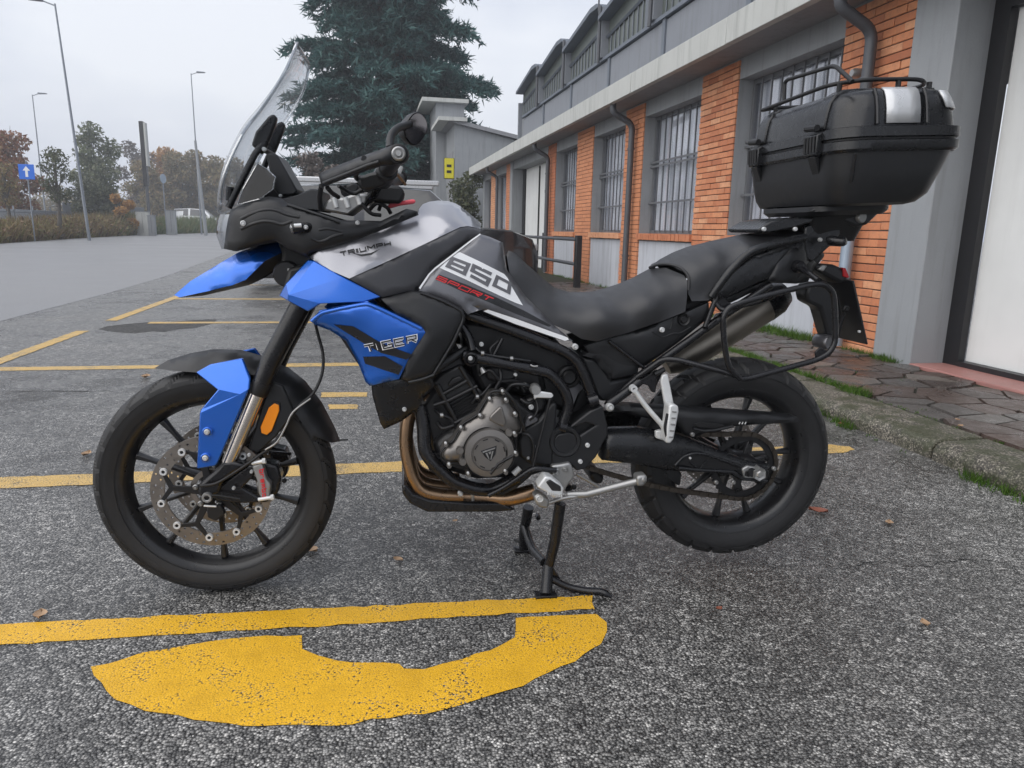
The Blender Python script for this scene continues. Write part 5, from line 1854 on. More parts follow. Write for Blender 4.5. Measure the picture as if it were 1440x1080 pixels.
# ---------------------------------------------------------------- handlebar and controls
bar = empty('handlebar', (.45, 0, 1.15), bike)
BE = at('I', 940, 478, -.405)
def bp(dx, y, dz):
    return Vector((BE.x + dx, y, BE.z + dz))
MB().tube(fillet([bp(0, -.40, 0), bp(-.035, -.24, -.030), bp(-.075, -.11, -.085), bp(-.085, 0, -.09), bp(-.075, .11, -.085), bp(-.035, .24, -.030), bp(0, .40, 0)], .05), .0125, 14).build('bar_tube', M['frame'], bar, smooth=60)
for s in (-1, 1):
    MB().tube([bp(-.002, s * .385, -.001), bp(-.026, s * .265, -.022)], .0185, 18).build('grip', M['rubber'], bar, smooth=60)
    MB().tube([bp(-.027, s * .262, -.024), bp(-.042, s * .195, -.042)], .026, 12).build('switch_block', M['plastic'], bar, smooth=40, bevel=.004)
    MB().tube(fillet([bp(-.10, s * .20, -.045), bp(-.105, s * .24, -.040), bp(-.075, s * .39, -.010)], .02), [.006] * 8, 8).build('lever', M['dark'], bar, smooth=60)
    MB().tube([bp(-.045, s * .20, -.045), bp(-.10, s * .205, -.045)], .011, 10).build('lever_mount', M['dark'], bar)
    e = bp(0, s * .398, 0)
    MB().lathe([(0, .022), (.006, .022), (.0075, .016), (.012, .018), (.0155, .014), (.0155, -.01)], e, (0, s, 0), 24).build('bar_end', M['alu'], bar)
    MB().lathe([(.0175, .012), (.0215, .010), (.023, -.006), (.0175, -.01)], e, (0, s, 0), 24).build('bar_end_ring', M['dark'], bar)
    # handguard: blade that wraps the outside of the grip
    Vh = [('I', 128, 700, -.300), ('I', 140, 668, -.296), ('I', 430, 548, -.355), ('I', 700, 448, -.392), ('I', 870, 388, -.404), ('I', 955, 374, -.402), ('I', 1020, 430, -.396), ('I', 1022, 510, -.394), ('I', 970, 562, -.398), ('I', 880, 588, -.404), ('I', 760, 598, -.404), ('I', 600, 650, -.392), ('I', 400, 725, -.358), ('I', 185, 806, -.312), ('I', 150, 775, -.300)]
    out_ = A3('I', *[q[1:] for q in Vh])
    inn_ = A3('I', (420, 640, -.372), (650, 560, -.408), (820, 490, -.416), (230, 725, -.322))
    if s > 0:
        continue
    skin('handguard', M['plastic'], bar, out_, inn_, .010, .006, .012, mirror='copy')
evg = tps(A3('I', (128, 700, -.300), (870, 388, -.404), (760, 598, -.404), (185, 806, -.312), (420, 640, -.372), (650, 560, -.408), (820, 490, -.416)))
bead('I', [(180, 775), (420, 680), (640, 590), (740, 560)], .0045, evg, par=bar, nm='handguard_rib')
# handguard stays below the left guard
pipe('guard_stay', M['dark'], bar, A3('I', (160, 800, -.29), (140, 900, -.25), (150, 1040, -.20)), .006)
pipe('guard_stay', M['dark'], bar, A3('I', (220, 820, -.28), (260, 870, -.24), (330, 915, -.19)), .0055)
# right mirror: stem and glass turned to the rider
mo = empty('mirror', at('I', 1040, 230, .38), bike)
mst = A3('I', (850, 420, .27), (862, 300, .30), (930, 220, .33), (1010, 190, .36), (1060, 170, .37))
pipe('mirror_stem', M['plastic'], mo, mst, .0125, sp=True)
mc = at('I', 1110, 225, .385)
mn = Vector((.62, -.72, -.05)).normalized(); mu = Vector((0, 0, 1)); mu = (mu - mn * mu.dot(mn)).normalized(); ms_ = mn.cross(mu)
def ellip(c_, a_, b_, rot):
    o_ = []
    for k in range(28):
        t = 2 * math.pi * k / 28
        x, y = a_ * math.copysign(abs(math.cos(t)) ** .8, math.cos(t)), b_ * math.copysign(abs(math.sin(t)) ** .8, math.sin(t))
        o_.append(c_ + ms_ * (x * math.cos(rot) - y * math.sin(rot)) + mu * (x * math.sin(rot) + y * math.cos(rot)))
    return o_
V, F = [], []
for k, (dd_, sc) in enumerate(((-.055, .25), (-.045, .60), (-.025, .90), (.0, 1.0), (.004, .97))):
    V += ellip(mc + mn * dd_ - Vector((.01, 0, 0)) * (1 - sc), .054 * sc, .042 * sc, -.9)
for k in range(4):
    for j in range(28):
        F.append((k * 28 + j, k * 28 + (j + 1) % 28, (k + 1) * 28 + (j + 1) % 28, (k + 1) * 28 + j))
F.append(tuple(range(28)))
MB().add(V, F).build('mirror_shell', M['plastic'], mo, smooth=50)
M['mirror_glass'] = plain('mirror_glass', (.30, .29, .31), .06, 1.0, rvar=.01)
MB().prism(ellip(mc + mn * .0045, .050, .038, -.9), -mn * .004).build('mirror_glass', M['mirror_glass'], mo, smooth=0)
# clamps, yokes, ignition area
plate('top_yoke', M['alu'], bar, A3('I', (165, 1050, -.105), (215, 950, -.105), (300, 905, -.105), (360, 925, -.105), (500, 880, -.105), (610, 885, -.105), (625, 930, -.105), (600, 985, -.105), (520, 1030, -.105), (430, 1100, -.105)), .21, .008)
for x, y in ((300, 960), (420, 960), (540, 930)):
    MB().tube(A3('I', (x - 20, y - 40, -.109), (x + 10, y + 60, -.109)), .007, 8).build('yoke_rib', M['alu_white'], bar, smooth=60)
plate('bar_clamp', M['dark'], bar, A3('I', (400, 800, -.06), (480, 760, -.06), (540, 800, -.06), (520, 880, -.06), (430, 900, -.06)), .12, .006)
plate('switch_pod', M['plastic'], bar, A3('I', (520, 720, -.24), (640, 670, -.25), (800, 640, -.26), (870, 690, -.26), (860, 760, -.25), (780, 800, -.25), (620, 850, -.24), (540, 830, -.24)), .06, .008)
plate('switch_pod', M['dark'], bar, A3('I', (640, 860, -.12), (780, 790, -.12), (960, 800, -.12), (1010, 880, -.12), (960, 980, -.12), (800, 970, -.12), (640, 950, -.12)), .16, .008)
MB().tube(A3('I', (870, 700, -.25), (930, 690, -.24), (1010, 790, -.22)), .0035, 8).build('orange_cable', M['header'], bar)
MB().tube(A3('I', (960, 600, -.23), (935, 670, -.23)), .007, 8).build('switch_button', M['alu_white'], bar)
for k, q in enumerate((((600, 1000, -.09), (680, 920, -.10), (760, 960, -.09), (740, 1050, -.08)), ((640, 1050, -.08), (720, 980, -.10), (820, 1020, -.10), (860, 1080, -.09)), ((560, 980, -.11), (660, 1080, -.11), (760, 1100, -.10)), ((330, 800, -.15), (480, 880, -.12), (600, 830, -.12), (720, 880, -.10)))):
    pipe('cable', M['dark'], bar, A3('I', *q), .005, sp=True)
plate('red_strap', M['pink'], bar, A3('I', (820, 1010, -.075), (860, 975, -.075), (1000, 950, -.075), (1090, 935, -.075), (1118, 955, -.075), (1100, 980, -.075), (960, 1000, -.075), (850, 1030, -.075)), .02, .004)
plate('lower_yoke', M['dark'], bar, A3('C', (60, 540, -.13), (90, 420, -.13), (180, 400, -.13), (200, 560, -.13), (120, 620, -.13)), .26, .01)
plate('steering_head', M['dark'], bar, A3('J', (480, 640, -.07), (640, 560, -.07), (800, 640, -.07), (760, 800, -.07), (600, 930, -.07), (530, 960, -.07), (500, 860, -.07), (520, 740, -.07)), .14, .01)
MB().lathe([(0, -.02), (.030, -.02), (.034, -.014), (.034, .01), (0, .01)], at('J', 560, 890, -.09), (0, 1, 0), 28).build('horn', M['dark'], bar)
plate('horn_mark', M['alu'], bar, A3('J', (562, 850, -.112), (605, 850, -.112), (605, 868, -.112), (585, 868, -.112), (585, 915, -.112), (570, 915, -.112), (570, 868, -.112), (562, 868, -.112)), .002, 0)

# ---------------------------------------------------------------- tank and its covers
tank = empty('fuel_tank', (.6, 0, 1.0), bike)
_, ev_t = skin('tank_top', M['silver'], tank,
     A3('C', (196, 366, -.160), (240, 336, -.168), (450, 274, -.150), (600, 216, -.118), (748, 150, -.070), (752, 124, -.052), (772, 98, -.026), (805, 85, -.006), (850, 79, 0), (900, 82, 0), (935, 92, 0), (965, 109, 0), (1010, 146, 0), (1070, 196, 0), (1064, 222, -.060), (1000, 208, -.105), (960, 214, -.118), (780, 300, -.155), (600, 384, -.178), (400, 474, -.196), (300, 430, -.186)),
     A3('C', (700, 250, -.128), (860, 150, -.082), (930, 160, -.085), (520, 340, -.170), (800, 225, -.112)), 0, 0, mirror='merge', res=.011)
_, ev_d = skin('tank_shoulder', M['graphite_dark'], tank,
     A3('C', (400, 476, -.197), (600, 386, -.180), (780, 302, -.158), (960, 216, -.122), (1000, 210, -.110), (1066, 226, -.100), (1062, 246, -.112), (830, 420, -.156), (752, 532, -.172), (700, 540, -.184), (568, 570, -.196)),
     A3('C', (700, 430, -.176), (880, 310, -.146)), .012, .004, mirror='copy')
_, ev_s = skin('tank_side', M['graphite'], tank,
     A3('C', (752, 534, -.172), (832, 420, -.158), (950, 330, -.140), (1062, 248, -.112), (1110, 262, -.110), (1180, 292, -.112), (1200, 430, -.128), (1290, 560, -.136), (1440, 712, -.142)) + A3('D', (960, 145, -.140), (900, 140, -.142), (720, 80, -.150), (560, 20, -.158), (440, -40, -.164)) + A3('C', (1080, 628, -.166), (1000, 656, -.170), (978, 632, -.172), (860, 575, -.174)),
     A3('C', (960, 480, -.164), (1080, 480, -.156), (1120, 350, -.132), (1180, 600, -.158), (1320, 680, -.150)), .012, .005, mirror='copy')
# decals on the side panel
decal('number_ground', M['white_decal'], tank, 'O', [(322, 182), (340, 178), (560, 282), (785, 398), (820, 440), (872, 545), (905, 600), (975, 716), (900, 690), (780, 636), (600, 552), (380, 446), (132, 336), (180, 292), (255, 232)], ev_s, .0012)
lettering('number', M['grey_decal'], tank, '8', 'O', ((255, 215), (455, 290), (395, 425), (180, 325)), ev_s, t=.30, off=.0026, asp=1.25)
lettering('number', M['grey_decal'], tank, '5', 'O', ((465, 285), (690, 390), (620, 535), (415, 420)), ev_s, t=.30, off=.0026, asp=1.3)
lettering('number', M['grey_decal'], tank, '0', 'O', ((705, 398), (868, 485), (850, 615), (655, 520)), ev_s, t=.31, off=.0026, asp=1.15)
decal('stripe', M['black_decal'], tank, 'O', [(88, 445), (125, 402), (400, 505), (700, 632), (1000, 775), (1262, 920), (1240, 932), (900, 800), (640, 688), (350, 570)], ev_s, .0012)
lettering('lettering', M['red'], tank, 'SPORT', 'O', ((125, 412), (690, 645), (640, 682), (85, 450)), ev_s, t=.26, off=.0028, gap=.14, asp=2.2)
decal('stripe', M['white_decal'], tank, 'O', [(575, 775), (620, 758), (900, 850), (1425, 1040), (1440, 1062), (1400, 1075), (900, 905)], ev_s, .0012)
decal('pin_line', M['white_decal'], tank, 'C', [(752, 522), (800, 452), (832, 420), (1020, 275), (1062, 246), (1066, 252), (1026, 280), (838, 425), (806, 456), (760, 528)], ev_s, .0030)
lettering('lettering', M['black_decal'], tank, 'TRIUMPH', 'C', ((350, 338), (608, 282), (614, 306), (358, 364)), ev_t, t=.27, off=.0022, gap=.16, asp=1.5)
decal('lettering_swoosh', M['black_decal'], tank, 'C', [(418, 345), (460, 352), (510, 344), (560, 322), (512, 352), (462, 360)], ev_t, .0018)
plate('tank_core', M['dark'], tank, A3('C', (300, 420, -.09), (760, 170, -.06), (1060, 240, -.06), (1190, 420, -.09), (1430, 720, -.10), (1000, 680, -.10), (600, 640, -.10)), .19, .01)
# blue shrouds
Vu = A3('C', (44, 562, -.150), (80, 498, -.158), (190, 380, -.168), (222, 384, -.176), (372, 468, -.198), (560, 568, -.204), (480, 592, -.206), (255, 602, -.205), (190, 642, -.198), (90, 588, -.180), (92, 556, -.186))
facet('upper_shroud', M['blue'], tank, Vu, [(2, 3, 10, 1), (1, 10, 9, 0), (10, 3, 4), (10, 4, 5, 6, 7), (10, 7, 8, 9)], .012, .003)
out_s = A3('C', (200, 692, -.186), (250, 637, -.198), (370, 612, -.206), (490, 590, -.212), (560, 620, -.216), (768, 718, -.226), (786, 748, -.228), (702, 880, -.224), (652, 985, -.214), (504, 1020, -.196), (482, 1000, -.190), (440, 890, -.186), (384, 790, -.184), (300, 738, -.184), (232, 712, -.184))
_, ev_b = skin('lower_shroud', M['blue'], tank, out_s, A3('C', (400, 690, -.208), (560, 790, -.220), (600, 900, -.212)), .014, .006, mirror='copy')
bead('C', [(212, 690), (258, 648), (370, 624), (492, 602), (562, 632), (765, 730)], .0060, ev_b, 'blue', tank, 'shroud_rim')
decal('stripe', M['black_decal'], tank, 'C', [(320, 706), (420, 716), (560, 800), (720, 860), (690, 885), (560, 850), (470, 800)], ev_b, .0012, Y0=-.21)
decal('stripe', M['black_decal'], tank, 'C', [(470, 870), (580, 868), (672, 920), (650, 962), (480, 905)], ev_b, .0012, Y0=-.21)
lettering('lettering', M['white_decal'], tank, 'TIGER', 'C', ((464, 806), (746, 750), (748, 804), (484, 860)), ev_b, t=.42, off=.0026, gap=.06, asp=1.7, Y0=-.21)
lettering('lettering', M['black_decal'], tank, 'TIGER', 'C', ((470, 812), (740, 758), (742, 797), (488, 852)), ev_b, t=.20, off=.0040, gap=.16, asp=1.65, Y0=-.21)
_, ev_k = skin('radiator_cowl', M['plastic'], tank,
     A3('C', (562, 580, -.206), (720, 540, -.200), (762, 540, -.200), (880, 582, -.204), (978, 634, -.206), (988, 680, -.204), (930, 800, -.206), (832, 958, -.210), (830, 970, -.210), (706, 1008, -.212), (660, 988, -.214), (702, 880, -.224), (786, 748, -.228), (768, 718, -.226), (640, 655, -.216)),
     A3('C', (850, 760, -.222), (780, 920, -.220)), .018, .007, mirror='copy')
bead('C', [(762, 546), (880, 590), (972, 640), (980, 680), (925, 800), (830, 955)], .0045, ev_k, par=tank, nm='cowl_rim')
bead('C', [(700, 1000), (770, 985), (830, 962)], .0050, ev_k, par=tank, nm='cowl_lip')
skin('lower_cowl', M['plastic_smooth'], tank, A3('D', (-70, 300, -.190), (20, 350, -.196), (90, 338, -.200), (245, 306, -.200), (255, 380, -.185), (205, 430, -.175), (170, 492, -.170), (90, 550, -.168), (0, 592, -.165), (-20, 560, -.170), (-60, 420, -.180)), (), .012, .005, mirror='copy')
bolt(tank, at('D', 103, 487, -.176), .006)
plate('radiator', M['dark'], tank, A3('C', (330, 740, -.15), (560, 640, -.15), (800, 720, -.15), (700, 1000, -.15), (520, 1020, -.15), (470, 950, -.15)), .30, .01)

# ---------------------------------------------------------------- seat and tail
seat = empty('seat', (1.1, 0, .85), bike)
skin('rider_seat', M['seat'], seat,
     A3('C', (1196, 352, 0), (1206, 332, 0), (1240, 346, 0), (1300, 402, 0), (1380, 472, 0), (1440, 520, 0)) + A3('px', (800, 411, 0), (830, 410, 0)) + A3('E', (0, 372, 0), (100, 340, 0), (170, 310, 0), (252, 266, 0), (330, 262, -.05), (420, 300, -.110), (434, 330, -.128), (432, 410, -.138), (424, 474, -.140), (300, 524, -.142), (150, 575, -.142), (0, 618, -.142)) + A3('D', (1000, 132, -.138), (940, 95, -.134)) + A3('C', (1440, 712, -.132), (1330, 620, -.124), (1260, 540, -.114), (1212, 450, -.098)),
     A3('E', (0, 425, -.105), (200, 380, -.112), (380, 330, -.114), (150, 480, -.140), (330, 420, -.139), (100, 400, -.085), (280, 320, -.085)) + A3('C', (1300, 500, -.085), (1400, 590, -.106)) + A3('px', (800, 430, -.102), (800, 455, -.135)), 0, 0, mirror='merge', res=.013)
skin('pillion_seat', M['seat'], seat,
     A3('E', (248, 262, 0), (300, 222, 0), (360, 190, 0), (430, 162, 0), (560, 130, 0), (700, 100, 0), (860, 84, 0), (1000, 70, 0), (990, 110, -.10), (800, 160, -.115), (700, 205, -.118), (640, 290, -.126), (560, 385, -.130), (535, 420, -.130), (455, 424, -.130), (436, 380, -.126), (440, 330, -.122), (420, 285, -.105), (360, 254, -.07), (300, 250, -.035)),
     A3('E', (450, 230, -.088), (560, 190, -.092), (560, 290, -.122), (700, 140, -.085), (860, 110, -.08)), 0, 0, mirror='merge', res=.013)
MB().tube(spline(A3('E', (252, 262, -.012), (300, 246, -.048), (360, 248, -.082), (410, 270, -.108), (440, 310, -.125), (440, 370, -.131)), 5), .0045, 8).build('seat_piping', M['seat_side'], seat, smooth=60)
plate('seat_base', M['dark'], seat, A3('D', (960, 60, -.10), (1100, 40, -.10)) + A3('E', (440, 420, -.10), (900, 200, -.09), (900, 250, -.09), (500, 450, -.10), (100, 610, -.10)), .20, .01)
tail = empty('tail_unit', (1.5, 0, .9), bike)
# side covers below the seat
_, ev_c = skin('side_cover', M['plastic'], tail, A3('E', (-60, 640, -.125), (150, 580, -.128), (300, 530, -.130), (430, 480, -.130), (540, 430, -.128), (545, 500, -.124), (400, 620, -.120), (240, 735, -.118), (60, 800, -.116), (-20, 700, -.118)), A3('E', (250, 620, -.134)), .014, .005, mirror='copy')
bead('S', [(222, 640), (310, 690), (400, 650), (450, 655), (545, 600)], .0030, ev_c, par=tail, nm='cover_rib')
bead('S', [(375, 620), (395, 560), (410, 520)], .0030, ev_c, par=tail, nm='cover_rib')
bolt(tail, at('S', 305, 622, -.136), .0075, .005)
disc('cover_plug', M['dark'], tail, at('S', 487, 535, -.130), [(0, -.005), (.008, -.006), (.011, -.002), (.0165, -.006), (.018, 0), (.018, .01)], 28)
pipe('cover_trim', M['frame'], tail, A3('E', (55, 615, -.132), (140, 680, -.132), (225, 745, -.132)), .0055)
skin('battery_cover', M['plastic'], tail, A3('N', (540, 110, -.12), (720, 20, -.12), (850, 60, -.12), (965, 180, -.12), (960, 250, -.12), (760, 290, -.12), (720, 210, -.12), (650, 140, -.12)), (), .02, .005)
# tail side panels and grab rails
skin('tail_panel', M['plastic_smooth'], tail, A3('E', (545, 408, -.128), (640, 300, -.126), (760, 210, -.122), (900, 160, -.112), (1005, 120, -.10), (1010, 200, -.10), (940, 180, -.112), (900, 240, -.118), (840, 310, -.122), (760, 340, -.124), (640, 400, -.126), (560, 420, -.128)), (), .012, .004, mirror='copy')
skin('tail_panel', M['plastic'], tail, A3('E', (600, 420, -.116), (830, 320, -.112), (940, 175, -.104), (1010, 190, -.09), (1060, 240, -.07), (1020, 330, -.07), (960, 340, -.09), (850, 335, -.10), (740, 385, -.108), (640, 430, -.112)), (), .014, .004, mirror='copy')
_, ev_q = skin('tail_wing', M['plastic'], tail, A3('Q', (280, 770, -.125), (370, 610, -.128), (500, 470, -.118), (620, 430, -.10), (680, 560, -.085), (640, 640, -.10), (560, 760, -.118), (420, 800, -.125)), (), .012, .005, mirror='copy')
pipe('grab_rail', M['plastic_smooth'], tail, A3('E', (548, 402, -.138), (600, 330, -.146), (650, 268, -.150), (725, 196, -.152), (810, 160, -.148), (1000, 116, -.128)), .0115, sp=True, mirror=True)
plate('subframe_bracket', M['frame'], tail, A3('K', (20, 520, -.135), (60, 505, -.135), (140, 580, -.135), (110, 620, -.135), (60, 610, -.135), (10, 560, -.135)), .02, .004)
bolt(tail, at('K', 55, 528, -.137), .006, mat='dark')
pipe('subframe_tube', M['frame'], tail, A3('E', (45, 930, -.135), (200, 785, -.125), (600, 500, -.115), (835, 345, -.105)), .0115, mirror=True)
pipe('subframe_tube', M['frame'], tail, A3('E', (520, 548, -.13), (560, 440, -.13), (580, 400, -.13)), .008, mirror=True)
plate('tail_core', M['dark'], tail, A3('E', (560, 400, -.08), (900, 180, -.08), (1040, 130, -.07), (1110, 200, -.06), (1060, 260, -.06), (880, 320, -.08), (640, 440, -.08)), .16, .012)
plate('rack_arm', M['plastic_smooth'], tail, A3('Q', (620, 260, -.09), (760, 190, -.09), (880, 280, -.09), (960, 270, -.09), (965, 330, -.09), (870, 440, -.09), (700, 600, -.09), (610, 560, -.09), (615, 380, -.09)), .02, .006, mirror=True)
bolt(tail, at('Q', 762, 385, -.092), .006)
MB().tube(A3('Q', (835, 385, -.12), (860, 392, -.14), (990, 405, -.17), (1012, 402, -.175)), [.008, .014, .013, .009], 14).build('rear_indicator', M['plastic_smooth'], tail, smooth=60)
# number plate holder, seen from ahead and to the left
pl = [at('K', 880, 425, -.085), at('K', 985, 790, -.085), at('K', 980, 836, -.085)]
nx, nz = (pl[1] - pl[0]).normalized(), None
hold = empty('plate_holder', at('K', 900, 600, 0), bike)
top_n, bot_n = at('K', 895, 428, -.088), at('K', 984, 832, -.088)
V = [top_n, bot_n, Vector((bot_n.x - .006, .088, bot_n.z)), Vector((top_n.x - .006, .088, top_n.z))]
nr = (V[1] - V[0]).cross(V[3] - V[0]).normalized()
MB().prism(V, nr * .006).build('number_plate', M['black_steel'], hold, bevel=.002)
plate('plate_arm', M['plastic'], hold, A3('K', (630, 440, -.035), (740, 440, -.035), (800, 470, -.035), (830, 620, -.035), (810, 830, -.035), (770, 830, -.035), (740, 770, -.035), (690, 600, -.035), (610, 560, -.035), (600, 500, -.035)), .07, .01)
plate('tail_bracket', M['plastic'], hold, A3('Q', (680, 610, -.045), (900, 620, -.045), (990, 660, -.045), (1040, 750, -.045), (1060, 800, -.045), (960, 800, -.045), (850, 740, -.045), (740, 680, -.045)), .09, .01)
plate('tail_light', M['red_lens'], hold, A3('Q', (985, 650, -.05), (1010, 655, -.05), (1045, 740, -.05), (1035, 750, -.05), (985, 735, -.05)), .10, .006)
plate('light_unit', M['alu'], hold, A3('Q', (745, 670, -.05), (790, 620, -.05), (838, 630, -.05), (800, 690, -.05)), .03, .004)
pipe('plate_stay', M['frame'], hold, A3('K', (850, 600, -.10), (830, 660, -.09), (790, 800, -.08)), .006)
bolt(hold, at('K', 850, 602, -.105), .009, .008, 'dark')
bolt(hold, at('K', 938, 748, -.092), .004, .003, 'alu_white')
# small plain grey cylinder under the case
disc('grey_cylinder', M['graphite'], hold, at('K', 718, 812, -.03), [(0, -.02), (.02, -.022), (.024, -.015), (.022, .03), (0, .03)], 20, (-.3, 1, 0))

# ---------------------------------------------------------------- pannier racks
rk_ = empty('pannier_rack', (1.5, -.24, .7), bike)
loop_ = [(690, 798), (735, 795), (1060, 706), (1120, 672), (1148, 620), (1146, 480), (1138, 380), (1092, 340), (1030, 345), (860, 385), (700, 430), (632, 455), (606, 500), (610, 620), (632, 745)]
path = A3('E', *[(x, y, -.235) for x, y in loop_])
MB().tube(fillet(path + [path[0]], .03), .0082, 12).build('rack_loop', M['frame'], rk_, smooth=60)
MB().tube(fillet([Vector((p.x, .235, p.z)) for p in path + [path[0]]], .03), .0082, 12).build('rack_loop', M['frame'], rk_, smooth=60)
pipe('rack_stay', M['frame'], rk_, A3('E', (190, 790, -.14), (315, 702, -.165), (385, 706, -.18), (640, 772, -.225), (690, 790, -.235)), .0082, .03)
pipe('rack_stay', M['frame'], rk_, A3('K', (530, 335, -.10), (590, 360, -.17), (680, 425, -.235)), .0085)
disc('stay_boss', M['frame'], rk_, at('Q', 550, 640, -.125), [(0, -.02), (.014, -.022), (.018, -.012), (.018, .03)], 20)
plate('rack_tab', M['frame'], rk_, A3('K', (660, 880, -.235), (690, 850, -.235), (740, 870, -.235), (760, 900, -.235), (700, 935, -.235), (665, 930, -.235)), .006, .001)
pipe('rack_stay', M['frame'], rk_, A3('E', (850, 395, -.235), (800, 420, -.19), (600, 470, -.14), (570, 430, -.13)), .007)
plate('rack_tab', M['frame'], rk_, A3('S', (690, 590, -.14), (760, 530, -.14), (790, 560, -.14), (700, 625, -.14)), .01, .002)

# ---------------------------------------------------------------- engine
eng = empty('engine', (.72, 0, .45), bike)
plate('crankcase', M['engine_black'], eng, A3('M', (250, 780, -.15), (440, 640, -.15), (640, 480, -.15), (900, 420, -.15), (1120, 560, -.15), (1240, 720, -.15), (1240, 960, -.15), (1000, 1040, -.15), (600, 1060, -.15), (330, 980, -.15)), .30, .02, smooth=30)
plate('cylinder', M['engine_black'], eng, A3('M', (330, 470, -.135), (570, 350, -.135), (670, 500, -.135), (640, 560, -.135), (440, 660, -.135)), .27, .012)
plate('cylinder_head', M['engine_black'], eng, A3('M', (250, 310, -.145), (330, 240, -.145), (480, 170, -.145), (600, 330, -.145), (580, 372, -.145), (350, 500, -.145)), .29, .014)
plate('valve_cover', M['plastic'], eng, A3('M', (270, 290, -.135), (370, 90, -.135), (450, 60, -.135), (520, 180, -.135), (470, 200, -.135), (320, 300, -.135)), .27, .02)
for q in (((300, 330), (440, 600)), ((470, 190), (640, 480)), ((270, 485), (380, 450), (600, 340)), ((330, 405), (520, 300)), ((430, 620), (660, 500))):
    MB().tube(A3('M', *[(x, y, -.148) for x, y in q]), .0065, 8).build('head_rib', M['engine_black'], eng, smooth=60)
plate('head_boss', M['engine_black'], eng, A3('M', (375, 330, -.152), (410, 280, -.152), (470, 260, -.152), (500, 290, -.152), (390, 345, -.152)), .02, .006)
plate('engine_guard_panel', M['engine_black'], eng, A3('M', (560, 70, -.12), (1100, 180, -.12), (1140, 420, -.12), (940, 420, -.12), (760, 360, -.12), (640, 420, -.12), (560, 260, -.12)), .24, .02)
cov = A3('M', (322, 850, -.200), (345, 812, -.200), (420, 752, -.200), (452, 690, -.200), (500, 620, -.200), (600, 560, -.200), (640, 490, -.200), (685, 412, -.200), (740, 396, -.200), (800, 405, -.200), (850, 450, -.200), (905, 530, -.200), (946, 640, -.200), (935, 690, -.200), (885, 705, -.200), (885, 830, -.200), (868, 930, -.200), (800, 1000, -.200), (660, 1022, -.200), (560, 985, -.200), (490, 925, -.200), (372, 928, -.200), (328, 890, -.200))
_, ev_e = skin('alternator_cover', M['engine'], eng, cov, A3('M', (760, 560, -.216), (650, 700, -.214), (560, 780, -.212), (420, 850, -.208), (870, 620, -.210)), .06, .010, .03, mirror='copy')
MB().tube([p + Vector((0, .002, 0)) for p in cov], .0035, 6, True).build('cover_gasket', M['dark'], eng, smooth=60)
cc = at('M', 690, 842, -.212)
rr_ = (at('M', 690 + 190, 842, -.212) - cc).length
MB().lathe([(rr_ * 1.0, .02), (rr_, -.004), (rr_ * .96, -.010), (rr_ * .72, -.013), (rr_ * .70, -.010), (rr_ * .66, -.010), (rr_ * .64, -.0145), (0, -.0150)], cc, (0, 1, 0), 72).build('round_cover', M['engine'], eng, smooth=30)
MB().lathe([(rr_ * 1.01, -.002), (rr_ * 1.045, -.003), (rr_ * 1.045, .01)], cc, (0, 1, 0), 72).build('cover_seam', M['dark'], eng, smooth=30)
for k in range(8):
    a_ = .3 + 2 * math.pi * k / 8
    p0 = cc + Vector((math.cos(a_) * rr_ * .60, -.0150, math.sin(a_) * rr_ * .60))
    MB().tube([p0 - Vector((math.sin(a_), 0, -math.cos(a_))) * .007, p0 + Vector((math.sin(a_), 0, -math.cos(a_))) * .007], .0016, 6).build('cover_notch', M['dark'], eng)
Yb = cc.y - .0158
plate('emblem', M['black_decal'], eng, A3('M', (626, 832, Yb), (748, 792, Yb), (738, 860, Yb), (702, 912, Yb), (660, 880, Yb)), .003, .0008)
for q in ([(640, 838), (738, 806), (735, 816), (642, 848)], [(662, 850), (676, 846), (694, 900), (688, 896)], [(712, 836), (724, 832), (708, 896), (700, 900)], [(685, 842), (706, 836), (702, 856), (692, 858)]):
    plate('emblem_stroke', M['alu'], eng, A3('M', *[(x, y, Yb - .0012) for x, y in q]), .001, 0)
plate('cover_flat', M['engine'], eng, A3('M', (690, 600, -.219), (700, 565, -.220), (765, 500, -.221), (790, 500, -.221), (825, 620, -.220), (800, 655, -.218), (730, 625, -.218)), .012, .005, smooth=40)
pipe('pick_up_cable', M['dark'], eng, A3('M', (700, 415, -.214), (700, 390, -.214), (740, 378, -.216), (800, 385, -.216), (850, 420, -.216), (910, 510, -.212), (945, 620, -.208), (960, 680, -.20)), .0045, sp=True)
MB().tube(A3('M', (700, 1005, -.222), (760, 930, -.226), (870, 868, -.222)), .0045, 8).build('gear_linkage', M['dark'], eng)
for x, y in ((790, 376), (693, 432), (815, 440), (620, 560), (884, 546), (475, 650), (360, 772), (888, 842), (385, 932), (530, 1000), (810, 980), (880, 695)):
    MB().lathe([(0, -.022), (.0055, -.022), (.0075, -.012), (.0075, .01)], at('M', x, y, -.198), (0, 1, 0), 14).build('cover_boss', M['engine'], eng, smooth=30)
    bolt(eng, at('M', x, y, -.221), .0038, .003)
for x, y in ((470, 825), (490, 912), (840, 690), (810, 840)):
    MB().lathe([(0, -.010), (.009, -.010), (.011, -.004), (.011, .01)], at('M', x, y, -.212), (0, 1, 0), 16).build('cover_lug', M['engine'], eng, smooth=30)
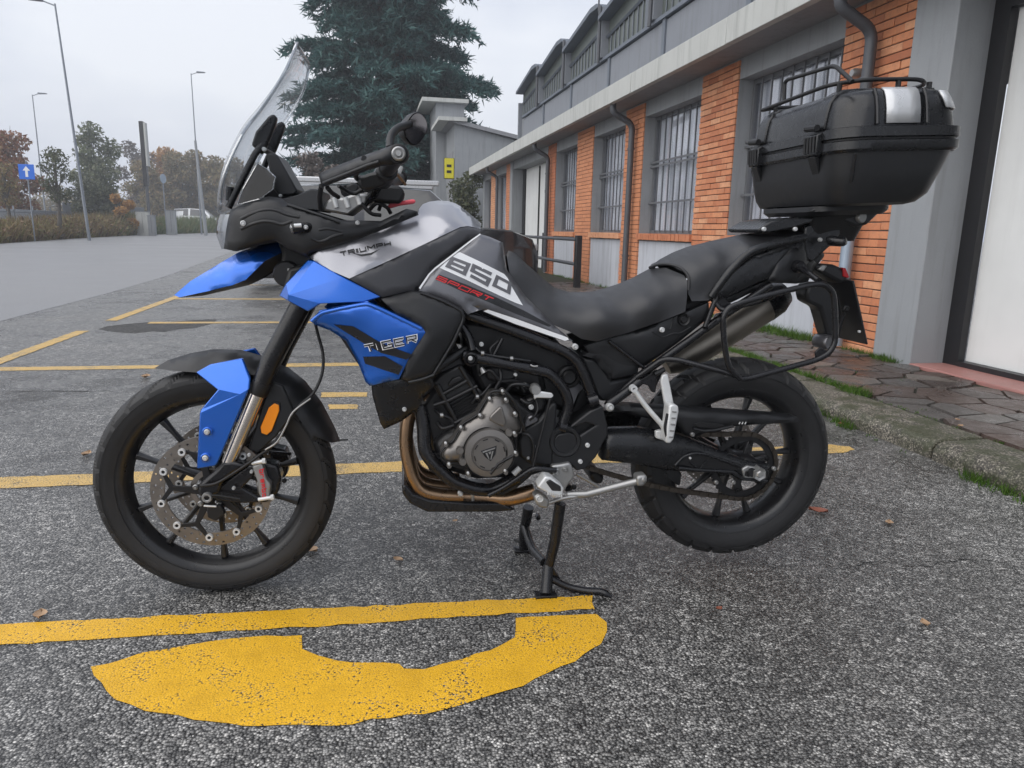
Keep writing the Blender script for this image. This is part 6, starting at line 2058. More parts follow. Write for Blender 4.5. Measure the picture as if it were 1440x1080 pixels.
# throttle bodies, injectors and small parts above the cover
for x, y in ((548, 128),):
    disc('mount_bolt', M['dark'], eng, at('M', x, y, -.155), [(0, -.022), (.010, -.022), (.014, -.016), (.015, -.024), (.019, -.02), (.019, .04)], 24)
    bolt(eng, at('M', x, y, -.178), .006, .004)
for x, y, r_ in ((632, 22, .006), (890, 252, .005), (1008, 498, .0075), (985, 882, .005)):
    bolt(eng, at('M', x, y, -.16), r_, .006)
MB().tube(A3('M', (630, 200, -.15), (652, 240, -.155)), [.005, .009], 10).build('injector', M['alu'], eng)
plate('gear_arm', M['alu_white'], eng, A3('N', (165, 395, -.185), (180, 375, -.185), (305, 395, -.185), (318, 415, -.185), (300, 435, -.185), (190, 430, -.185), (170, 445, -.185)), .010, .003)
MB().lathe([(0, -.012), (.012, -.012), (.015, -.006), (.015, .02)], at('N', 178, 366, -.175), (0, 1, 0), 20).build('gear_shaft', M['alu'], eng, smooth=30)
MB().tube(A3('N', (290, 435, -.185), (160, 950, -.185)), .004, 8).build('gear_rod', M['dark'], eng)
plate('sprocket_cover', M['plastic'], eng, A3('N', (45, 760, -.165), (85, 670, -.165), (200, 600, -.165), (300, 470, -.165), (345, 470, -.165), (330, 700, -.165), (310, 950, -.165), (150, 940, -.165), (60, 880, -.165)), .04, .008)
plate('cover_cap', M['graphite'], eng, A3('N', (85, 668, -.172), (115, 580, -.172), (150, 560, -.172), (200, 585, -.172), (200, 612, -.172)), .03, .006)
plate('airbox', M['engine_black'], eng, A3('D', (380, 20, -.085), (640, 60, -.085), (930, 190, -.085), (1010, 380, -.085), (960, 520, -.085), (820, 480, -.085), (600, 420, -.085), (420, 260, -.085)), .17, .02)
plate('front_engine_case', M['engine_black'], eng, A3('D', (170, 470, -.12), (280, 330, -.12), (420, 420, -.12), (420, 620, -.12), (330, 800, -.12), (240, 760, -.12), (210, 620, -.12)), .24, .02)
for k, q in enumerate((((600, 60, -.13), (680, 150, -.15), (760, 180, -.15), (880, 160, -.14)), ((620, 260, -.14), (700, 220, -.15), (780, 300, -.15), (900, 300, -.14), (960, 380, -.14)), ((740, 360, -.15), (780, 280, -.15), (770, 200, -.14)), ((930, 440, -.15), (980, 470, -.16), (1040, 440, -.15), (1080, 350, -.14)), ((900, 260, -.14), (890, 320, -.14), (910, 360, -.14)), ((300, 620, -.14), (340, 660, -.16), (420, 640, -.16)))):
    pipe('engine_hose', M['dark'], eng, A3('M', *q), .0055 if k != 4 else .004, sp=True)
pipe('coolant_hose', M['plastic'], eng, A3('M', (210, 330, -.12), (260, 250, -.15), (330, 180, -.16), (420, 120, -.15), (520, 60, -.13)), .012, sp=True)
for k, q in enumerate((((560, 30, -.15), (640, 90, -.16), (720, 110, -.16), (860, 130, -.165), (1000, 150, -.16)), ((720, 130, -.15), (700, 60, -.15), (760, 0, -.14)), ((820, 380, -.15), (870, 330, -.16), (960, 330, -.165), (1010, 350, -.16)), ((1000, 600, -.175), (1040, 560, -.18), (1060, 500, -.175), (1040, 420, -.16)), ((940, 700, -.17), (1000, 720, -.18), (1030, 800, -.18), (1020, 930, -.175)), ((280, 520, -.13), (330, 560, -.15), (400, 590, -.15), (430, 660, -.15)), ((560, 470, -.145), (600, 420, -.155), (640, 400, -.155), (700, 330, -.15)))):
    pipe('engine_wire', M['dark' if k % 2 else 'plastic'], eng, A3('M', *q), .0035 + .0008 * (k % 3), sp=True)
for x, y in ((640, 90), (860, 130), (960, 330), (1030, 800), (330, 560), (600, 420)):
    c0 = at('M', x, y, -.163); MB().tube([c0 - Vector((.004, 0, 0)), c0 + Vector((.004, 0, 0))], .0062, 8).build('hose_clamp', M['alu'], eng)
for k in range(6):
    MB().tube(A3('M', (395 + k * 9, 500 + k * 19, -.139), (585 + k * 12, 385 + k * 22, -.139)), .0022, 5).build('cylinder_fin', M['engine_black'], eng)
plate('throttle_body', M['engine_black'], eng, A3('M', (640, 200, -.14), (760, 180, -.14), (900, 210, -.14), (900, 290, -.14), (800, 330, -.14), (680, 300, -.14)), .05, .01)
plate('starter_motor', M['engine_black'], eng, A3('M', (960, 440, -.155), (1080, 400, -.155), (1130, 460, -.155), (1120, 540, -.155), (1020, 560, -.155), (970, 520, -.155)), .05, .014)
# frame tubes
frm = empty('frame', (.8, 0, .7), bike)
pipe('frame_tube', M['frame'], frm, A3('D', (330, -60, -.11), (420, 10, -.135), (620, 78, -.140), (905, 190, -.140), (975, 240, -.140), (1018, 330, -.140), (1062, 455, -.140), (1075, 520, -.135)), .0155, .05, mirror=True)
pipe('frame_tube', M['frame'], frm, A3('D', (400, 215, -.15), (520, 240, -.155), (770, 290, -.158), (835, 303, -.158), (905, 372, -.158), (940, 465, -.158), (895, 590, -.155)), .0155, .06, mirror=True)
pipe('frame_tube', M['frame'], frm, A3('D', (385, 60, -.13), (430, 120, -.14), (450, 190, -.15)), .012, mirror=True)
pipe('frame_tube', M['frame'], frm, A3('D', (600, 130, -.145), (545, 235, -.15)), .0055, mirror=True)
pipe('frame_clamp', M['alu'], frm, A3('N', (140, 178, -.175), (165, 190, -.178), (195, 188, -.178)), .0022, sp=True)
for q in (((355, 640), (405, 655)), ((580, 460), (650, 440))):
    MB().tube(A3('N', *[(x, y, -.158 if i == 0 else -.158) for i, (x, y) in enumerate(q)]), .0165, 12).build('weld_seam', M['frame'], frm)
plate('pivot_plate', M['plastic'], frm, A3('N', (315, 745, -.165), (345, 705, -.165), (430, 690, -.165), (520, 715, -.165), (640, 640, -.165), (560, 620, -.165), (450, 665, -.165), (445, 640, -.165), (600, 525, -.165), (690, 488, -.165), (728, 640, -.165), (730, 710, -.165), (640, 880, -.165), (560, 970, -.165), (490, 985, -.165), (440, 930, -.165), (300, 960, -.165), (305, 850, -.165)), .03, .006, mirror=True)
plate('pivot_web', M['dark'], frm, A3('N', (330, 720, -.14), (700, 500, -.14), (720, 700, -.14), (500, 970, -.14), (310, 950, -.14)), .28, .01)
cp = at('N', 403, 762, -.166)
MB().lathe([(0, .006), (.030, .006), (.034, -.004), (.042, -.005), (.046, .0), (.046, .02)], cp, (0, 1, 0), 36).build('pivot_recess', M['plastic'], frm, smooth=40)
for x, y in ((573, 788), (518, 912)):
    bolt(frm, at('N', x, y, -.168), .0065)
bead('N', [(560, 965), (620, 880), (690, 740)], .004, None, par=frm, nm='plate_rib') if False else None
bolt(frm, at('N', 738, 497, -.150), .012, .014)
bolt(frm, at('N', 478, 40, -.150), .0085, .010)
disc('side_cap', M['dark'], frm, at('N', 432, 268, -.10), [(0, -.01), (.016, -.012), (.022, -.006), (.026, -.012), (.032, -.010), (.032, .02)], 32)
plate('shock_mount', M['graphite'], frm, A3('N', (400, 340, -.09), (490, 310, -.09), (545, 350, -.09), (500, 400, -.09), (465, 490, -.09), (470, 510, -.09), (440, 440, -.09)), .03, .005)
MB().tube([(1.02, 0, .46), (1.10, 0, .70)], .045, 20).build('shock_spring', M['dark'], frm)
pipe('frame_brace', M['frame'], frm, A3('N', (730, 480, -.145), (860, 390, -.14), (970, 300, -.135)), .0135)
plate('side_box', M['plastic'], frm, A3('N', (530, 120, -.105), (690, 140, -.105), (740, 250, -.105), (760, 300, -.105), (960, 260, -.105), (960, 330, -.105), (760, 450, -.105), (680, 460, -.105), (640, 420, -.105)), .20, .01)

# ---------------------------------------------------------------- exhaust, guard tube, skid plate
exh = empty('exhaust', (.6, 0, .35), bike)
for k, dy in enumerate((-.085, -.01, .065)):
    pp = A3('D', (165, 455, -.085), (128, 520, -.085), (112, 620, -.085), (118, 720, -.085), (150, 840, -.085), (200, 900, -.085), (290, 922, -.085), (400, 925, -.085))
    MB().tube(spline([p + Vector((0, dy + .085, 0)) for p in pp], 6), .0195, 20).build('header_pipe', M['header'], exh, smooth=60)
MB().tube(spline(A3('D', (400, 925, -.06), (520, 930, -.07), (640, 935, -.09), (760, 905, -.09)), 6), .0245, 20).build('collector', M['header'], exh, smooth=60)
for x in (445, 590):
    MB().tube(A3('D', (x, 900, -.09), (x + 6, 955, -.09)), .005, 8).build('pipe_clamp', M['alu'], exh)
for x, y, x1, y1 in ((200, 440, 235, 415), (205, 440, 245, 490)):
    MB().tube(A3('D', (x, y, -.11), (x1, y1, -.11)), .006, 8).build('flange_stud', M['header'], exh)
mp0, mp1 = at('E', 330, 740, .165), at('E', 800, 445, .185)
MB().tube([mp0, mp0.lerp(mp1, .12), mp0.lerp(mp1, .3), mp1], [.028, .050, .056, .058], 28).build('muffler', M['muffler'], exh, smooth=60)
ax = (mp1 - mp0).normalized()
MB().tube([mp1, mp1 + ax * .05, mp1 + ax * .085, mp1 + ax * .09], [.059, .056, .040, .025], 28).build('muffler_cap', M['plastic_smooth'], exh, smooth=40)
plate('muffler_guard', M['alu'], exh, A3('S', (740, 520, .09), (760, 490, .09), (960, 430, .09), (965, 445, .09), (770, 530, .09)), .01, .003)
pipe('guard_tube', M['frame'], eng, A3('D', (180, 470, -.135), (200, 560, -.14), (205, 700, -.15), (250, 760, -.155), (340, 850, -.158), (450, 890, -.158), (540, 900, -.15), (680, 830, -.15)), .0190, .05)
plate('guard_mount', M['frame'], eng, A3('D', (180, 690, -.15), (230, 690, -.15), (310, 740, -.15), (330, 800, -.15), (300, 850, -.15), (230, 800, -.15)), .02, .005)
plate('skid_plate', M['plastic_smooth'], bike, A3('D', (88, 872, -.105), (115, 868, -.105), (150, 915, -.105), (230, 945, -.105), (420, 958, -.105), (600, 960, -.105), (672, 1002, -.105), (560, 1012, -.105), (220, 1012, -.105), (130, 968, -.105), (95, 920, -.105)), .21, .008)
bolt(eng, at('D', 387, 912, -.13), .008, .008)
bolt(eng, at('D', 312, 995, -.107), .004, .003, 'dark')
plate('lower_link', M['dark'], eng, A3('D', (560, 890, -.16), (640, 850, -.16), (740, 790, -.16), (760, 790, -.16), (745, 830, -.16), (660, 900, -.16), (600, 930, -.16), (570, 925, -.16)), .03, .006)
MB().tube(A3('D', (655, 815, -.165), (688, 785, -.165)), .0085, 10).build('shift_tip', M['alu_white'], eng)

# ---------------------------------------------------------------- foot rests, levers, stands
ft = empty('footrest', at('H', 380, 260, -.2), bike)
plate('footrest_bracket', M['alu'], ft, A3('H', (338, 158, -.180), (400, 150, -.180), (460, 138, -.180), (475, 170, -.180), (490, 225, -.180), (440, 290, -.180), (420, 330, -.180), (360, 350, -.180), (240, 295, -.180), (290, 232, -.180), (350, 210, -.180)), .03, .006, seg=3) if False else MB().prism(A3('H', (338, 158, -.180), (400, 150, -.180), (460, 138, -.180), (475, 170, -.180), (490, 225, -.180), (440, 290, -.180), (420, 330, -.180), (360, 350, -.180), (240, 295, -.180), (290, 232, -.180), (350, 210, -.180)), (0, .03, 0)).build('footrest_bracket', M['alu'], ft, bevel=.006, seg=3)
MB().prism(A3('H', (250, 295, -.235), (300, 225, -.235), (340, 232, -.235), (420, 300, -.235), (415, 345, -.235), (350, 365, -.235), (330, 340, -.235)), (0, .05, 0)).build('peg', M['alu_white'], ft, bevel=.005)
MB().prism(A3('H', (305, 262, -.238), (330, 245, -.238), (400, 290, -.238), (402, 320, -.238), (345, 318, -.238)), (0, .02, 0)).build('peg_rubber', M['rubber'], ft, bevel=.003)
for k in range(7):
    x = 318 + k * 14; y = 325 + k * 3
    MB().tube(A3('H', (x, y, -.239), (x, y + 14, -.239)), .0028, 5).build('peg_tooth', M['alu_white'], ft)
MB().prism(A3('H', (228, 350, -.19), (265, 330, -.19), (330, 380, -.19), (320, 430, -.19), (270, 425, -.19), (240, 400, -.19)), (0, .04, 0)).build('stand_pivot', M['alu'], ft, bevel=.006)
disc('pivot_bolt', M['alu_white'], ft, at('H', 265, 365, -.192), [(0, -.004), (.005, -.004), (.006, -.001), (.009, -.005), (.011, -.003), (.011, .01)], 20)
for x, y, r_ in ((370, 195, .0105), (425, 180, .007), (430, 182, .006)):
    bolt(ft, at('H', x, y, -.184), r_, .007, 'alu')
pipe('shift_lever', M['frame'], ft, A3('H', (-60, 345, -.19), (30, 300, -.19), (220, 172, -.19), (370, 185, -.19)), .0075, .02)
bolt(ft, at('H', 482, 292, -.16), .007, .006, 'dark')
# side stand folded up
MB().tube(A3('H', (440, 340, -.17), (560, 338, -.18), (880, 255, -.20), (925, 238, -.205)), [.010, .0105, .0105, .014], 14).build('side_stand', M['alu'], bike, smooth=60)
MB().prism(A3('H', (880, 225, -.215), (945, 215, -.215), (952, 255, -.215), (925, 290, -.215), (880, 290, -.215)), (0, .04, 0)).build('side_stand_foot', M['alu'], bike, bevel=.008, seg=3)
pipe('stand_spring', M['alu'], bike, A3('H', (300, 400, -.18), (420, 360, -.18), (520, 350, -.18)), .005)
# centre stand
cs_ = empty('centre_stand', (.95, 0, 0), bike)
nf = ground(768, 833, .012); ff = ground(737, 770, .012)
MB().tube([at('H', 395, 395, -.125), at('H', 360, 640, -.118), at('H', 320, 800, -.112)], [.017, .0165, .015], 14).build('stand_leg', M['frame'], cs_, smooth=60)
MB().tube([at('H', 318, 790, -.112), Vector((nf.x, nf.y, .008))], [.016, .018], 12).build('stand_leg', M['frame'], cs_)
MB().prism([Vector((nf.x - .035, nf.y - .02, .002)), Vector((nf.x + .03, nf.y - .02, .002)), Vector((nf.x + .03, nf.y + .02, .002)), Vector((nf.x - .035, nf.y + .02, .002))], (0, 0, .008)).build('stand_foot', M['frame'], cs_, bevel=.002)
MB().tube([at('H', 195, 420, .10), at('H', 180, 500, .11), at('H', 160, 590, .14), Vector((ff.x, ff.y, .008))], [.018, .017, .015, .016], 12).build('stand_leg', M['frame'], cs_, smooth=60)
MB().prism([Vector((ff.x - .035, ff.y - .02, .002)), Vector((ff.x + .03, ff.y - .02, .002)), Vector((ff.x + .03, ff.y + .02, .002)), Vector((ff.x - .035, ff.y + .02, .002))], (0, 0, .008)).build('stand_foot', M['frame'], cs_, bevel=.002)
MB().tube(fillet([at('H', 170, 540, .115), at('H', 215, 680, .03), at('H', 295, 770, -.10)], .04), .0135, 12).build('stand_brace', M['frame'], cs_, smooth=60)
plate('stand_gusset', M['frame'], cs_, A3('H', (290, 810, -.118), (340, 780, -.118), (400, 880, -.118), (330, 890, -.118), (280, 900, -.118)), .012, .003)
MB().tube(fillet(A3('H', (320, 865, -.118), (450, 928, -.135), (560, 950, -.15), (660, 952, -.165), (720, 990, -.18)), .03), [.011] * 19 + [.005], 12).build('stand_pedal', M['frame'], cs_, smooth=60)
bolt(cs_, at('H', 250, 475, -.0), .008, .02, 'frame')
MB().tube([at('H', 150, 640, .17), at('H', 105, 625, .19)], .006, 8).build('stand_tab', M['frame'], cs_)
MB().tube([Vector((1.0, -.14, .33)), Vector((1.0, .14, .33))], .012, 12).build('stand_pivot', M['frame'], cs_)
# passenger foot rest hanger
pf = empty('passenger_footrest', at('G', 350, 300, -.18), bike)
pipe('hanger_strut', M['alu_white'], pf, A3('G', (182, 205, -.165), (250, 300, -.17), (335, 395, -.175), (345, 450, -.175)), .0075)
disc('hanger_eye', M['alu_white'], pf, at('G', 182, 203, -.165), [(.004, -.008), (.010, -.008), (.011, .008), (.004, .008)], 18)
MB().prism(A3('G', (322, 165, -.165), (330, 135, -.165), (358, 130, -.165), (388, 280, -.172), (375, 340, -.172), (350, 330, -.172)), (0, .012, 0)).build('hanger_strut', M['alu_white'], pf, bevel=.003)
MB().prism(A3('G', (365, 290, -.215), (385, 282, -.215), (412, 292, -.215), (414, 320, -.215), (388, 460, -.215), (370, 484, -.215), (345, 478, -.215), (348, 440, -.215)), (0, .045, 0)).build('passenger_peg', M['alu_white'], pf, bevel=.005)
for k in range(5):
    MB().tube(A3('G', (376 + 4 - k * 4, 320 + k * 32, -.217), (396 + 4 - k * 4, 322 + k * 32, -.217)), .0022, 5).build('peg_groove', M['alu'], pf)
MB().prism(A3('G', (296, 420, -.17), (325, 412, -.17), (350, 440, -.17), (345, 470, -.17), (298, 455, -.17)), (0, .015, 0)).build('hanger_foot', M['alu_white'], pf, bevel=.003)
pipe('peg_spring', M['dark'], pf, A3('G', (355, 330, -.21), (340, 400, -.21), (352, 450, -.21)), .004)
MB().tube(A3('G', (290, 130, -.15), (340, 105, -.15)), .008, 8).build('hanger_bolt', M['dark'], pf)
plate('hanger_tab', M['frame'], pf, A3('G', (200, 170, -.14), (300, 110, -.14), (340, 110, -.14), (300, 190, -.14), (295, 225, -.14), (275, 220, -.14), (260, 190, -.14)), .01, .002)
bolt(pf, at('G', 62, 294, -.16), .010, .012, 'alu_white')

# ---------------------------------------------------------------- swing arm, chain, sprocket, rear brake
sw = empty('swing_arm', (1.3, 0, .4), bike)
arm = A3('P', (-60, 330, -.150), (60, 320, -.150), (200, 316, -.150), (430, 350, -.148), (560, 390, -.146), (800, 480, -.144), (940, 530, -.143), (1080, 555, -.143), (1085, 575, -.143), (1055, 668, -.143), (870, 650, -.143), (800, 610, -.144), (560, 600, -.146), (380, 590, -.148), (150, 545, -.150), (-60, 520, -.150))
skin('arm', M['plastic_smooth'], sw, arm, A3('P', (200, 430, -.166), (400, 470, -.162), (0, 430, -.166)), .045, .010, .02, mirror='copy')
plate('arm_recess', M['dark'], sw, A3('P', (440, 540, -.153), (490, 495, -.153), (560, 475, -.153), (640, 480, -.153), (860, 560, -.150), (862, 580, -.150), (800, 590, -.150), (560, 570, -.152)), .006, .002)
MB().tube(fillet(A3('P', (430, 548, -.155), (485, 490, -.156), (560, 466, -.156), (640, 474, -.156), (870, 555, -.152)), .01), .0045, 8).build('arm_edge', M['plastic_smooth'], sw, smooth=60)
MB().tube(fillet(A3('P', (450, 566, -.155), (600, 582, -.155), (820, 592, -.152), (880, 640, -.150), (1050, 655, -.150)), .01), .0050, 8).build('arm_edge', M['plastic_smooth'], sw, smooth=60)
for q in ([(530, 530), (590, 570)], [(645, 515), (600, 570)]):
    MB().tube(A3('P', *[(x, y, -.155) for x, y in q]), .003, 6).build('arm_web', M['plastic_smooth'], sw)
bolt(sw, at('P', 530, 500, -.156), .0035, .003)
MB().prism(A3('P', (880, 575, -.150), (920, 552, -.150), (1040, 578, -.150), (1048, 640, -.150), (1000, 655, -.150), (895, 640, -.150)), (0, .02, 0)).build('chain_adjuster', M['alu'], sw, bevel=.004)
MB().prism(A3('P', (905, 590, -.153), (940, 578, -.153), (960, 600, -.153), (930, 630, -.153), (900, 622, -.153)), (0, .01, 0)).build('adjuster_slot', M['dark'], sw, bevel=.002)
MB().lathe([(0, -.018), (.008, -.018), (.012, -.014), (.020, -.016), (.022, -.008), (.022, .02)], at('P', 985, 600, -.150), (0, 1, 0), 6).build('axle_nut', M['alu'], sw, smooth=0)
MB().tube([Vector((RC[0], -.16, RC[2])), Vector((RC[0], .16, RC[2]))], .013, 16).build('rear_axle', M['dark'], sw)
for x, y in ((545, 340), (555, 652), (705, 662), (822, 662), (1095, 570)):
    bolt(sw, at('P', x, y, -.140), .0065, .006, 'alu')
# upper chain guard
skin('chain_guard', M['plastic'], sw, A3('P', (-10, 150, -.115), (120, 150, -.118), (330, 165, -.128), (460, 172, -.135), (700, 188, -.135), (1000, 208, -.132), (1262, 228, -.128), (1274, 240, -.128), (1270, 262, -.128), (1200, 268, -.130), (960, 280, -.133), (840, 290, -.134), (700, 325, -.135), (640, 335, -.135), (560, 370, -.135), (500, 350, -.135), (450, 280, -.134), (300, 250, -.126), (100, 200, -.118), (-10, 190, -.115)), A3('P', (600, 250, -.142), (900, 245, -.140)), .05, .008, .014)
plate('guard_slot', M['dark'], sw, A3('P', (556, 270, -.146), (600, 258, -.146), (720, 268, -.146), (765, 282, -.146), (700, 298, -.146), (580, 292, -.146)), .004, .001)
MB().tube(fillet(A3('P', (550, 300, -.145), (620, 318, -.146), (700, 312, -.146), (820, 285, -.144)), .01), .0042, 8).build('guard_rib', M['plastic'], sw, smooth=60)
for k, x in enumerate((860, 880, 900)):
    MB().tube(A3('P', (x, 272, -.1435), (x + 8, 256, -.1435)), .0016, 5).build('guard_mark', M['alu_white'], sw)
# sprocket and chain
SC = Vector((RC[0], -.098, RC[2]))
NT = 46
ro, ri = .107, .094
V, F = [], []
for side in (0, 1):
    for k in range(NT * 4):
        a_ = 2 * math.pi * k / (NT * 4)
        r_ = ro if k % 4 in (1,) else (ro - .003 if k % 4 in (0, 2) else ro - .009)
        V.append((SC.x + r_ * math.cos(a_), SC.y + side * .006, SC.z + r_ * math.sin(a_)))
    for k in range(NT * 4):
        a_ = 2 * math.pi * k / (NT * 4)
        V.append((SC.x + (ri - .014) * math.cos(a_), SC.y + side * .006, SC.z + (ri - .014) * math.sin(a_)))
n4 = NT * 4
for k in range(n4):
    k2 = (k + 1) % n4
    F += [(k, k2, n4 + k2, n4 + k), (2 * n4 + k2, 2 * n4 + k, 3 * n4 + k, 3 * n4 + k2), (k2, k, 2 * n4 + k, 2 * n4 + k2), (n4 + k, n4 + k2, 3 * n4 + k2, 3 * n4 + k)]
MB().add(V, F).build('sprocket', M['dark'], sw, smooth=20)
for k in range(6):
    a_ = .3 + math.pi * k / 3
    er = Vector((math.cos(a_), 0, math.sin(a_)))
    et = Vector((-math.sin(a_), 0, math.cos(a_)))
    MB().prism([SC + er * .03 + et * .012, SC + er * .085 + et * .009, SC + er * .085 - et * .009, SC + er * .03 - et * .012], (0, .012, 0)).build('sprocket_arm', M['rim'], sw, bevel=.002)
    bolt(sw, SC + er * .078 + Vector((0, -.001, 0)), .006, .007, 'dark')
MB().lathe([(.013, -.03), (.032, -.03), (.04, -.02), (.045, .02), (.013, .02)], SC, (0, 1, 0), 32, True).build('sprocket_hub', M['rim'], sw)
link = []
F0 = Vector((1.0, -.098, .440)); rf_ = .036; rb_ = .1035
dirn = (SC - F0); an0 = math.atan2(dirn.z, dirn.x); off_ = math.asin((rb_ - rf_) / Vector((dirn.x, 0, dirn.z)).length)
up0, up1 = an0 + math.pi / 2 + off_, an0 - math.pi / 2 - off_
path = []
p0, p1 = F0 + Vector((math.cos(up0), 0, math.sin(up0))) * rf_, SC + Vector((math.cos(up0), 0, math.sin(up0))) * rb_
nL = 34
path += [p0.lerp(p1, i / nL) for i in range(nL)]
a_ = up0
while a_ > up1 + .01:
    path.append(SC + Vector((math.cos(a_), 0, math.sin(a_))) * rb_); a_ -= .0158 / rb_
p0, p1 = SC + Vector((math.cos(up1), 0, math.sin(up1))) * rb_, F0 + Vector((math.cos(up1), 0, math.sin(up1))) * rf_
path += [p0.lerp(p1, i / nL) + Vector((0, 0, -.018 * math.sin(math.pi * i / nL))) for i in range(nL)]
a_ = up1
while a_ > up0 - 2 * math.pi + .01:
    path.append(F0 + Vector((math.cos(a_), 0, math.sin(a_))) * rf_); a_ -= .0158 / rf_
mb = MB()
for i in range(len(path)):
    a3, b3 = path[i], path[(i + 1) % len(path)]
    t = (b3 - a3).normalized(); nrm = Vector((-t.z, 0, t.x))
    yo = (-.009, .006) if i % 2 else (-.006, .003)
    for y in yo:
        q = [a3 - t * .002 + nrm * .0065, b3 + t * .002 + nrm * .0065, b3 + t * .002 - nrm * .0065, a3 - t * .002 - nrm * .0065]
        mb.prism([p + Vector((0, y, 0)) for p in q], (0, .0025, 0))
    mb.tube([a3 + Vector((0, -.010, 0)), a3 + Vector((0, .010, 0))], .0042, 6)
M['chain'] = plain('chain_steel', (.07, .06, .05), .42, .8, var=.4, vscale=60)
o = mb.build('chain', M['chain'], sw, smooth=0); o['kind'] = 'stuff'
brake_disc(rwh, RC, .098, .095, .1275, .005)
plate('lower_chain_guard', M['dark'], sw, A3('P', (440, 640, -.09), (560, 660, -.09), (700, 700, -.09), (830, 840, -.09), (850, 870, -.09), (700, 850, -.09), (600, 790, -.09), (480, 700, -.09)), .01, .004) if False else None
plate('hugger', M['plastic'], sw, A3('G', (380, 560, -.06), (430, 640, -.06), (420, 700, -.06), (330, 650, -.06), (230, 560, -.06), (60, 520, -.06)), .12, .02)
plate('linkage', M['dark'], frm, A3('H', (580, 210, -.06), (640, 190, -.06), (680, 230, -.06), (660, 280, -.06), (600, 270, -.06)), .12, .01)
MB().tube(A3('H', (500, 210, -.09), (640, 290, -.09)), .005, 8).build('link_spring', M['alu'], frm)

# ---------------------------------------------------------------- top case on its plate
tcs = empty('top_case', (1.81, 0, 1.14), bike)
TX0, TX1, TW = 1.642, 2.028, .290
TILT = math.tan(R(3.2))
def tp(x, y, z):
    return Vector((x, y, z + (x - TX0) * TILT))
def ring(x0, x1, w0, w1, z, r, k=7):
    """rounded rectangle in plan; w0 = half width at the front, w1 at the rear"""
    out = []
    for (cx, cy, a0) in ((x1 - r, w1 - r, 0), (x0 + r, w0 - r, 90), (x0 + r, -w0 + r, 180), (x1 - r, -w1 + r, 270)):
        for j in range(k + 1):
            a_ = R(a0 + 90 * j / k)
            out.append(tp(cx + r * math.cos(a_), cy + r * math.sin(a_), z))
    return out
def loft(name, mat, parent, rings, cap0=True, cap1=True, smooth=35, bevel=0):
    n = len(rings[0]); V = [p for r_ in rings for p in r_]; F = []
    for i in range(len(rings) - 1):
        for j in range(n):
            F.append((i * n + j, i * n + (j + 1) % n, (i + 1) * n + (j + 1) % n, (i + 1) * n + j))
    if cap0:
        F.append(tuple(range(n - 1, -1, -1)))
    if cap1:
        F.append(tuple(range((len(rings) - 1) * n, len(rings) * n)))
    return MB().add(V, F).build(name, mat, parent, smooth=smooth, bevel=bevel)
ZB, ZR, ZT = 1.148, 1.305, 1.437
def lower(z, x0, x1, w, r):
    return ring(x0, x1, w, w * .97, z, r)
loft('case_body', M['plastic'], tcs, [lower(ZB - .010, TX0 + .056, TX1 - .110, TW - .064, .06), lower(ZB - .004, TX0 + .038, TX1 - .085, TW - .044, .07), lower(ZB + .018, TX0 + .026, TX1 - .058, TW - .028, .08), lower(ZB + .08, TX0 + .015, TX1 - .032, TW - .016, .085), lower(ZR - .030, TX0 + .010, TX1 - .016, TW - .010, .085)])
loft('case_rim', M['plastic_smooth'], tcs, [lower(ZR - .031, TX0 + .004, TX1 - .008, TW - .004, .088), lower(ZR - .024, TX0, TX1, TW, .09), lower(ZR - .004, TX0, TX1, TW, .09), lower(ZR - .002, TX0 + .005, TX1 - .006, TW - .005, .088)], smooth=30)
loft('rim_seal', M['dark'], tcs, [lower(ZR - .001, TX0 + .007, TX1 - .009, TW - .007, .088), lower(ZR + .004, TX0 + .007, TX1 - .009, TW - .007, .088)], smooth=30)
loft('lid', M['plastic_smooth'], tcs, [lower(ZR + .004, TX0 + .004, TX1 - .004, TW - .003, .09), lower(ZR + .006, TX0, TX1, TW, .09), lower(ZR + .030, TX0 + .001, TX1 - .002, TW - .001, .09), lower(ZR + .033, TX0 + .010, TX1 - .014, TW - .014, .085), lower(ZR + .075, TX0 + .014, TX1 - .022, TW - .020, .085), lower(ZT - .030, TX0 + .020, TX1 - .030, TW - .028, .085), lower(ZT - .012, TX0 + .032, TX1 - .038, TW - .038, .085), lower(ZT - .002, TX0 + .052, TX1 - .056, TW - .056, .075), lower(ZT, TX0 + .085, TX1 - .085, TW - .085, .06)], smooth=35)
# raised bands that run over the lid from the hinges
def band(y0, y1, nm='lid_band', mat='plastic_smooth'):
    prof = [(TX0 + .005, ZR + .034), (TX0 + .008, ZR + .075), (TX0 + .014, ZT - .030), (TX0 + .027, ZT - .010), (TX0 + .050, ZT + .003), (TX0 + .090, ZT + .006), (TX1 - .07, ZT + .006)]
    inner = [(TX1 - .07, ZT - .02), (TX0 + .09, ZT - .02), (TX0 + .07, ZT - .03), (TX0 + .05, ZT - .05), (TX0 + .04, ZR + .05), (TX0 + .03, ZR + .034)]
    MB().prism([tp(x, y0, z) for x, z in prof + inner], (0, y1 - y0, 0)).build(nm, M[mat], tcs, bevel=.004)
for s in (-1, 1):
    band(s * .165 - .028, s * .165 + .028)
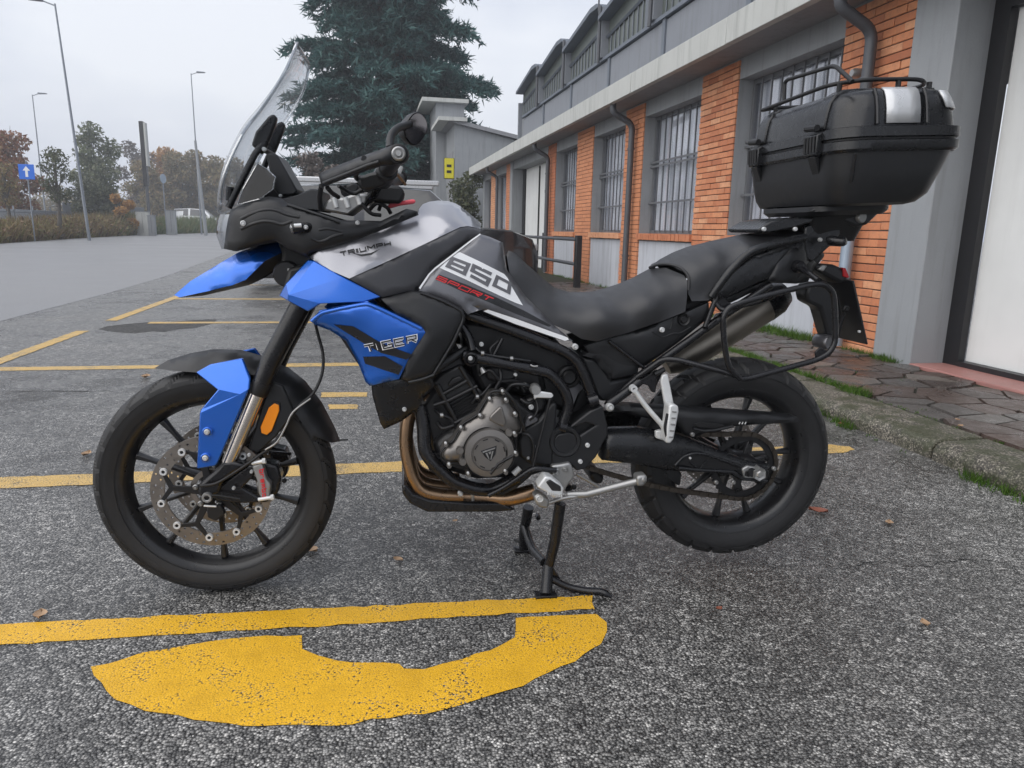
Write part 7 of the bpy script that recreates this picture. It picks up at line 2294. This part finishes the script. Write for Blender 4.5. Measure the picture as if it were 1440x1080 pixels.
# hinges on the front face
for s in (-1, 1):
    y = s * .165
    MB().prism([tp(TX0 + .004, y - .030, z) for z in (ZR - .035, ZR + .028)] + [tp(TX0 - .014, y - .030, z) for z in (ZR + .022, ZR - .030)], (0, .060, 0)).build('hinge', M['plastic_smooth'], tcs, bevel=.003)
    for k in range(4):
        yy = y - .022 + k * .0147
        MB().tube([tp(TX0 - .016, yy, ZR - .024), tp(TX0 - .018, yy, ZR + .018)], .0035, 6).build('hinge_knuckle', M['dark'], tcs)
    MB().tube([tp(TX0 - .010, y - .02, ZR + .040), tp(TX0 - .010, y + .035, ZR + .044)], .009, 10).build('hinge_pin', M['dark'], tcs)
    MB().prism([tp(TX0 + .008, y - .018, ZR - .033), tp(TX0 - .010, y - .018, ZR - .033), tp(TX0 + .016, y - .010, ZR - .080)], (0, .036, 0)).build('hinge_tail', M['plastic'], tcs, bevel=.002)
# silver reflectors on the side and at the rear corner
def lid_patch(nm, mat, pts_, off=.003):
    V = []
    for (x, y, z, nx_, ny_) in pts_:
        V.append(tp(x + nx_ * off, y + ny_ * off, z))
    return V
for s in (-1, 1):
    rows = []
    for z, ins in ((ZR + .036, .0125), (ZR + .075, .0185), (ZT - .031, .0265), (ZT - .013, .0365), (ZT - .004, .050)):
        rows.append([tp(x, s * ((TW - ins) * (1 - .03 * (x - TX0) / (TX1 - TX0)) + .0035), z + .002) for x in (TX0 + .125, TX0 + .16, TX0 + .19, TX0 + .222)])
    V = [p for r_ in rows for p in r_]
    F = [(i * 4 + j, i * 4 + j + 1, i * 4 + 5 + j, i * 4 + 4 + j) for i in range(4) for j in range(3)]
    o = MB().add(V, F).build('side_reflector', M['silver_reflector'], tcs, smooth=50)
    sm = o.modifiers.new('s', 'SOLIDIFY'); sm.thickness = .004; sm.offset = 0
    V = []
    for z, ins in ((ZR + .075, .020), (ZT - .031, .028), (ZT - .013, .036)):
        for t in range(6):
            a_ = R(12 + t * 13)
            rr2 = .085
            cx, cy = TX1 - ins - rr2, (TW - ins) * .97 - rr2
            V.append(tp(cx + (rr2 + .0045) * math.cos(a_), s * (cy + (rr2 + .0045) * math.sin(a_)), z + .002))
    F = [(i * 6 + j, i * 6 + j + 1, i * 6 + 7 + j, i * 6 + 6 + j) for i in range(2) for j in range(5)]
    o = MB().add(V, F).build('corner_reflector', M['silver_reflector'], tcs, smooth=50)
    sm = o.modifiers.new('s', 'SOLIDIFY'); sm.thickness = .004; sm.offset = 0
    # panel edges pressed into the lid side
    for x in (TX0 + .100, TX0 + .240):
        MB().tube([tp(x, s * (TW - .010), ZR + .036), tp(x, s * (TW - .018), ZR + .075), tp(x, s * (TW - .026), ZT - .030), tp(x, s * (TW - .040), ZT - .006)], .005, 8).build('lid_ridge', M['plastic_smooth'], tcs, smooth=60)
    MB().tube([tp(TX0 + .045, s * (TW - .004), ZR - .036), tp(TX0 + .060, s * (TW - .034), ZB + .05)], .004, 6).build('body_ridge', M['plastic'], tcs, smooth=60)
# luggage rail on the lid
rz = ZT + .022
MB().tube(fillet([tp(TX0 + .02, .20, rz - .012), tp(TX0 + .03, -.15, rz), tp(TX0 + .10, -.20, rz + .004), tp(TX1 - .12, -.20, rz + .004), tp(TX1 - .06, -.14, rz), tp(TX1 - .06, .14, rz), tp(TX1 - .12, .20, rz), tp(TX0 + .06, .20, rz - .006), tp(TX0 + .02, .20, rz - .012)], .05), .0058, 10).build('luggage_rail', M['dark'], tcs, smooth=60)
F0_ = [atx('F', 330, 290, TX0 + .03), atx('F', 335, 185, TX0 + .03), atx('F', 350, 168, TX0 + .03), atx('F', 600, 92, TX0 + .03), atx('F', 625, 96, TX0 + .03), atx('F', 715, 178, TX0 + .03)]
MB().tube(fillet(F0_, .02), .0058, 10).build('rail_hoop', M['dark'], tcs, smooth=60)
for x, y in ((TX0 + .05, -.17), (TX0 + .20, -.20), (TX0 + .05, .17), (TX1 - .08, -.18), (TX1 - .08, .18)):
    MB().tube([tp(x, y, ZT - .01), tp(x, y, rz)], .007, 8).build('rail_post', M['dark'], tcs)
# base plate below the case
bp_ = empty('top_case_plate', (1.8, 0, 1.12), bike)
loft('carrier_plate', M['plastic'], bp_, [ring(TX0 + .03, TX1 - .10, .16, .12, ZB - .034, .06), ring(TX0 + .02, TX1 - .09, .175, .13, ZB - .022, .06), ring(TX0 + .02, TX1 - .09, .175, .13, ZB - .008, .06)])
for y in (-.13, .10):
    MB().prism([tp(TX0 + .02, y - .02, ZB - .020), tp(TX0 + .10, y - .02, ZB - .020), tp(TX0 + .06, y - .02, ZB + .006)], (0, .04, 0)).build('carrier_hook', M['plastic_smooth'], bp_, bevel=.004)
loft('carrier_foot', M['dark'], bp_, [ring(TX0 + .06, TX1 - .16, .08, .07, ZB - .11, .03), ring(TX0 + .04, TX1 - .14, .11, .10, ZB - .036, .04)])
plate('carrier_wing', M['plastic_smooth'], bp_, A3('Q', (172, 290, -.11), (300, 210, -.11), (450, 180, -.11), (700, 175, -.11), (700, 215, -.11), (520, 270, -.11), (300, 315, -.11), (200, 322, -.11)), .20, .004)
for x, y in ((232, 285), (528, 285)):
    bolt(bp_, at('Q', x, y, -.115), .006, .005)
# rear lock housing with round keyhole
MB().prism(A3('F', (560, 905, -.10), (870, 880, -.10), (868, 920, -.10), (800, 985, -.10), (740, 998, -.10), (640, 960, -.10), (560, 940, -.10)), (0, .20, 0)).build('lock_housing', M['plastic'], bp_, bevel=.01, seg=3)
MB().lathe([(0, -.006), (.014, -.006), (.0165, -.003), (.0165, .01)], at('F', 765, 942, -.102), (-.25, 1, 0), 28).build('lock', M['alu'], bp_, smooth=40)

# ================================================================== damp air
hz = MB(); hz.box(-130, 130, -30, 172, -1.0, 26.0)
m = bpy.data.materials.new('damp_air'); m.use_nodes = True
nt = m.node_tree; nt.nodes.clear()
out = nt.nodes.new('ShaderNodeOutputMaterial'); pv = nt.nodes.new('ShaderNodeVolumePrincipled')
pv.inputs['Color'].default_value = (.92, .95, 1.0, 1); pv.inputs['Density'].default_value = .0019; pv.inputs['Anisotropy'].default_value = .2
nt.links.new(pv.outputs[0], out.inputs['Volume'])
o = hz.build('haze', m, None, smooth=0); o['kind'] = 'stuff'; o['label'] = 'thin damp autumn haze filling the whole place'
